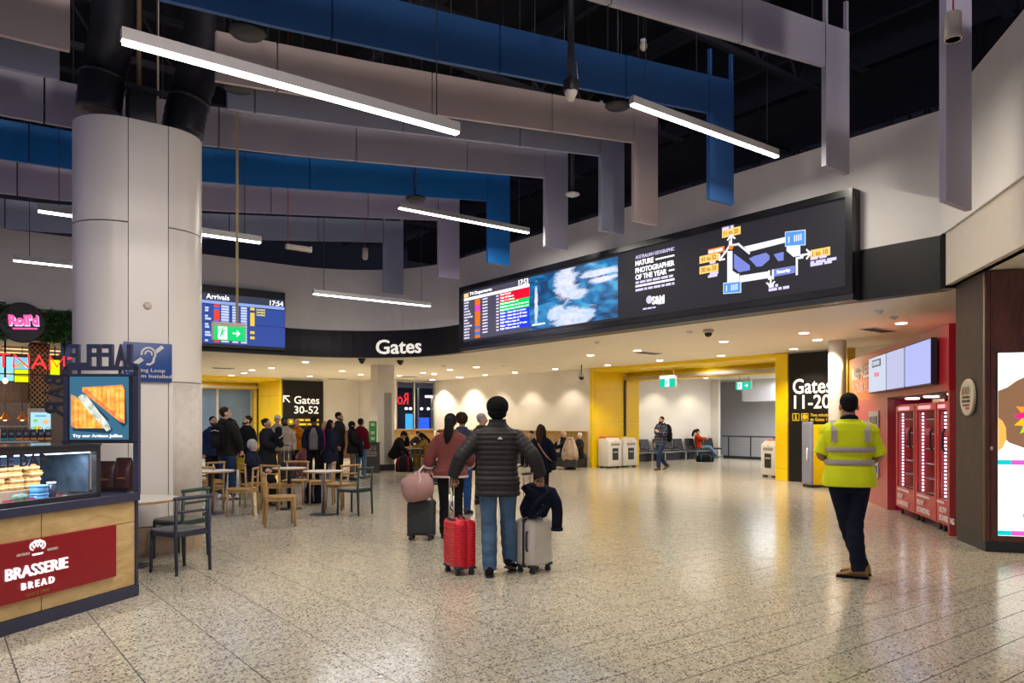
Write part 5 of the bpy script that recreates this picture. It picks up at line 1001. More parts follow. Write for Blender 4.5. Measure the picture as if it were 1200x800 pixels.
pp_([(.005, 1.30), (.05, 1.20), (.12, 1.12), (.3, 1.05), (.6, 1.0), (.95, 1.0), (1.0, 1.5), (.9, 1.78), (.7, 1.92), (.5, 1.95), (.34, 1.93), (.2, 1.86), (.10, 1.78), (.005, 1.74)], (.28, .14, .07), 'shirt', -.044); pp_([(.005, 1.02), (.05, 1.06), (.09, 1.16), (.085, 1.30), (.05, 1.38), (.005, 1.42)], (.95, .5, .1), 'hand', -.047); pp_([(.35, 1.75), (.5, 1.9), (.7, 1.9), (.85, 1.75), (.7, 2.15), (.45, 2.15)], (.95, .6, .35), 'face', -.047)
for k, (a, c) in enumerate(((150, (1, .35, .02)), (175, (.95, .02, .25)), (200, (1, .55, .02)), (225, (.5, .75, .05)), (120, (.95, .1, .35)), (90, (1, .3, .05)), (250, (.85, .02, .3)), (60, (.95, .5, .05)), (290, (.9, .05, .3)))):
    c_, s_ = math.cos(math.radians(a)), math.sin(math.radians(a)); cx_, cz_ = .42, 1.42
    pp_([(cx_, cz_), (cx_ + .16 * c_ - .05 * s_, cz_ + .16 * s_ + .05 * c_), (cx_ + .27 * c_, cz_ + .27 * s_), (cx_ + .16 * c_ + .05 * s_, cz_ + .16 * s_ - .05 * c_)], c, 'petal', -.050 - .003 * (k % 3))
for z in (.865, .02):
    for k, c in enumerate(((.0, .65, .65), (.8, .12, .65), (.75, .0, .12), (.9, .02, .3), (.95, .5, .05), (.3, .7, .1))): obj('colour_block', MB().box((.07 + .14 * k, -.046, z + .02), (.138, .006, .055)), glow('blk_%d' % k, c, 1), ps)
pp_([(.30, .62), (.42, .60), (.46, .68), (.38, .74), (.33, .68)], (.45, .68, .08), 'leaf', -.046); lines(ps, glow('poster_txt', (.45, .50, .48), .8), 'small_print', fake_words(.34, .9, .50, .05) + fake_words(.40, .9, .35, .045) + fake_words(.28, .9, .16, .03), -.046)
lines(ps, glow('poster_teal', (.25, .62, .58), .9), 'small_print', fake_words(.26, .9, .255, .04), -.046)
pl_ = thing('round_plaque', 'round cream plaque with coloured pattern on the dark kiosk side', 'sign', tuple(Vector((*(K2 + (K1 - K2) * .47 - Vector((CH.y, -CH.x)) * .03), 1.88))), DR)
obj('disc', MB().lathe([(0, -.015), (.225, -.015), (.235, -.005), (.235, .02), (0, .02)], (0, 0, 0), 32, False, ax='y'), mat('plaque_cream', (.62, .52, .38), .5), pl_)
for k in range(7): obj('colour_chip', MB().box((-.115 + .038 * k, -.02, .075 + .02 * (k % 2)), (.034, .006, .08)), mat('chip_%d' % k, ((.4, .05, .05), (.1, .3, .1), (.5, .35, .05), (.2, .1, .3), (.45, .1, .2), (.1, .3, .35), (.3, .3, .1))[k], .5), pl_)
lines(pl_, M_wal2, 'small_print', fake_words(-.13, .13, .0, .028) + fake_words(-.14, .14, -.05, .032) + fake_words(-.12, .12, -.1, .02), -.018); lines(pl_, M_mag, 'small_print', fake_words(-.02, .12, -.14, .03), -.018)
lamp('kiosk_soffit_lamp', 'AREA', (K2.x + .9, K2.y - .2, 2.9), 40, (1, .55, .2), .5, (math.pi, 0, 0))
lamp('kiosk_floor_lamp', 'SPOT', (K2.x + .6, K2.y - 1.5, 3.3), 130, (1, .66, .32), .1, angle=110)
# ================================================================ CAFE CHAIRS AND TABLES
M_oak = wood('oak', (.33, .18, .055), (.45, .27, .09), (6, 6, 1), .5, 3); M_grn = mat('green_stain', (.012, .045, .028), .45, var=.15); M_nvy = mat('navy_stain', (.025, .028, .055), .45, var=.15)
def make_chair(name, label, m, ms=None):
    t = thing(name, label, 'chair', (0, 0, 0), 0, 'cafe chairs'); w_, d_ = .44, .43
    rr = []
    for (z, s_) in ((.432, .97), (.437, 1.0), (.453, 1.0), (.457, .985)):
        rr.append([(.225 * s_ * (abs(math.cos(q)) ** .45) * (1 if math.cos(q) > 0 else -1), .02 + .215 * s_ * (abs(math.sin(q)) ** .45) * (1 if math.sin(q) > 0 else -1), z - .006 * math.cos(q) ** 2) for q in [2 * math.pi * k / 28 for k in range(28)]])
    obj('seat', MB().loft(rr), ms or m, t)
    for sx in (-1, 1):
        obj('leg', MB().tube([(sx * .19, .19, .435), (sx * .2, .2, .0)], [.019, .016], 8), m, t)
        obj('leg', MB().tube([(sx * .2, -.225, 0), (sx * .2, -.205, .43), (sx * .2, -.225, .79)], [.016, .02, .017], 8), m, t)
        obj('side_rail', MB().box((sx * .19, -.005, .41), (.02, .38, .045)), m, t)
    obj('front_rail', MB().box((0, .185, .41), (.36, .02, .045)), m, t); obj('rear_rail', MB().box((0, -.205, .41), (.36, .02, .045)), m, t)
    top = MB().tube([(-.215, -.222, .785), (-.1, -.24, .787), (.1, -.24, .787), (.215, -.222, .785)], .021, 8, True); obj('top_rail', top, m, t)
    obj('back_slat', MB().tube([(-.2, -.216, .645), (-.08, -.232, .645), (.08, -.232, .645), (.2, -.216, .645)], .014, 8), m, t)
    return t
def chair_at(b1, b2, f1, f2, label, proto, first=set()):
    B = (floor_pt(*b1) + floor_pt(*b2)) / 2; Fp = (floor_pt(*f1) + floor_pt(*f2)) / 2; c = (B + Fp) / 2; d = Fp - B; rz = math.atan2(d.y, d.x) - math.pi / 2
    if id(proto) not in first: first.add(id(proto)); proto.location = (c.x, c.y, 0); proto.rotation_euler = (0, 0, rz); proto['label'] = label; return proto
    return dup(proto, (c.x, c.y, 0), rz, label)
P_oak = make_chair('cafe_chair', 'x', M_oak); P_grn = make_chair('cafe_chair', 'x', M_grn, mat('grey_seat', (.20, .20, .17), .6)); P_nvy = make_chair('cafe_chair', 'x', M_nvy, mat('slate_seat', (.12, .12, .13), .6))
chair_at((205, 675), (245, 667), (176, 670), (216, 663), 'dark navy cafe chair at the table by the plywood counter', P_nvy)
chair_at((199, 653), (236, 652), (187, 655.5), (222, 648), 'dark green cafe chair with a pale seat close against the column', P_grn)
chair_at((313, 618), (309.5, 615), (347, 616.7), (342, 613), 'oak cafe chair standing alone nearest the camera, its back edge-on', P_oak)
chair_at((298, 604.5), (300, 601.5), (266.8, 604.8), (270, 602), 'oak cafe chair facing the big column, with its back beside the lone chair', P_oak)
chair_at((279, 592.5), (284, 595), (312, 590.5), (318, 593), 'oak cafe chair holding the grey haired woman', P_oak)
chair_at((303.5, 596), (325, 600.5), (327, 591), (351, 598), 'oak cafe chair showing its open back at the small white table', P_oak)
chair_at((343, 587), (357, 588), (334, 590.5), (348, 592.5), 'oak cafe chair tucked under the far side of the small white table', P_oak)
chair_at((383, 588), (394, 593), (361, 592), (371, 589.5), 'oak cafe chair on the far side of the bigger white table', P_oak)
chair_at((404, 598), (420, 596), (383, 597), (397, 592.5), 'oak cafe chair between the bigger white table and the dark green chair', P_oak)
chair_at((417, 604), (435.5, 602), (395.7, 603.5), (413, 600), 'dark green cafe chair beside the bigger white table', P_grn)
chair_at((231, 599), (246, 603), (240, 596), (255.7, 601), 'oak cafe chair just behind the column edge, nearer the camera', P_oak)
chair_at((248.5, 588), (253, 592), (233, 587), (239, 591), 'oak cafe chair just behind the column edge, farther one', P_oak)
chair_at((454, 549), (458, 551), (470, 549), (474, 551), 'black stained chair under the man resting his head on his hand', make_chair('cafe_chair', 'x', M_bmet))
chair_at((507, 551), (511, 549.5), (494, 551), (498, 549.5), 'dark green chair under the woman in the mustard coat', P_grn)
M_ttop = mat('table_white', (.72, .70, .66), .35, var=.02); M_edge = wood('table_edge', (.38, .20, .08), (.5, .28, .12), (2, 2, 2), .5)
def table(label, c, r, hgt=.74, pole=M_steel):
    t = thing('cafe_table', label, 'table', (c.x, c.y, 0), 0, 'round cafe tables')
    obj('table_top', MB().lathe([(0, hgt - .003), (r, hgt - .003), (r, hgt), (0, hgt)], (0, 0, 0), 40, False), M_ttop, t); obj('edge_band', MB().lathe([(0, hgt - .028), (r - .015, hgt - .028), (r, hgt - .02), (r, hgt - .003), (0, hgt - .003)], (0, 0, 0), 40, False), M_edge, t)
    obj('pedestal', MB().lathe([(.035, .02), (.035, hgt - .05), (.09, hgt - .03)], (0, 0, 0), 16), pole, t); obj('base_disc', MB().lathe([(0, 0), (.23, 0), (.23, .008), (.05, .022), (0, .022)], (0, 0, 0), 28), M_dsteel, t); return t
table('white round cafe table with a steel post beside the dark green chair', floor_pt(379, 602.5), .34)
table('white round cafe table behind the open backed oak chair', floor_pt(339, 596), .30, pole=M_dsteel)
table('white topped cafe table cut off by the big column', floor_pt(246, 602), .40, pole=M_dsteel)
cn = at_depth(148, 590, 8.25); table('pale cafe table squeezed between the plywood counter and the navy chair', cn, .52, .735, M_dsteel)
# ================================================================ WALL BENCHES, TABLE, BINS, SEATS, RAIL
bench = thing('wall_bench', 'long timber backed wall bench under the white wall with spot lights', 'bench', (18.0, 29.2, 0), -math.pi / 2)
n = 8; Lb = 9.6
for k in range(n):
    x0 = Lb * k / n + .3
    obj('back_panel', MB().box((x0 + Lb / n / 2, -.04, .78), (Lb / n - .012, .06, .86)), M_wood, bench); obj('seat_cushion', MB().box((x0 + Lb / n / 2, -.3, .41), (Lb / n - .012, .46, .09)), mat('bench_seat', (.05, .04, .03), .5), bench)
obj('cap_rail', MB().box((Lb / 2 + .3, -.05, 1.225), (Lb, .09, .03)), M_wood, bench); obj('toe_kick', MB().box((Lb / 2 + .3, -.26, .18), (Lb, .42, .36)), M_bmet, bench)
b2 = thing('wall_bench', 'timber backed wall bench below the dark night window', 'bench', (15.4, 29.3, 0))
for k in range(2):
    obj('back_panel', MB().box((.62 + 1.24 * k, -.04, .80), (1.23, .06, .80)), M_wood, b2); obj('seat_cushion', MB().box((.62 + 1.24 * k, -.3, .41), (1.23, .46, .09)), mat('bench_seat', (.05, .04, .03), .5), b2)
obj('toe_kick', MB().box((1.24, -.26, .18), (2.48, .42, .36)), M_bmet, b2); obj('ledge', MB().box((1.24, -.06, 1.21), (2.48, .12, .03)), M_wood, b2)
tc_ = at_depth(481, 527, 24.6); dt = thing('dining_table', 'dark legged timber table between the two seated people', 'table', (tc_.x, tc_.y, 0), -YAW)
obj('table_top', MB().box((0, 0, .72), (.85, .7, .04)), M_edge, dt)
for sx in (-1, 1):
    for sy in (-1, 1): obj('leg', MB().box((sx * .36, sy * .29, .35), (.05, .05, .7)), M_bmet, dt)
for k, (dx, c_, nm) in enumerate(((-.05, (.55, .25, .05), 'amber drink in a glass on the dark legged table'), (.12, (.75, .72, .68), 'white paper cup on the dark legged table'))):
    q = tc_ + Matrix.Rotation(-YAW, 3, 'Z') @ Vector((dx, .1, 0)); t = thing('drinking_cup', nm, 'cup', (q.x, q.y, .74)); obj('cup_body', MB().lathe([(0, 0), (.032, 0), (.042, .13), (.0, .13)], (0, 0, 0), 14), mat('cup_%d' % k, c_, .3), t); obj('rim', MB().lathe([(.043, .125), (.045, .13), (.043, .135)], (0, 0, 0), 14), M_wht if False else M_ttop, t)
# recycling bins
M_bin = mat('bin_white', (.72, .70, .66), .4, var=.02)
def bin_(label, loc, rz, hood, grp='recycling bins'):
    t = thing('recycling_bin', label, 'bin', loc, rz, grp); w_, d_, h_ = .66, .52, 1.0
    obj('bin_body', MB().rbox((0, 0, .05 + .44), (w_, d_, .88), .05), M_bin, t); obj('hood', MB().loft([[(x, y, z) for x, y in ((-w_ / 2, -d_ / 2 + .04), (w_ / 2, -d_ / 2 + .04), (w_ / 2, d_ / 2), (-w_ / 2, d_ / 2))] for z in (.93,)] + [[(-w_ / 2 + .04, -d_ / 2 + .16, 1.03), (w_ / 2 - .04, -d_ / 2 + .16, 1.03), (w_ / 2 - .04, d_ / 2 - .03, 1.03), (-w_ / 2 + .04, d_ / 2 - .03, 1.03)]], True, False), M_bin, t)
    obj('coloured_lid', MB().loft([[(x, y, 1.0) for x, y in ((-w_ / 2 + .02, -d_ / 2 + .14), (w_ / 2 - .02, -d_ / 2 + .14), (w_ / 2 - .02, d_ / 2), (-w_ / 2 + .02, d_ / 2))], [(-w_ / 2 + .06, -.08, 1.06), (w_ / 2 - .06, -.08, 1.06), (w_ / 2 - .06, d_ / 2 - .05, 1.06), (-w_ / 2 + .06, d_ / 2 - .05, 1.06)]], True, False), mat('bin_lid_' + hood, (.55, .04, .01) if hood == 'red' else (.65, .42, .0), .4), t)
    obj('slot', MB().box((0, -d_ / 2 - .002, .80), (w_ * .62, .02, .07)), mat('bin_slot', (.30, .29, .26), .5), t); obj('notice_board', MB().box((0, -d_ / 2 - .004, .47), (w_ * .42, .012, .40)), M_bmet, t); obj('notice_line', MB().box((0, -d_ / 2 - .012, .54), (w_ * .3, .004, .03)), M_grey, t); obj('lock', MB().lathe([(0, -.012), (.02, -.012), (.02, 0)], (0, -d_ / 2, .9), 10, ax='y'), M_steel, t)
    for sx in (-1, 1): obj('foot', MB().box((sx * .24, -.16, .025), (.08, .12, .05)), M_bmet, t); obj('foot', MB().box((sx * .24, .16, .025), (.08, .12, .05)), M_bmet, t)
    return t
bin_('white recycling bin with a red lid against the yellow portal', (18.48, 18.72, 0), 0, 'red'); bin_('white recycling bin with a yellow lid against the yellow portal', (19.24, 18.72, 0), 0, 'yellow')
p = floor_pt(899, 559); bin_('lone white bin with a red lid behind the thin yellow pillar', (p.x + .25, p.y - .1, 0), -math.pi / 2 - .3, 'red')
# linked seats in the corridor
M_bl = mat('black_vinyl', (.02, .021, .026), .4, var=.1)
ns = 0
for g_, (xs_, n_, lab) in enumerate(((20.55, 4, 'row of linked black seats nearest the yellow portal edge'), (23.2, 3, 'row of linked black seats behind the walking man'), (25.2, 3, 'row of linked black seats where the woman in orange sits'))):
    t = thing('linked_seats', lab, 'seating', (xs_, 20.85, 0), 0, 'linked airport seats')
    obj('beam', MB().box((n_ * .31, .12, .33), (n_ * .62, .08, .08)), M_steel, t); obj('ledge_box', MB().box((n_ * .31, .18, .14), (n_ * .62 + .05, .4, .28)), M_dsteel, t)
    for k in range(n_):
        x = .31 + .62 * k; obj('seat', MB().rbox((x, -.05, .42), (.54, .48, .07), .04), M_bl, t); obj('backrest', MB().rbox((0, 0, 0), (.54, .42, .06), .04, 4, Matrix.Rotation(math.radians(78), 3, 'X')), M_bl, t).location = (x, .22, .66); obj('arm_bracket', MB().box((x - .30, .0, .52), (.03, .34, .04)), M_steel, t)
    for x in (.3, n_ * .62 - .3): obj('leg', MB().box((x, .0, .16), (.05, .4, .32)), M_steel, t)
h0, h1 = Vector((27.2, 20.6, 0)), Vector((27.0, 16.6, 0))
hr = thing('hand_rail', 'grey metal handrail with thin wires in front of the grey corridor wall', 'railing', tuple(h0), math.atan2((h1 - h0).y, (h1 - h0).x)); Lh = (h1 - h0).length
for k in range(4): obj('post', MB().box((.25 + 1.15 * k, 0, .47), (.05, .02, .94)), M_dsteel, hr)
obj('top_rail', MB().tube([(-.1, 0, .95), (Lh, 0, .95)], .028, 8), M_dsteel, hr); obj('kerb', MB().box((Lh / 2, .0, .06), (Lh, .1, .12)), M_dsteel, hr)
for k in range(5): obj('wire', MB().tube([(.1, 0, .22 + .13 * k), (Lh, 0, .22 + .13 * k)], .007, 5), M_steel, hr)
# charging kiosk (yellow with blue grey side)
p = floor_pt(961, 571); t = thing('service_kiosk', 'upright yellow self service kiosk with a blue grey side, beside the gates 11-20 wall', 'kiosk', (p.x, p.y, 0), -YAW + math.radians(6))
obj('cabinet', MB().rbox((.03, .1, .78), (.52, .36, 1.44), .03), M_yel, t); obj('side_shell', MB().rbox((-.27, .08, .82), (.1, .42, 1.5), .04), mat('kiosk_blue_grey', (.24, .26, .36), .4), t); obj('side_handle', MB().tube([(-.33, -.02, .62), (-.35, -.04, .66), (-.35, -.04, .9), (-.33, -.02, .94)], .02, 8), M_grey, t); obj('base', MB().box((0, .1, .03), (.56, .4, .06)), M_dsteel, t)
obj('round_icon', MB().lathe([(.035, -.004), (.05, -.004), (.05, 0)], (-.02, -.082, 1.38), 16, ax='y'), M_bmet, t); obj('round_icon', MB().lathe([(.03, -.004), (.045, -.004), (.045, 0)], (-.02, -.082, .98), 16, ax='y'), M_bmet, t); text('A', M_bmet, t, (.0, -.086, 1.16), h=.2, bold=.0); tag(obj('small_print', MB().box((.1, -.082, 1.46), (.22, .004, .015)), M_bmet, t), kind='stuff')
# board sign and green poster by the slim pillar
M_chalk = mat('chalkboard', (.030, .030, .030), .7, var=.15); p = at_depth(434.5, 494, 23.5); p.z = 0
af = thing('a_frame_sign', 'black A-frame board sign standing before the slim white pillar', 'sign', (p.x, p.y, 0), -YAW + math.radians(8))
af_w = .54
for s_, nm in ((-1, 'front_board'), (1, 'rear_board')): o = obj(nm, MB().box((0, 0, .47), (af_w, .02, .94)), M_chalk, af); o.rotation_euler = (math.radians(14 * s_), 0, 0); o.location = (0, s_ * .25, 0)
o = obj('hinge_bar', MB().tube([(-.3, 0, .925), (.3, 0, .925)], .015, 6), M_bmet, af)
fl = []
for z, w_, h_ in ((.66, .36, .03), (.60, .42, .03), (.54, .34, .03), (.18, .26, .03)): fl += fake_words(-w_ / 2, w_ / 2, z, h_)
o = lines(af, mat('chalk_print', (.32, .32, .30), .8, var=0), 'small_print', fl, -.013); o.rotation_euler = (math.radians(-14), 0, 0); o.location = (0, -.25, 0)
mb = MB()
for k in (-1, 0, 1): ring_arc(mb, .12 * k, .8, .045, .012, 0, 360, -.012); mb.box((.12 * k, -.014, .74), (.07, .003, .015))
o = obj('cup_symbols', mb, mat('chalk_print', (.32, .32, .30), .8), af); o['kind'] = 'stuff'; o.rotation_euler = (math.radians(-14), 0, 0); o.location = (0, -.25, 0)
p = at_depth(437, 494, 23.95); p.z = 0; gp = thing('green_banner', 'tall narrow bright green banner behind the A-frame board', 'banner', (p.x, p.y, 0), -YAW); obj('post', MB().tube([(0, .02, 0), (0, .02, 1.55)], .02, 8), M_dsteel, gp); obj('foot', MB().lathe([(0, 0), (.2, 0), (.2, .02), (0, .03)], (0, 0, 0), 18), M_dsteel, gp)
obj('banner_face', MB().box((0, -.01, 1.22), (.24, .02, .74)), mat('banner_green', (.03, .32, .05), .5), gp)
for z in (1.48, 1.22, 1.04): obj('banner_mark', MB().rbox((0, -.024, z), (.12, .006, .09), .004), mat('banner_pale', (.5, .6, .45), .6), gp)
t = thing('timber_screen', 'small brown timber screen behind the man in maroon', 'screen', (13.55, 30.9, 0), 0); obj('board', MB().box((.6, 0, .6), (1.5, .06, 1.2)), mat('brown_board', (.16, .07, .03), .5), t); obj('foot_rail', MB().box((.6, 0, .02), (1.5, .2, .04)), M_dsteel, t)
# ================================================================ LUGGAGE
def caster(parent, x, y):
    w_ = obj('wheel', MB().lathe([(0, -.012), (.022, -.012), (.024, -.006), (.024, .006), (.022, .012), (0, .012)], (x, y - .013, .024), 12, ax='y').lathe([(0, -.012), (.022, -.012), (.024, -.006), (.024, .006), (.022, .012), (0, .012)], (x, y + .013, .024), 12, ax='y'), M_bmet, parent)
    obj('fork', MB().rbox((x, y, .052), (.04, .045, .03), .01), M_bmet, w_)
def suitcase(label, p, rz, w_, d_, h_, m, ribs, hz, grp='rolling suitcases', trim=None):
    t = thing('suitcase', label, 'suitcase', (p.x, p.y, 0), rz, grp)
    for s_ in (-1, 1):
        mb = MB(); R = .055; rr = []
        yy = [(.006, .0), (.03, .0), (d_ / 2 - R, .0), (d_ / 2 - R * .35, R * .18), (d_ / 2 - .004, R * .6), (d_ / 2, R)]
        for (y, ins) in yy:
            ring = []
            for (sx, sz, a0) in ((1, 1, 0), (-1, 1, 90), (-1, -1, 180), (1, -1, 270)):
                for k in range(6):
                    a = math.radians(a0 + 18 * k); q = max(R - ins, .012) if ins < R else .012
                    ring.append((sx * (w_ / 2 - R) + q * math.cos(a), s_ * y, .065 + h_ / 2 + sz * (h_ / 2 - R) + q * math.sin(a)))
            rr.append(ring)
        mb.loft(rr); obj('shell', mb, m, t)
        if ribs:
            nr = 13
            for k in range(nr):
                z = .065 + .07 + (h_ - .14) * k / (nr - 1)
                P = [(-w_ / 2 - .002, s_ * .035, z), (-w_ / 2 - .002, s_ * (d_ / 2 - .05), z), (-w_ / 2 + .022, s_ * (d_ / 2 - .012), z), (-w_ / 2 + .055, s_ * (d_ / 2 + .002), z - .004), (0, s_ * (d_ / 2 + .002), z - .02), (w_ / 2 - .06, s_ * (d_ / 2 + .002), z)]
                obj('rib', MB().tube(P, .0065, 6), m, t)
    obj('zip_band', MB().rbox((0, 0, .065 + h_ / 2), (w_ + .004, .016, h_ + .002), .05), trim or M_bmet, t).rotation_euler = (0, 0, 0)
    for sx in (-1, 1):
        for sy in (-1, 1): caster(t, sx * (w_ / 2 - .05), sy * (d_ / 2 - .045)); obj('corner_guard', MB().rbox((sx * (w_ / 2 - .045), sy * (d_ / 2 - .045), .078), (.08, .08, .035), .02), M_bmet, t)
    for sx in (-1, 1): obj('handle_rod', MB().tube([(sx * .055, d_ / 2 - .03, h_ + .04), (sx * .055, d_ / 2 - .03, (h_ + hz) / 2 + .05)], .0095, 8), M_steel, t); obj('handle_rod', MB().tube([(sx * .055, d_ / 2 - .03, (h_ + hz) / 2 + .04), (sx * .055, d_ / 2 - .03, hz)], .007, 8), M_steel, t)
    trim_w = .05 if not ribs and hz > 1 else 0
    if trim_w: obj('seam_band', MB().rbox((0, 0, .065 + h_ / 2), (w_ + .010, trim_w, h_ + .008), .055), M_bmet, t); obj('side_handle', MB().tube([(-w_ / 2 - .004, -.055, .24), (-w_ / 2 - .022, -.055, .26), (-w_ / 2 - .022, -.055, .42), (-w_ / 2 - .004, -.055, .44)], .010, 8), M_bmet, t)
    obj('handle_grip', MB().tube([(-.07, d_ / 2 - .03, hz), (.07, d_ / 2 - .03, hz)], .014, 8, True), M_bmet, t); obj('handle_socket', MB().rbox((0, d_ / 2 - .03, h_ + .06), (.16, .035, .03), .01), M_bmet, t)
    obj('carry_handle', MB().tube([(-.07, -.02, h_ + .062), (-.055, -.02, h_ + .085), (.055, -.02, h_ + .085), (.07, -.02, h_ + .062)], .010, 8), M_bmet, t)
    return t
p = floor_pt(538.5, 671); suitcase('small glossy red ribbed suitcase held by the man in the black turban', p, head(0) + math.radians(118), .36, .24, .50, mat('suitcase_red', (.62, .006, .02), .28, var=.04), True, 1.03, trim=mat('suitcase_red_dark', (.40, .004, .014), .35))
def marble():
    m = mat('suitcase_marble', (.62, .57, .48), .3, var=.14, scale=4); return m
p = floor_pt(626, 669); suitcase('white marbled suitcase with a black seam under the draped dark coat', p, head(0) + math.radians(50), .36, .25, .50, marble(), False, 1.02)
p = floor_pt(494, 632); suitcase('dark grey soft suitcase under the pink duffel bag', p, head(0) + math.radians(172), .36, .24, .46, mat('suitcase_charcoal', (.028, .029, .033), .75, var=.15, bump=.4, bscale=40), False, .94)
p = at_depth(489, 571, 9.98); du = thing('duffel_bag', 'dusty pink barrel duffel bag riding on the dark grey suitcase', 'bag', tuple(p), head(0) + math.radians(14)); M_pink = mat('duffel_pink', (.40, .215, .20), .6, var=.1, scale=6, bump=.8, bscale=7)
mb = MB(); mb.tube([(-.20, 0, 0), (-.17, 0, 0), (-.09, 0, 0), (0, 0, 0), (.09, 0, 0), (.17, 0, 0), (.20, 0, 0)], [.10, .155, .178, .182, .178, .155, .10], 22); o = obj('bag_body', mb, M_pink, du); o.rotation_euler = (0, math.radians(-12), 0)
for s_ in (-1, 1): obj('carry_strap', MB().tube([(s_ * .05 - .06, -.17 * s_, .02), (s_ * .05 - .03, -.15 * s_, .12), (.02, -.04 * s_, .21), (.075, -.015, .275), (.09, 0, .28)], .011, 6), mat('strap_pale', (.65, .45, .42), .6), du)
obj('zip_line', MB().tube([(-.15, -.02, .165), (0, -.02, .186), (.15, -.02, .168)], .006, 5), mat('strap_pale', (.65, .45, .42), .6), du); obj('end_patch', MB().ell((.19, 0, .035), (.02, .09, .09), None, 14, 8), mat('duffel_pink_dark', (.42, .22, .2), .6), du)
# draped coat: soft folded body with two hanging sleeves
p = at_depth(632, 588, 7.93); dc = thing('draped_coat', 'bundled dark navy coat draped over the white marbled suitcase', 'coat', tuple(p), head(0)); M_coat = cloth('coat_navy', (.009, .011, .026), .6, 10)
mb = MB(); rr = []
for (z, w_, d_, cx_) in ((-.15, .10, .10, -.06), (-.13, .135, .13, -.05), (-.05, .155, .14, -.035), (.03, .15, .13, -.01), (.09, .14, .12, 0), (.14, .12, .10, -.01), (.18, .085, .08, -.03), (.20, .04, .04, -.04)):
    rr.append([(cx_ + (w_ + .016 * math.sin(5 * q + 9 * z) + .010 * math.sin(9 * q - 14 * z)) * math.cos(q), (d_ + .014 * math.sin(6 * q + 7 * z)) * math.sin(q), z + .014 * math.sin(4 * q)) for q in [2 * math.pi * i / 44 for i in range(44)]])
mb.loft(rr)
mb.tube([(.04, 0, .10), (.12, -.04, .09), (.17, -.06, .0), (.185, -.06, -.10), (.18, -.06, -.24)], [.08, .075, .062, .058, .056], 12, True); mb.tube([(-.04, -.08, .05), (-.11, -.11, .12), (-.15, -.08, .15), (-.10, -.03, .17)], [.05, .05, .045, .035], 10, True)
mb.tube([(.08, -.13, .10), (-.02, -.155, .02), (-.10, -.14, -.08)], [.022, .028, .02], 8, True); mb.tube([(.10, -.10, .0), (.02, -.15, -.07), (-.05, -.15, -.14)], [.02, .026, .02], 8, True)
o = obj('coat_cloth', mb, M_coat, dc); r = o.modifiers.new('r', 'REMESH'); r.mode = 'VOXEL'; r.voxel_size = .008; r.use_smooth_shade = True; s_ = o.modifiers.new('s', 'SMOOTH'); s_.iterations = 2
obj('sleeve_cuff', MB().lathe([(.05, 0), (.062, .0), (.062, .035), (.05, .035)], (.18, -.06, -.29), 14), M_coat, dc); obj('toggle', MB().lathe([(0, -.01), (.014, -.01), (.014, .01), (0, .01)], (.03, -.13, -.02), 8, ax='y'), M_bmet, dc)
# wheelchair between the travellers
p = floor_pt(513, 598); wc = thing('wheelchair', 'orange framed wheelchair half hidden behind the woman in pink', 'wheelchair', (p.x, p.y, 0), head(10)); M_or = mat('frame_orange', (.60, .16, .01), .4)
for s_ in (-1, 1):
    wl = obj('wheel', MB().tube([(s_ * .28, .29 * math.cos(2 * math.pi * k / 24), .30 + .29 * math.sin(2 * math.pi * k / 24)) for k in range(25)], .014, 6), M_bmet, wc)
    for k in range(8): a = 2 * math.pi * k / 8; obj('spoke', MB().tube([(s_ * .28, 0, .30), (s_ * .28, .28 * math.cos(a), .30 + .28 * math.sin(a))], .003, 4), M_steel, wl)
    obj('push_handle', MB().tube([(s_ * .22, .0, .30), (s_ * .22, -.12, .50), (s_ * .22, -.16, .92), (s_ * .22, -.26, .94)], .014, 8), M_or, wc); obj('side_frame', MB().tube([(s_ * .22, -.12, .50), (s_ * .22, .32, .48), (s_ * .22, .40, .14), (s_ * .22, .50, .10)], .014, 8), M_or, wc); obj('front_wheel', MB().lathe([(0, -.015), (.08, -.015), (.08, .015), (0, .015)], (s_ * .22, .40, .08), 14, ax='y'), M_bmet, wc); obj('armrest', MB().rbox((s_ * .22, .1, .70), (.05, .3, .03), .01), M_bmet, wc)
obj('seat', MB().box((0, .1, .48), (.42, .42, .03)), M_bmet, wc); obj('backrest', MB().box((0, -.14, .70), (.42, .02, .38)), M_bmet, wc); obj('bag_strap', MB().tube([(-.15, -.18, .88), (-.05, -.2, .66), (.1, -.2, .6), (.16, -.18, .86)], .018, 6), mat('tag_white', (.6, .6, .6), .5), wc)
# small bags about the cafe
def soft_bag(name, label, cat, p, rz, s_, m, m2):
    t = thing(name, label, cat, (p.x, p.y, 0), rz); a, b, c = s_; rr = []
    for (z, k) in ((0, .86), (.04, 1), (.5, 1.0), (.8, .86), (.95, .55), (1, .25)): rr.append([(a * k * (abs(math.cos(q)) ** .6) * (1 if math.cos(q) > 0 else -1), b * k * (abs(math.sin(q)) ** .6) * (1 if math.sin(q) > 0 else -1), z * c) for q in [2 * math.pi * i / 20 for i in range(20)]])
    obj('bag_body', MB().loft(rr), m, t); obj('front_pocket', MB().rbox((0, -b, c * .32), (a * 1.3, .06, c * .42), .02), m2, t); obj('top_loop', MB().tube([(-.06, 0, c * .97), (-.04, 0, c * 1.08), (.04, 0, c * 1.08), (.06, 0, c * .97)], .012, 6), m2, t)
    for sx in (-1, 1): obj('shoulder_strap', MB().tube([(sx * a * .5, b * .8, c * .9), (sx * a * .6, b * 1.25, c * .6), (sx * a * .55, b * .95, c * .1)], .016, 6), m2, t)
    return t
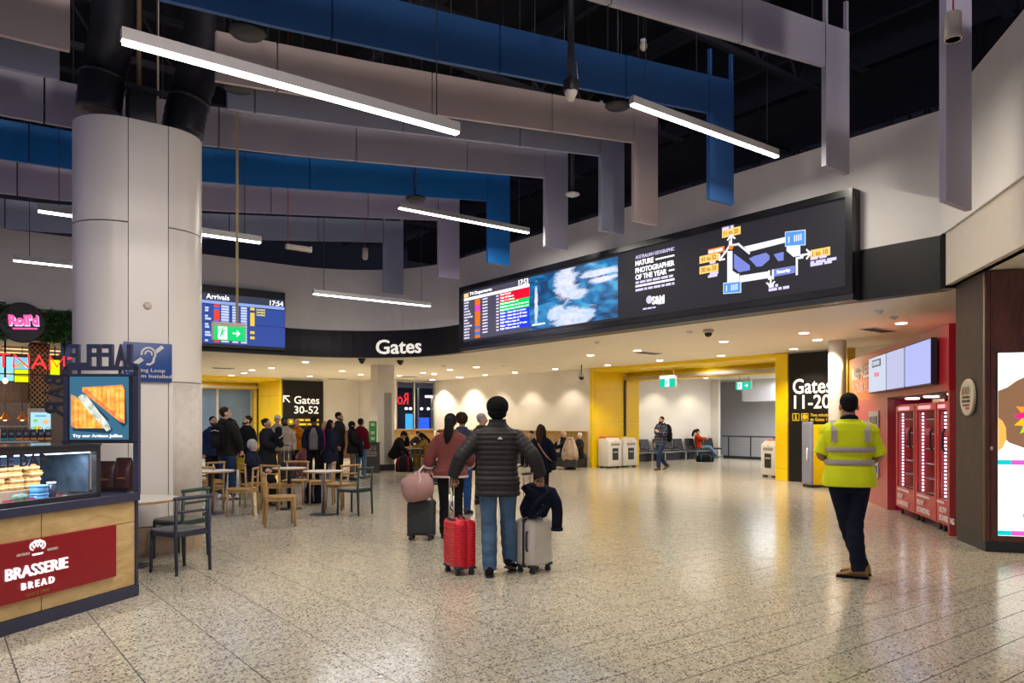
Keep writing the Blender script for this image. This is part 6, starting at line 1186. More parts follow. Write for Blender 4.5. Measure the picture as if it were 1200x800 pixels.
soft_bag('backpack', 'navy backpack on the floor under the bigger white table', 'backpack', floor_pt(367, 589), head(200), (.17, .12, .42), cloth('bag_navy', (.012, .015, .035)), cloth('bag_grey', (.25, .25, .26)))
soft_bag('backpack', 'black and red backpack on the floor beside the man resting his head', 'backpack', floor_pt(474, 552.5), head(185), (.28, .16, .50), cloth('bag_black', (.015, .014, .016)), cloth('bag_red', (.35, .01, .025)))
soft_bag('backpack', 'black and teal bag at the feet of the woman in orange', 'backpack', at_depth(826, 537, 29.8), head(180), (.34, .18, .30), cloth('bag_black', (.015, .014, .016)), cloth('bag_teal', (.01, .22, .32)))
p = at_depth(668, 494, 24.9); p.z = 0; t = suitcase('dark suitcase standing by the wall bench under the beige coat', p, head(0), .42, .28, .62, mat('suitcase_black', (.015, .016, .02), .5), False, .72)
t = thing('beige_coat', 'beige coat draped over the dark suitcase by the wall bench', 'coat', (p.x, p.y, 0), head(0)); mb = MB(); rr = []
for (z, w_, d_) in ((.36, .27, .22), (.6, .25, .21), (.8, .19, .17), (.97, .12, .11), (1.05, .06, .06)): rr.append([((w_ + .03 * math.sin(5 * q)) * math.cos(q), (d_ + .02 * math.sin(6 * q + 1)) * math.sin(q), z + .08 * math.sin(3 * q) * (1 if z < .5 else 0)) for q in [2 * math.pi * i / 30 for i in range(30)]])
obj('coat_cloth', MB().loft(rr), cloth('coat_beige', (.55, .42, .33)), t); obj('collar', MB().tube([(-.08, -.05, 1.04), (0, -.1, 1.0), (.09, -.04, 1.04)], .03, 8, True), cloth('coat_beige2', (.48, .36, .28)), t)
for k, (px, py, hz) in enumerate(((312, 576, 1.0), (337, 570, 1.0))):
    p = floor_pt(px, py); suitcase(('black suitcase with a tall pale handle beside the woman hugging a carrier' if k == 0 else 'black suitcase with a thin handle beside the man in the beige jumper'), p, head(180), .36, .24, .52, mat('suitcase_black', (.015, .016, .02), .5), False, hz)
# ================================================================ PEOPLE
def skin(n, c): return mat('skin_' + n, c, .5, var=.06, scale=9)
SK = {'fair': skin('fair', (.58, .34, .25)), 'tan': skin('tan', (.40, .21, .13)), 'brown': skin('brown', (.24, .115, .065)), 'dark': skin('dark', (.075, .035, .022))}
HB, HD, HG, HW, HY_ = (mat('hair_' + n, c, .7, var=.12, scale=30, bump=.6, bscale=40, spec=.1) for n, c in (('black', (.012, .010, .010)), ('dark_brown', (.035, .018, .010)), ('grey', (.33, .32, .31)), ('white', (.60, .58, .54)), ('blond', (.45, .30, .12))))
M_eye = mat('eye_white', (.7, .68, .65), .2, var=0); M_iris = mat('eye_dark', (.02, .012, .01), .1, var=0); M_lip = mat('lips', (.32, .11, .09), .5, var=0)
def sup(hw, hd, c, n=20, e=2.5):
    out = []
    for k in range(n):
        a = 2 * math.pi * k / n; co, si = math.cos(a), math.sin(a)
        out.append(Vector((c[0] + hw * math.copysign(abs(co) ** (2 / e), co), c[1] + hd * math.copysign(abs(si) ** (2 / e), si), c[2])))
    return out
PROF_M = [(.80, .155, .112, 0), (.86, .168, .118, -.004), (.94, .172, .122, -.006), (1.02, .160, .114, 0), (1.12, .152, .106, .003), (1.24, .168, .116, .004), (1.34, .182, .118, .002), (1.41, .180, .105, -.003), (1.455, .140, .086, -.006), (1.49, .080, .066, -.006), (1.525, .056, .056, -.002)]
PROF_F = [(.80, .160, .115, 0), (.86, .176, .125, -.006), (.94, .176, .125, -.006), (1.02, .150, .108, 0), (1.12, .128, .095, .003), (1.24, .148, .110, .008), (1.33, .160, .116, .012), (1.41, .158, .094, .0), (1.455, .120, .078, -.006), (1.49, .070, .060, -.006), (1.525, .050, .050, -.002)]
def prof(P, z):
    if z <= P[0][0]: return P[0][1:]
    for a, b in zip(P, P[1:]):
        if z <= b[0]:
            t = (z - a[0]) / (b[0] - a[0]); return tuple(a[i] + (b[i] - a[i]) * t for i in (1, 2, 3))
    return P[-1][1:]
def remesh(o, v, it=3):
    r = o.modifiers.new('remesh', 'REMESH'); r.mode = 'VOXEL'; r.voxel_size = v; r.use_smooth_shade = True
    s = o.modifiers.new('smooth', 'SMOOTH'); s.iterations = it; s.factor = .5
    return o
def lerp_path(P, n):
    out = []
    for a, b in zip(P, P[1:]):
        for k in range(n): out.append(a.lerp(b, k / n))
    out.append(P[-1]); return out
def bend_path(pts, rad, step=.03):
    """resample a joint chain finely and round its corners"""
    P, R = [], []
    for i in range(len(pts) - 1):
        n = max(2, int((pts[i + 1] - pts[i]).length / step))
        for k in range(n): P.append(pts[i].lerp(pts[i + 1], k / n)); R.append(rad[i] + (rad[i + 1] - rad[i]) * k / n)
    P.append(pts[-1]); R.append(rad[-1])
    for _ in range(2): P = [P[0]] + [(P[i - 1] + P[i] * 2 + P[i + 1]) / 4 for i in range(1, len(P) - 1)] + [P[-1]]
    return P, R
def person(label, pos, h, H=1.75, fem=False, pose=None, fit=None, tone='tan', vox=.013, build=1.0, group=None):
    pose = pose or {}; fit = fit or {}; s = H / 1.75; sk = SK[tone]; PR = PROF_F if fem else PROF_M
    root = thing('person', label, 'person', (pos.x, pos.y, pos.z if len(pos) > 2 else 0), head(h), group)
    pel = Vector(pose.get('pelvis', (0, 0, .95))); lean = Matrix.Rotation(-math.radians(pose.get('lean', 0)), 3, 'X'); twist = pose.get('twist', 0)
    def T(p):
        p = Vector(p); q = p - Vector((0, 0, .95)); q.x *= build if abs(p.z) < 1.5 else 1
        q = lean @ (Matrix.Rotation(math.radians(-twist) * min(1, max(0, (p.z - .95) / .4)), 3, 'Z') @ q); return pel + q
    HR = Matrix.Rotation(math.radians(-pose.get('turn', 0)), 3, 'Z') @ Matrix.Rotation(-math.radians(pose.get('nod', 0)), 3, 'X') @ Matrix.Rotation(math.radians(pose.get('tilt', 0)), 3, 'Y')
    def Th(p):
        q = Vector(p) - Vector((0, 0, 1.52)); q = HR @ q; return T((0, 0, 1.52)) + (Matrix.Rotation(-math.radians(pose.get('lean', 0) * .5), 3, 'X') @ q)
    hs = .150 if fem else .168
    J = {}
    for sd, sx in (('l', -1), ('r', 1)):
        sh = T((sx * hs, -.006, 1.398)); el, wr = pose.get(sd + 'a', (None, None))
        el = Vector(el) if el else sh + Vector((sx * .045, -.02, -.285)); wr = Vector(wr) if wr else el + Vector((sx * .005, .07, -.25))
        hp = T((sx * .092, 0, .90)); kn, an = pose.get(sd + 'l', (None, None))
        kn = Vector(kn) if kn else Vector((sx * .10, .012, .49)); an = Vector(an) if an else Vector((sx * .10, -.02, .085))
        J[sd] = (sh, el, wr, hp, kn, an, sx)
    def fin(mb, name, m, par=root, v=None, it=3):
        mb.v = [tuple(Vector(p) * s) for p in mb.v]; o = obj(name, mb, m, par)
        return remesh(o, v * 1.0, it) if v else o
    # ---- body: one continuous surface
    b = MB(); b.loft([[T(p) for p in sup(w_ * .92, d_ * .92, (0, yo, z))] for (z, w_, d_, yo) in PR if z > .9])
    b.tube([T((0, -.006, 1.46)), T((0, 0, 1.52)), Th((0, .002, 1.585))], [.060, .053 if fem else .058, .054], 14)
    for c, r_ in (((0, -.008, 1.655), (.076, .096, .092)), ((0, .020, 1.615), (.062, .074, .095)), ((0, .036, 1.565), (.045, .048, .036))):
        e = MB().ell(c, r_, None, 20, 14); b.add([Th(p) for p in e.v], e.f, True)
    for e in (MB().tube([(0, .086, 1.64), (0, .102, 1.615), (0, .104, 1.600)], [.008, .012, .014], 8, True), MB().ell((.079, -.006, 1.618), (.012, .022, .032)), MB().ell((-.079, -.006, 1.618), (.012, .022, .032))): b.add([Th(p) for p in e.v], e.f, True)
    for sd in 'lr':
        sh, el, wr, hp, kn, an, sx = J[sd]
        P, R = bend_path([sh + Vector((-sx * .03, 0, 0)), sh.lerp(el, .45), el, el.lerp(wr, .4), wr], [.045, .046, .039, .040, .027]); b.tube(P, R, 12, True)
        P, R = bend_path([hp, hp.lerp(kn, .5), kn, kn.lerp(an, .35), an], [.085, .076, .055, .057, .037]); b.tube(P, R, 12, True)
        fd_ = Matrix.Rotation(math.radians(-pose.get(sd + 'toe', sx * 8)), 3, 'Z') @ Matrix.Rotation(math.radians(pose.get(sd + 'pitch', 0)), 3, 'X')
        b.tube([an + fd_ @ Vector((0, -.03, -.05)), an + fd_ @ Vector((0, .06, -.05)), an + fd_ @ Vector((0, .13, -.062))], [.022, .024, .016], 10, True); b.ell(an, (.032, .034, .035))
        # hand with palm, four fingers and a thumb
        d = Vector(pose.get(sd + 'hd', tuple(wr - el))).normalized(); pn = Vector(pose.get(sd + 'pn', (-sx, .15, 0))); pn = (pn - d * pn.dot(d)).normalized(); lt = d.cross(pn).normalized(); curl = pose.get(sd + 'c', .45)
        th_ = lt if lt.dot(Vector(pose.get(sd + 'th', (0, 1, .1)))) > 0 else -lt
        pal = [(.0, .024, .018), (.03, .034, .017), (.065, .040, .015), (.088, .040, .012)]
        b.loft([[wr + d * q + th_ * (w_ * math.cos(a)) + pn * (t_ * math.sin(a)) for a in [2 * math.pi * k / 12 for k in range(12)]] for q, w_, t_ in pal])
        for k, L in enumerate((.068, .078, .074, .058)):
            base = wr + d * .078 + th_ * (.030 - .020 * k); a = 0; pts = [base]; 
            for seg, cv in ((.45, .75), (.32, 1.0), (.25, .8)):
                a += curl * cv; dd = d * math.cos(a) + pn * math.sin(a); pts.append(pts[-1] + dd * L * seg)
            b.tube(pts, [.0088, .0084, .0078, .0068], 8, True)
        t0 = wr + d * .022 + th_ * .024; b.tube([t0, t0 + (d * .55 + th_ * .62 + pn * (.25 + .3 * curl)).normalized() * .036, t0 + (d * .75 + th_ * .40 + pn * (.4 + .45 * curl)).normalized() * .066, t0 + (d * .85 + th_ * .2 + pn * (.5 + .6 * curl)).normalized() * .088], [.013, .011, .0095, .008], 8, True)
    fin(b, 'body', sk, root, vox, 2)
    # ---- face
    for sx in (-1, 1):
        e = MB().ell((sx * .030, .086, 1.634), (.0115, .010, .0065), None, 10, 8); e.v = [tuple(Th(p)) for p in e.v]; eye = fin(e, 'eye', M_eye)
        e = MB().ell((sx * .030, .0945, 1.634), (.0055, .004, .0058), None, 8, 6); e.v = [tuple(Th(p)) for p in e.v]; fin(e, 'iris', M_iris, eye)
        e = MB().tube([(sx * .014, .094, 1.652), (sx * .030, .095, 1.657), (sx * .046, .086, 1.651)], .0045, 6, True); e.v = [tuple(Th(p)) for p in e.v]; fin(e, 'eyebrow', fit.get('brow', HD))
    e = MB().ell((0, .086, 1.573), (.022, .010, .007), None, 10, 6); e.v = [tuple(Th(p)) for p in e.v]; fin(e, 'mouth', M_lip)
    # ---- hair and headwear
    hst, hm = fit.get('hair', ('short', HB)); hb = MB()
    if hst != 'none':
        if hst != 'bald': hb.ell((0, -.020, 1.675), (.084, .097, .086), None, 20, 14)
        hb.ell((0, -.042, 1.632), (.074, .062, .068), None, 16, 10)
        if hst == 'long':
            hb.tube([(0, -.05, 1.70), (0, -.075, 1.62), (0, -.09, 1.5), (0, -.115, 1.38), (0, -.125, 1.27)], [.075, .088, .10, .095, .05], 14, True, .55)
            for sx in (-1, 1): hb.tube([(sx * .055, -.01, 1.71), (sx * .082, -.0, 1.62), (sx * .085, .01, 1.50), (sx * .08, .03, 1.40)], [.03, .036, .034, .02], 10, True)
        if hst == 'bob':
            hb.ell((0, -.02, 1.64), (.096, .10, .105), None, 18, 12)
            for sx in (-1, 1): hb.tube([(sx * .07, -.0, 1.70), (sx * .088, .01, 1.62), (sx * .08, .01, 1.53)], [.035, .036, .026], 10, True)
        if hst == 'pony':
            hb.tube([(0, -.085, 1.675), (0, -.135, 1.655), (.0, -.158, 1.58), (-.005, -.165, 1.50), (-.02, -.165, 1.42), (-.03, -.158, 1.345)], [.045, .056, .064, .066, .056, .022], 12, True); hb.ell((0, -.028, 1.65), (.087, .095, .10), None, 16, 12)
        if hst == 'bun': hb.ell((0, -.10, 1.70), (.045, .045, .045)); hb.ell((0, -.03, 1.65), (.084, .09, .09))
        if hst == 'curly':
            r_ = random.Random(5)
            for k in range(60):
                a, z = r_.uniform(0, 6.28), r_.uniform(-.75, 1); q = math.sqrt(max(0, 1 - z * z)); p = Vector((.088 * q * math.cos(a), -.03 + .095 * q * math.sin(a), 1.665 + .095 * z))
                if p.y < .05 or p.z > 1.72: hb.ell(p, (.03, .03, .03), None, 8, 6)
        if hst in ('beard', 'shortbeard'): hb.ell((0, -.03, 1.66), (.083, .09, .09))
        hb.v = [tuple(Th(p)) for p in hb.v]; fin(hb, 'hair', hm, root, max(vox * .8, .007), 2)
    if fit.get('beard'):
        e = MB().tube([(-.066, .0, 1.60), (-.058, .04, 1.565), (-.03, .078, 1.548), (0, .088, 1.544), (.03, .078, 1.548), (.058, .04, 1.565), (.066, .0, 1.60)], [.014, .02, .021, .022, .021, .02, .014], 10, True); e.tube([(-.03, .088, 1.583), (0, .096, 1.588), (.03, .088, 1.583)], .006, 6, True); e.v = [tuple(Th(p)) for p in e.v]; fin(e, 'beard', fit['beard'])
    if fit.get('cap'):
        e = MB().ell((0, -.012, 1.69), (.089, .104, .082), None, 18, 12)
        if fit.get('brim', True): e.loft([[(-.07, .07, 1.70), (.07, .07, 1.70), (.07, .07, 1.692), (-.07, .07, 1.692)], [(-.05, .16, 1.685), (.05, .16, 1.685), (.05, .16, 1.68), (-.05, .16, 1.68)]])
        e.v = [tuple(Th(p)) for p in e.v]; fin(e, 'cap', fit['cap'])
    if fit.get('turban'):
        e = MB(); e.ell((0, -.022, 1.690), (.112, .128, .104), None, 28, 16); e.ell((0, -.030, 1.625), (.092, .104, .075), None, 24, 12)
        for k, (z, a, r_, w_) in enumerate(((1.600, 4, .082, .020), (1.632, -7, .101, .016), (1.668, 8, .112, .015), (1.705, -9, .113, .014))):
            Rm = Matrix.Rotation(math.radians(a), 3, 'Y') @ Matrix.Rotation(math.radians(8 - 2 * k), 3, 'X'); P = [Rm @ Vector((r_ * .86 * math.cos(2 * math.pi * q / 28), r_ * 1.05 * math.sin(2 * math.pi * q / 28), 0)) + Vector((0, -.018, z)) for q in range(28)]
            e.tube(P + [P[0]], w_, 8, flat=.75)
        e.v = [tuple(Th(p)) for p in e.v]; fin(e, 'turban', fit['turban'], root, .006, 2)
    if fit.get('scarf'):
        e = MB().ell((0, -.02, 1.66), (.092, .108, .108), None, 18, 12); e.tube([(0, -.03, 1.64), (0, -.02, 1.54), (0, -.02, 1.46), (0, -.0, 1.38)], [.09, .092, .13, .16], 16, True, .8); e.v = [tuple(Th(p)) for p in e.v]; fin(e, 'headscarf', fit['scarf'], root, vox, 3)
    # ---- trousers
    m, th_ = fit.get('legs', (None, 0))
    if m:
        e = MB(); e.loft([[T(p) for p in sup(prof(PR, z)[0] + .010, prof(PR, z)[1] + .012, (0, prof(PR, z)[2], z))] for z in (.81, .84, .88, .93, .98, 1.03)])
        for sd in 'lr':
            sh, el, wr, hp, kn, an, sx = J[sd]; a2 = an.lerp(kn, -.055)
            P, R = bend_path([hp + Vector((0, 0, .03)), hp.lerp(kn, .3), hp.lerp(kn, .7), kn, kn.lerp(a2, .4), a2], [.098 * (1 if build < 1.05 else 1.06), .094, .080, .068 + th_, .066 + th_, .056 + th_])
            R = [r_ + .0035 * math.sin(i * 1.9 + sx) * (i > len(R) * .4) for i, r_ in enumerate(R)]
            e.tube(P, R, 14)
        fin(e, 'trousers', m, root, vox, 3)
    # ---- shoes
    m = fit.get('shoes', M_bmet)
    for sd in 'lr':
        sh, el, wr, hp, kn, an, sx = J[sd]
        fd_ = Matrix.Rotation(math.radians(-pose.get(sd + 'toe', sx * 8)), 3, 'Z') @ Matrix.Rotation(math.radians(pose.get(sd + 'pitch', 0)), 3, 'X')
        pv = Vector((0, 0, 0)); rr, rs = [], []
        for (y, w_, h_) in ((-.082, .024, .060), (-.072, .036, .100), (-.045, .042, .125), (.0, .044, .130), (.045, .045, .100), (.09, .047, .066), (.135, .048, .054), (.172, .042, .044), (.192, .024, .032)):
            rr.append([an + fd_ @ Vector((w_ * math.cos(a) * (1 if math.sin(a) < .3 else .86), y, -.072 + (h_ - .013) * max(0, .5 + .5 * math.sin(a)) ** .7)) for a in [2 * math.pi * k / 14 for k in range(14)]])
            rs.append([an + fd_ @ Vector((w_ * 1.06 * math.cos(a), y * 1.02, -.085 + (.018 if math.sin(a) > 0 else 0))) for a in [2 * math.pi * (k + .5) / 8 for k in range(8)]])
        sh_o = fin(MB().loft(rr), 'shoe', m); fin(MB().loft(rs, True, False), 'sole', fit.get('sole', M_dsteel), sh_o)
    # ---- upper garment
    tp = fit.get('top')
    if tp:
        m = tp['m']; off = tp.get('off', .022); hem = tp.get('hem', .86); e = MB(); zs = []; z = hem
        st = .0125 if tp.get('quilt') else .04
        while z < 1.45: zs.append(z); z += st
        zs += [1.455, 1.48, 1.505] + ([1.53, 1.55, 1.562] if tp.get('high') else [1.522] if tp.get('collar', True) else [])
        rr = []
        for z in zs:
            w_, d_, yo = prof(PR, max(z, .80)); o_ = off
            if z < .86: f_ = (.86 - z); w_, d_ = prof(PR, .86)[0] + f_ * tp.get('flare', .10), prof(PR, .86)[1] + f_ * tp.get('flare', .10) + .01
            if tp.get('quilt') and z < 1.43: o_ += .011 * abs(math.sin(math.pi * (z - hem) / .05)) ** .6
            if z < .98: o_ += tp.get('loose', 0)
            if z > 1.47: o_ = off * .75 + (.012 if z > 1.5 else 0)
            rr.append([T(p) for p in sup(w_ + o_, d_ + o_, (0, yo, z))])
        e.loft(rr)
        sl = tp.get('sleeve', 1.0)
        for sd in 'lr':
            sh, el, wr, hp, kn, an, sx = J[sd]
            if sl <= 0: continue
            ch = [sh + Vector((-sx * .07, 0, .012)), sh + Vector((sx * .012, 0, -.012)), sh.lerp(el, .5), el]; rd = [.046 + off * .3, .054 + off * .6, .052 + off * .85, .046 + off * .9]
            if sl > .5: q = (sl - .5) * 2; ch += [el.lerp(wr, .45 * q), el.lerp(wr, .97 * q)]; rd += [.045 + off * .85, .034 + off * .7]
            else: ch = ch[:2] + [sh.lerp(el, sl), sh.lerp(el, sl * 2)]; rd = rd[:3] + [.052 + off]
            P, R = bend_path(ch, rd, .0125 if tp.get('quilt') else .03)
            if tp.get('quilt'):
                acc = 0
                for i in range(1, len(P)): acc += (P[i] - P[i - 1]).length; R[i] += .008 * abs(math.sin(math.pi * acc / .05)) ** .6
            else: R = [r_ + .003 * math.sin(i * 1.7 + sx) for i, r_ in enumerate(R)]
            e.tube(P, R, 16)
        fin(e, tp.get('name', 'jacket'), m, root, tp.get('vox', vox), 2 if tp.get('quilt') else 6)
        if tp.get('cuff'):
            for sd in 'lr':
                sh, el, wr, hp, kn, an, sx = J[sd]; q = el.lerp(wr, .80); fin(MB().tube([q, el.lerp(wr, .99)], [.046 + off * .7, .040 + off * .7], 14), 'cuff', tp['cuff'])
        if tp.get('trim'): fin(MB().loft([[T(p) for p in sup(prof(PR, max(.80, hem))[0] + off + tp.get('loose', 0) + .008 + (.86 - min(hem, .86)) * tp.get('flare', .1), prof(PR, max(.8, hem))[1] + off + tp.get('loose', 0) + .014 + (.86 - min(hem, .86)) * tp.get('flare', .1), (0, 0, z))] for z in (hem - .012, hem + .018)]), 'hem_trim', tp['trim'])
        if tp.get('front'):
            rr = []
            for z in [hem + .03 + k * (1.47 - hem - .03) / 12 for k in range(13)]:
                w_, d_, yo = prof(PR, max(z, .8)); q = off + .006; wx = .045 + .075 * min(1, (1.47 - z) / .22) + .006 * math.sin(k * 1.3)
                rr.append([T((x, yo + (d_ + q + (.012 if z < 1.0 else 0)) * (max(.05, 1 - (abs(x) / (w_ + q)) ** 2.5)) ** (1 / 2.5) + y, z)) for x, y in ((-wx, 0), (-wx * .5, .003), (0, .004), (wx * .5, .003), (wx, 0), (wx, -.02), (-wx, -.02))])
            fin(MB().loft(rr), 'shirt_front', tp['front'])
        if tp.get('hood'):
            e = MB().tube([T((-.10, -.05, 1.47)), T((-.06, -.115, 1.46)), T((0, -.135, 1.44)), T((.06, -.115, 1.46)), T((.10, -.05, 1.47))], [.03, .05, .058, .05, .03], 12, True); fin(e, 'hood', tp['hood'], root, vox, 3)
    if fit.get('vest'):
        v = fit['vest']; off = v.get('off', .040); rr = []; R_ = lambda z, o_: [T(p) for p in sup(prof(PR, max(z, .8))[0] + o_ + (.012 if z < 1.05 else 0), prof(PR, max(z, .8))[1] + o_ + (.02 if z < 1.05 else 0), (0, prof(PR, max(z, .8))[2], z))]
        zs = [v['hem'] + .035 * k for k in range(40) if v['hem'] + .035 * k < 1.43] + [1.455, 1.478]
        e = MB().loft([R_(z, off + .006 * math.sin(9 * z)) for z in zs])
        for sx in (-1, 1): e.tube([T((sx * .08, 0, 1.425)), T((sx * .15, -.0, 1.405)), T((sx * .19, -.0, 1.385))], [.082, .080, .070], 14, True)
        fin(e, 'vest', v['m'], root, .008, 3)
        for z0 in v['bands']: fin(MB().loft([R_(z0, off + .013), R_(z0, off + .016), R_(z0 + .05, off + .016), R_(z0 + .05, off + .013)]), 'reflective_band', v['tape'])
        for sx in (-1, 1):
            for sy in (-1, 1):
                rr = []
                for z in (1.495, 1.475, 1.44, 1.40, 1.36, 1.32, 1.29):
                    w_, d_, yo = prof(PR, z if z < 1.42 else 1.42); x = sx * (.135 + .012 * (1.48 - z)); 
                    y = yo + sy * ((d_ + off + .009) * (max(.05, 1 - (abs(x) / (w_ + off)) ** 2.5)) ** .4 - (max(0, z - 1.42) * 1.1))
                    rr.append([T((x - .024, y - sy * .003, z)), T((x + .024, y - sy * .003, z)), T((x + .024, y + sy * .004, z)), T((x - .024, y + sy * .004, z))])
                fin(MB().loft(rr, True, False), 'shoulder_tape', v['tape'])
        if v.get('collar'): fin(MB().tube([T((.062 * math.cos(a), -.004 + .064 * math.sin(a), 1.512 - .02 * math.sin(a))) for a in [2 * math.pi * k / 16 for k in range(17)]], .020, 8), 'collar', v['collar'])
    root['hand_l'] = 0; del root['hand_l']
    return root, J, s, T
BLK, NVY, JEAN = cloth('black', (.012, .012, .014)), cloth('navy', (.012, .016, .038)), mat('denim_blue', (.055, .115, .205), .85, var=.28, scale=5, bump=.4, bscale=30)
DJEAN = cloth('dark_denim', (.025, .05, .11)); CHAR = cloth('charcoal', (.025, .025, .027)); M_blk_shoe = cloth('shoe_black', (.012, .012, .013)); M_brn_shoe = mat('boot_brown', (.12, .055, .02), .5); M_wsh = mat('shoe_white', (.6, .58, .54), .5)
SIT = dict(pelvis=(0, -.08, .53), ll=((-.11, .36, .52), (-.12, .34, .085)), rl=((.11, .36, .52), (.12, .34, .085)), la=((-.25, .02, .83), (-.14, .24, .72)), ra=((.25, .02, .83), (.14, .24, .72)))
def at_px(px, D): return at_depth(px, 494, D) * Vector((1, 1, 0)) if False else Vector((at_depth(px, 494, D).x, at_depth(px, 494, D).y, 0))
# 1 -- the man in the turban between two suitcases
r0, _, s0, T0 = person('person in a black turban, dark quilted jacket and blue jeans, walking away with two suitcases', at_px(583, 7.78), 2, 1.79, pose=dict(la=((-.36, -.10, 1.19), (-.445, -.06, .985)), ra=((.355, -.10, 1.20), (.44, -.06, .99)), ll=((-.085, .03, .48), (-.075, -.06, .085)), rl=((.10, .13, .50), (.115, .16, .125)), rpitch=-14, lpitch=0, lc=1.35, rc=1.35, lpn=(.35, -1, 0), rpn=(-.35, -1, 0), lhd=(.12, -.02, -1), rhd=(-.12, -.02, -1), lth=(1, 0, 0), rth=(-1, 0, 0), ltoe=-6, rtoe=12, twist=2),
       fit=dict(hair=('none', HB), turban=cloth('turban_black', (.007, .007, .009), .4, 30), legs=(JEAN, .014), shoes=M_blk_shoe, top=dict(m=mat('puffer_charcoal', (.016, .0148, .0145), .6, var=.12, scale=5, bump=.3, bscale=40, spec=.3), off=.026, hem=.80, quilt=True, high=True, vox=.0065, name='quilted_jacket', loose=.004)), tone='brown', vox=.0055, build=1.08)
q0 = T0((.035, -.14, 1.372)) * s0; obj('jacket_logo', MB().prism([(-.026, -.008), (.026, -.008), (.006, .014), (-.006, .014)], -.02, .02, 'y'), mat('logo_white', (.6, .58, .55), .5), r0, tuple(q0))
# 2 -- worker in the hi-vis vest
HIV = mat('hi_vis_yellow', (.80, .88, .0), .75, var=.05, scale=5, bump=.4, bscale=9); TAPE = mat('reflective_tape', (.44, .37, .36), .4, var=.03)
person('person in a bright yellow hi-vis vest and navy trousers, seen from behind', at_px(998, 7.7), 18, 1.86, build=1.06, pose=dict(la=((-.285, .0, 1.15), (-.16, .22, 1.10)), ra=((.255, .03, 1.14), (.15, .25, 1.08)), ll=((-.03, .10, .49), (.105, .15, .085)), rl=((.03, .04, .48), (.055, -.05, .085)), ltoe=-62, rtoe=-78, lc=.9, rc=.9, nod=10, lpn=(0, 0, 1), rpn=(0, 0, 1), pelvis=(-.02, .02, .945), turn=-4),
       fit=dict(hair=('short', HB), legs=(cloth('work_navy', (.014, .017, .034)), .010), shoes=mat('boot_tan', (.30, .165, .045), .6, var=.2, bump=.3), sole=M_blk_shoe, top=dict(m=HIV, off=.018, hem=.90, sleeve=.46, name='polo_shirt', collar=False), vest=dict(m=HIV, hem=.87, bands=(1.075, 1.195), tape=TAPE, collar=NVY)), tone='tan', vox=.0055)
# 3 -- woman in the dusty pink sweatshirt
PNK = cloth('pink_sweat', (.24, .072, .066), .4, 8)
person('person with a dark ponytail in a dusty pink sweatshirt, holding the duffel straps', at_px(528, 10.35), 4, 1.68, True, pose=dict(la=((-.29, -.05, 1.14), (-.315, -.01, .98)), ra=((.26, .06, 1.13), (.25, .22, 1.02)), ltoe=-8, ll=((-.09, .02, .47), (-.09, -.05, .085)), rl=((.09, .10, .48), (.10, .12, .10)), lc=1.2, lpn=(.4, -1, 0), lhd=(0, -.1, -1), lth=(1, 0, 0)), fit=dict(hair=('pony', HB), legs=(BLK, .004), shoes=M_blk_shoe, top=dict(m=PNK, off=.045, hem=.86, name='sweatshirt', sleeve=.92, cuff=mat('cuff_pale', (.58, .46, .42), .8), trim=mat('cuff_pale', (.58, .46, .42), .8), loose=.01, flare=.2)), tone='tan', vox=.008, build=1.06)
# cafe crowd
p2, _, _, _ = person('person in a dark olive jacket and jeans wearing a black backpack, looking up', at_px(266, 15.4), 25, 1.87, pose=dict(turn=45, nod=-10, ra=((.27, .0, 1.16), (.26, .10, .92)), ll=((-.11, .02, .49), (-.12, -.02, .085)), rl=((.11, .03, .49), (.13, .0, .085)), rc=1.2), fit=dict(hair=('short', HD), legs=(DJEAN, .008), shoes=M_grey, top=dict(m=cloth('olive_dark', (.022, .021, .017)), off=.035, hem=.84, hood=cloth('olive_dark', (.022, .021, .017)))), tone='fair', vox=.011)
person('person in a navy jacket, half hidden behind the big column edge', at_px(250, 17.0), 140, 1.69, pose=dict(nod=-8), fit=dict(hair=('short', HB), beard=HB, legs=(BLK, .006), top=dict(m=cloth('navy_bright', (.012, .022, .07)), off=.03, hem=.84)), tone='tan')
person('person with a trimmed beard in a black zip jacket, before the dark glazing', at_px(289, 17.6), 205, 1.71, pose=dict(turn=25, nod=-8), fit=dict(hair=('short', HD), beard=HD, legs=(BLK, .006), top=dict(m=BLK, off=.03, hem=.86)), tone='fair')
gc_ = at_px(297.5, 14.25); person('grey haired person in a navy coat seated on an oak chair', gc_, 82, 1.62, True, pose=dict(SIT, lean=4, pelvis=(0, -.06, .54)), fit=dict(hair=('bob', HG), legs=(BLK, .006), top=dict(m=NVY, off=.035, hem=.86)), tone='fair')
person('person in a long black padded coat hugging a dark bundle', at_px(313, 16.6), 105, 1.64, True, pose=dict(la=((-.24, .12, 1.18), (-.02, .26, 1.26)), ra=((.24, .12, 1.14), (.02, .26, 1.13)), nod=-6), fit=dict(hair=('bun', HB), legs=(BLK, .004), top=dict(m=cloth('padded_black', (.015, .016, .022)), off=.045, hem=.48, flare=.12, quilt=True)), tone='tan')
person('person in a white cap and a black and cream jacket behind the beige jumper', at_px(325, 21), 165, 1.74, fit=dict(hair=('short', HD), cap=mat('cap_white', (.7, .68, .64), .6), legs=(BLK, .006), top=dict(m=cloth('cream', (.45, .40, .33)), off=.03, hem=.86, hood=BLK)), tone='fair')
person('person in a beige jumper and khaki trousers with a dark beard', at_px(333.5, 19), 178, 1.68, pose=dict(turn=-25, nod=-12, la=((-.24, .0, 1.15), (-.26, .06, .90))), fit=dict(hair=('short', HB), beard=HB, legs=(cloth('khaki', (.14, .10, .055)), .008), shoes=M_wsh, top=dict(m=cloth('beige_jumper', (.40, .32, .23)), off=.03, hem=.88, name='jumper')), tone='dark')
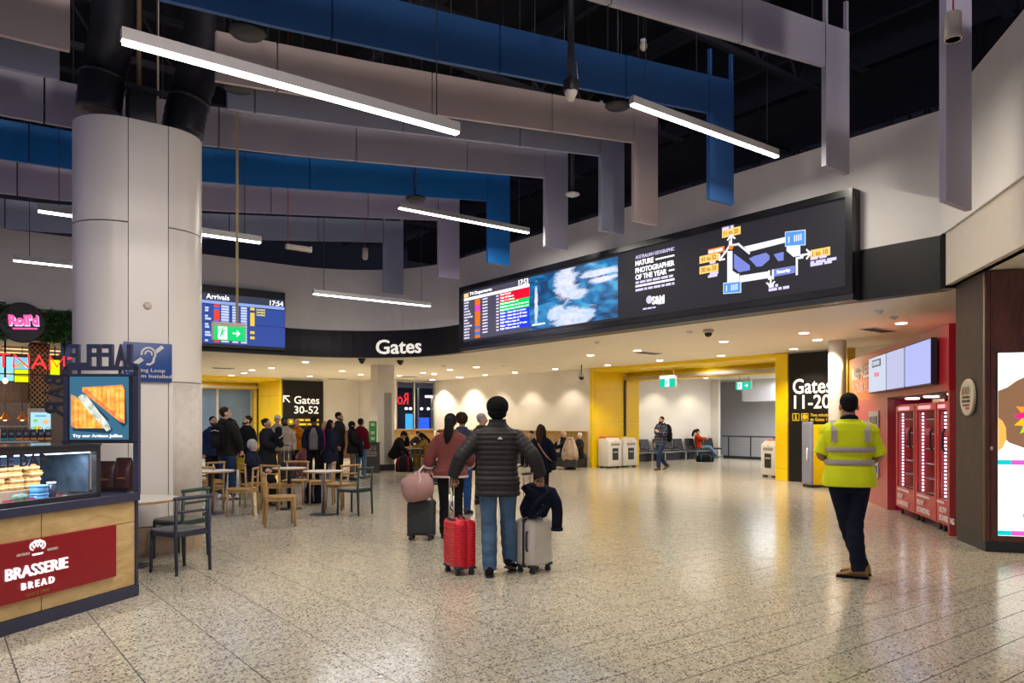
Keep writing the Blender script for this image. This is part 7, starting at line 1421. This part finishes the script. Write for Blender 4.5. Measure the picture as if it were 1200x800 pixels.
person('person in a loose orange top with a crossbody strap, hands at the chest', at_px(347.5, 22), 182, 1.65, True, pose=dict(la=((-.25, .04, 1.16), (-.05, .19, 1.32)), ra=((.25, .04, 1.16), (.05, .19, 1.33)), nod=-14), fit=dict(hair=('bun', HY_), legs=(NVY, .004), top=dict(m=cloth('orange', (.52, .19, .01)), off=.035, hem=.80, name='blouse', flare=.2)), tone='fair')
pk = cloth('dusty_rose', (.32, .13, .12)); cp_ = at_px(355.5, 21.4); person('child in a dusty pink coat and trousers sitting below the gates 30-52 panel', cp_, 195, 1.25, True, pose=dict(SIT, pelvis=(0, -.08, .56), nod=18, ll=((-.11, .36, .54), (-.12, .36, .085)), rl=((.11, .36, .54), (.12, .36, .085))), fit=dict(hair=('short', HB), legs=(pk, .01), shoes=M_wsh, top=dict(m=pk, off=.045, hem=.80)), tone='dark')
rb_ = thing('ride_on_case', 'small pink case that the child in pink sits on', 'suitcase', tuple(cp_ + Vector((math.cos(head(195) - math.pi / 2) * .06, math.sin(head(195) - math.pi / 2) * .06, 0))), head(195)); obj('case_body', MB().rbox((0, -.0, .165), (.30, .22, .27), .05), pk, rb_)
for sx in (-1, 1):
    for sy in (-1, 1): caster(rb_, sx * .10, sy * .07)
person('person in a black beanie, open navy jacket and grey shirt, looking down', at_px(367.5, 20), 168, 1.69, pose=dict(nod=18, ra=((.25, -.02, 1.15), (.25, .10, .92))), fit=dict(hair=('short', HB), cap=cloth('beanie_black', (.012, .012, .013)), brim=False, legs=(BLK, .006), top=dict(m=NVY, off=.035, hem=.84, front=cloth('grey_shirt', (.19, .18, .165)))), tone='dark')
person('person with long dark hair in a long navy parka and pale jeans', at_px(388, 19.45), 62, 1.61, True, pose=dict(turn=25), fit=dict(hair=('long', HB), legs=(cloth('pale_jeans', (.36, .35, .42)), .008), shoes=M_wsh, top=dict(m=cloth('parka_navy', (.014, .017, .035)), off=.05, hem=.56, flare=.08, hood=cloth('parka_hood', (.02, .014, .014)))), tone='tan')
person('tall bearded person in dark clothes behind the navy parka', at_px(397.5, 21), 95, 1.83, fit=dict(hair=('short', HB), beard=HB, legs=(BLK, .006), top=dict(m=CHAR, off=.03, hem=.84)), tone='tan')
person('person with fair hair and a bright pink top, mostly hidden beside the gates 30-52 panel', at_px(381, 21.6), 150, 1.58, True, fit=dict(hair=('long', HY_), legs=(BLK, .006), top=dict(m=cloth('hot_pink', (.55, .02, .16)), off=.03, hem=.84)), tone='fair')
person('person in a black headscarf and brown patterned trousers holding a black coat', at_px(413, 20.5), 78, 1.58, True, pose=dict(ra=((.24, .06, 1.14), (.10, .24, 1.12)), la=((-.24, .06, 1.14), (-.08, .25, 1.08))), fit=dict(hair=('none', HB), scarf=cloth('scarf_black', (.010, .010, .012)), legs=(mat('brown_pattern', (.11, .075, .05), .8, var=.6, scale=40), .014), top=dict(m=BLK, off=.035, hem=.80)), tone='tan')
person('person in a maroon top and blue jeans, seen from behind near the A-frame board', at_px(423, 21), 22, 1.66, fit=dict(hair=('short', HB), legs=(JEAN, .008), shoes=M_wsh, top=dict(m=cloth('maroon', (.13, .006, .014)), off=.032, hem=.86, name='jumper')), tone='brown')
person('person in black seated at the dark table, head resting on one hand', at_px(464, 24.3), 84, 1.75, pose=dict(SIT, lean=26, nod=22, la=((-.20, .36, .82), (-.06, .34, 1.10)), ra=((.24, .20, .74), (.16, .40, .60)), ltoe=0), fit=dict(hair=('short', HB), cap=BLK, legs=(BLK, .01), top=dict(m=BLK, off=.04, hem=.86)), tone='brown')
person('person in a long mustard coat seated at the dark table, bent over a meal', at_px(500, 24.5), -88, 1.65, True, pose=dict(SIT, lean=20, nod=26, la=((-.22, .24, .82), (-.10, .46, .80)), ra=((.22, .24, .82), (.10, .46, .80))), fit=dict(hair=('long', HB), legs=(cloth('mustard2', (.22, .13, .02)), .03), top=dict(m=cloth('mustard', (.27, .165, .035)), off=.04, hem=.84)), tone='fair')
for (px, D, hd_, lab, hr_, col, nod) in ((513.5, 28.2, -125, 'dark haired person in a deep blue top seated on the wall bench behind the ponytail', ('short', HD), (.02, .025, .10), 0), (489, 27.2, 150, 'black haired person bent low behind the mustard coat', ('short', HB), (.015, .015, .018), 30), (623, 26.6, -128, 'black haired person seated on the wall bench behind the navy coat', ('short', HB), (.20, .12, .07), 10)):
    person(lab, at_px(px, D), hd_, 1.66, pose=dict(SIT, nod=nod, lean=8), fit=dict(hair=hr_, legs=(BLK, .008), top=dict(m=cloth('top_%d' % px, col), off=.03, hem=.86)), tone='fair', vox=.015)
person('person with dark curly hair in a grey blue top behind the pink sweatshirt', at_px(541.5, 13.0), 15, 1.71, True, pose=dict(ra=((.22, .1, 1.14), (.16, .28, 1.0))), fit=dict(hair=('curly', HD), legs=(cloth('mid_blue', (.03, .09, .28)), .006), top=dict(m=cloth('grey_blue', (.06, .07, .11)), off=.03, hem=.84)), tone='tan')
person('grey haired person in a dark olive jacket beyond the turban, looking to one side', at_px(565, 14.5), 45, 1.73, pose=dict(turn=45), fit=dict(hair=('short', HG), legs=(CHAR, .006), top=dict(m=cloth('olive_brown', (.045, .038, .022)), off=.03, hem=.86)), tone='fair')
person('person with dark hair in a navy coat with a tan crossbody strap, seen from behind', at_px(634, 14.5), 14, 1.51, True, pose=dict(ra=((.25, .0, 1.15), (.28, .12, .93))), fit=dict(hair=('long', HD), legs=(BLK, .004), top=dict(m=cloth('coat_deep_navy', (.008, .010, .026)), off=.045, hem=.70, flare=.12)), tone='tan', vox=.010)
op = at_px(655.5, 25.3); person('balding person in a white shirt and dark waistcoat seated on the wall bench', op, -112, 1.68, pose=dict(SIT, lean=-6), fit=dict(hair=('bald', HW), brow=HW, legs=(DJEAN, .01), top=dict(m=BLK, off=.03, hem=.88, front=cloth('white_shirt', (.55, .53, .5)))), tone='fair')
person('white haired person on the wall bench behind the beige coat', at_px(677, 25.3), -127, 1.58, True, pose=dict(SIT), fit=dict(hair=('short', HW), legs=(BLK, .01), top=dict(m=CHAR, off=.03, hem=.88)), tone='fair', vox=.015)
def plaid():
    m = mat('plaid_navy', (.014, .018, .045), .85, var=.0); nt = m.node_tree; b = nt.nodes['Principled BSDF']; tc = nt.nodes.new('ShaderNodeTexCoord'); acc = None
    for ax in ('X', 'Z'):
        w = nt.nodes.new('ShaderNodeTexWave'); w.bands_direction = ax; w.inputs['Scale'].default_value = 3.2; nt.links.new(tc.outputs['Object'], w.inputs[0]); g = nt.nodes.new('ShaderNodeMath'); g.operation = 'GREATER_THAN'; g.inputs[1].default_value = .93; nt.links.new(w.outputs['Fac'], g.inputs[0])
        if acc is None: acc = g.outputs[0]
        else: mx_ = nt.nodes.new('ShaderNodeMath'); mx_.operation = 'MAXIMUM'; nt.links.new(acc, mx_.inputs[0]); nt.links.new(g.outputs[0], mx_.inputs[1]); acc = mx_.outputs[0]
    mix = nt.nodes.new('ShaderNodeMix'); mix.data_type = 'RGBA'; nt.links.new(acc, mix.inputs['Factor']); mix.inputs[6].default_value = (.014, .018, .045, 1); mix.inputs[7].default_value = (.09, .10, .14, 1); nt.links.new(mix.outputs[2], b.inputs['Base Color']); return m
wm = at_px(775, 24.7); person('bearded person in a navy plaid jacket walking before the black linked seats', wm, -122, 1.74, pose=dict(ll=((-.09, .20, .52), (-.08, .20, .10)), rl=((.09, .02, .48), (.09, -.30, .15)), rpitch=-30, la=((-.25, .05, 1.15), (-.08, .20, 1.26)), ra=((.25, -.06, 1.15), (.27, .02, .90)), turn=-10), fit=dict(hair=('short', HD), beard=HD, legs=(DJEAN, .006), shoes=M_brn_shoe, top=dict(m=plaid(), off=.035, hem=.82)), tone='fair')
sp = on_y(821, 494, 20.72); person('person in an orange red jumper and jeans seated on the black linked seats', Vector((sp.x, sp.y, 0)), 104, 1.64, True, pose=dict(SIT, pelvis=(0, -.06, .56), lean=-10, nod=22, ll=((-.10, .38, .55), (-.11, .66, .14)), rl=((.10, .38, .55), (.11, .74, .15)), lpitch=20, rpitch=25, la=((-.24, .06, .90), (-.08, .26, .92)), ra=((.24, .06, .90), (.08, .26, .92))), fit=dict(hair=('pony', HD), legs=(cloth('light_denim', (.16, .26, .40)), .008), shoes=mat('shoe_cream', (.6, .52, .36), .6), top=dict(m=cloth('orange_red', (.50, .045, .008)), off=.035, hem=.86, name='jumper')), tone='fair')
# ---- things worn or carried
def worn_pack(label, P, h, H, m, m2, z=.98, dy=-.21, hh=.46, w_=.30):
    t = thing('backpack', label, 'backpack', (P.x, P.y, 0), head(h), 'worn backpacks'); s = H / 1.75; a, b = w_ / 2 * s, .095 * s; rr = []
    for (q, k) in ((0, .80), (.05, .96), (.35, 1.0), (.7, .97), (.88, .80), (.97, .5), (1, .2)): rr.append([(a * k * math.copysign(abs(math.cos(u)) ** .6, math.cos(u)), dy * s + b * k * math.copysign(abs(math.sin(u)) ** .6, math.sin(u)), (z + hh * q) * s) for u in [2 * math.pi * i / 20 for i in range(20)]])
    obj('bag_body', MB().loft(rr), m, t); obj('front_pocket', MB().rbox((0, dy * s - b, (z + hh * .3) * s), (a * 1.5, .05, hh * .42 * s), .02), m2, t); obj('zip_line', MB().tube([(-a * .7, dy * s - b * .9, (z + hh * .68) * s), (0, dy * s - b * 1.02, (z + hh * .72) * s), (a * .7, dy * s - b * .9, (z + hh * .68) * s)], .006, 5), M_grey, t)
    for sx in (-1, 1): obj('shoulder_strap', MB().tube([(sx * .07 * s, (dy + .07) * s, (z + hh * .92) * s), (sx * .105 * s, -.05 * s, 1.535 * s), (sx * .12 * s, .08 * s, 1.49 * s), (sx * .13 * s, .165 * s, 1.36 * s), (sx * .15 * s, .16 * s, 1.22 * s), (sx * .19 * s, .02 * s, 1.10 * s), (sx * .13 * s, (dy + .07) * s, 1.04 * s)], .016, 6), m2, t)
    return t
worn_pack('black backpack worn over the dark olive jacket', at_px(266, 15.4), 25, 1.87, cloth('pack_black', (.010, .010, .011)), cloth('pack_black2', (.016, .016, .017)))
worn_pack('big black backpack worn by the walking person in plaid', wm, -122, 1.74, cloth('pack_black', (.010, .010, .011)), cloth('pack_black2', (.016, .016, .017)), .92, -.25, .58, .36)
def held(name, label, cat, P, h, lx_, ly_, z): 
    q = P + Matrix.Rotation(head(h), 3, 'Z') @ Vector((lx_, ly_, 0)); return thing(name, label, cat, (q.x, q.y, z), head(h))
t = held('shopping_bag', 'small yellow bag held low by the person with the backpack', 'bag', at_px(266, 15.4), 25, .28, .14, .60); M_yb = mat('bag_yellow', (.55, .38, .01), .6); obj('bag_body', MB().loft([[(a, b, 0) for a, b in ((-.12, -.05), (.12, -.05), (.12, .05), (-.12, .05))], [(a, b, .24) for a, b in ((-.14, -.05), (.14, -.05), (.14, .05), (-.14, .05))]], True, False), M_yb, t); obj('handle', MB().tube([(-.06, 0, .23), (-.04, 0, .32), (.04, 0, .32), (.06, 0, .23)], .008, 6), M_yb, t)
t = held('dark_bundle', 'dark soft bundle with a pale edge hugged by the person in the padded coat', 'bundle', at_px(313, 16.6), 105, .0, .28, 1.06); o = obj('bundle_cloth', MB().ell((0, 0, .16), (.13, .09, .18)).ell((.03, .02, .33), (.085, .08, .08)).ell((-.05, .02, .02), (.09, .07, .08)), BLK, t); remesh(o, .012); obj('pale_edge', MB().tube([(-.08, .06, .24), (0, .095, .20), (.08, .07, .16)], .016, 6, True), cloth('cream', (.45, .40, .33)), t)
t = held('black_coat', 'black coat hanging over the arm of the person in the headscarf', 'coat', at_px(413, 20.5), 78, .02, .22, .62); rr = []
for (z, w_, d_) in ((0, .17, .05), (.2, .18, .06), (.38, .16, .07), (.46, .12, .06), (.49, .05, .02)): rr.append([((w_ + .012 * math.sin(5 * q)) * math.cos(q), (d_ + .012 * math.sin(4 * q)) * math.sin(q), z) for q in [2 * math.pi * i / 22 for i in range(22)]])
obj('coat_cloth', MB().loft(rr), BLK, t); obj('collar', MB().tube([(-.08, 0, .48), (0, -.03, .50), (.08, 0, .48)], .02, 6, True), BLK, t)
nP = at_px(634, 14.5); t = thing('crossbody_bag', 'small dark bag on a tan strap across the navy coat', 'bag', tuple(nP), head(14)); s_ = 1.51 / 1.75
obj('strap', MB().tube([(x * s_, y * s_, z * s_) for x, y, z in ((-.11, .02, 1.50), (-.10, -.10, 1.48), (-.04, -.17, 1.36), (.06, -.175, 1.20), (.16, -.16, 1.06), (.23, -.08, .98), (.25, .02, .95))], .012, 6), mat('strap_tan', (.40, .22, .10), .6), t); obj('bag_body', MB().rbox((.27 * s_, .03, .86 * s_), (.08, .24, .18), .03), BLK, t)
t = held('phone', 'dark phone held in front of the person in the orange red jumper', 'phone', Vector((sp.x, sp.y, 0)), 104, 0, .33, .88); obj('handset', MB().rbox((0, 0, .03), (.075, .012, .15), .008), M_bmet, t); obj('phone_screen', MB().box((0, -.008, .03), (.066, .003, .13)), mat('phone_glass', (.02, .02, .025), .1), t)
t = held('meal_tray', 'brown meal bag carried between the curly haired person and the turban', 'bag', at_px(541.5, 13.0), 15, .22, .30, .72); obj('bag_body', MB().rbox((0, 0, .14), (.30, .14, .28), .03), cloth('bag_brown', (.07, .035, .02)), t); obj('handle', MB().tube([(-.08, 0, .27), (-.06, 0, .37), (.06, 0, .37), (.08, 0, .27)], .01, 6), cloth('bag_brown', (.07, .035, .02)), t)
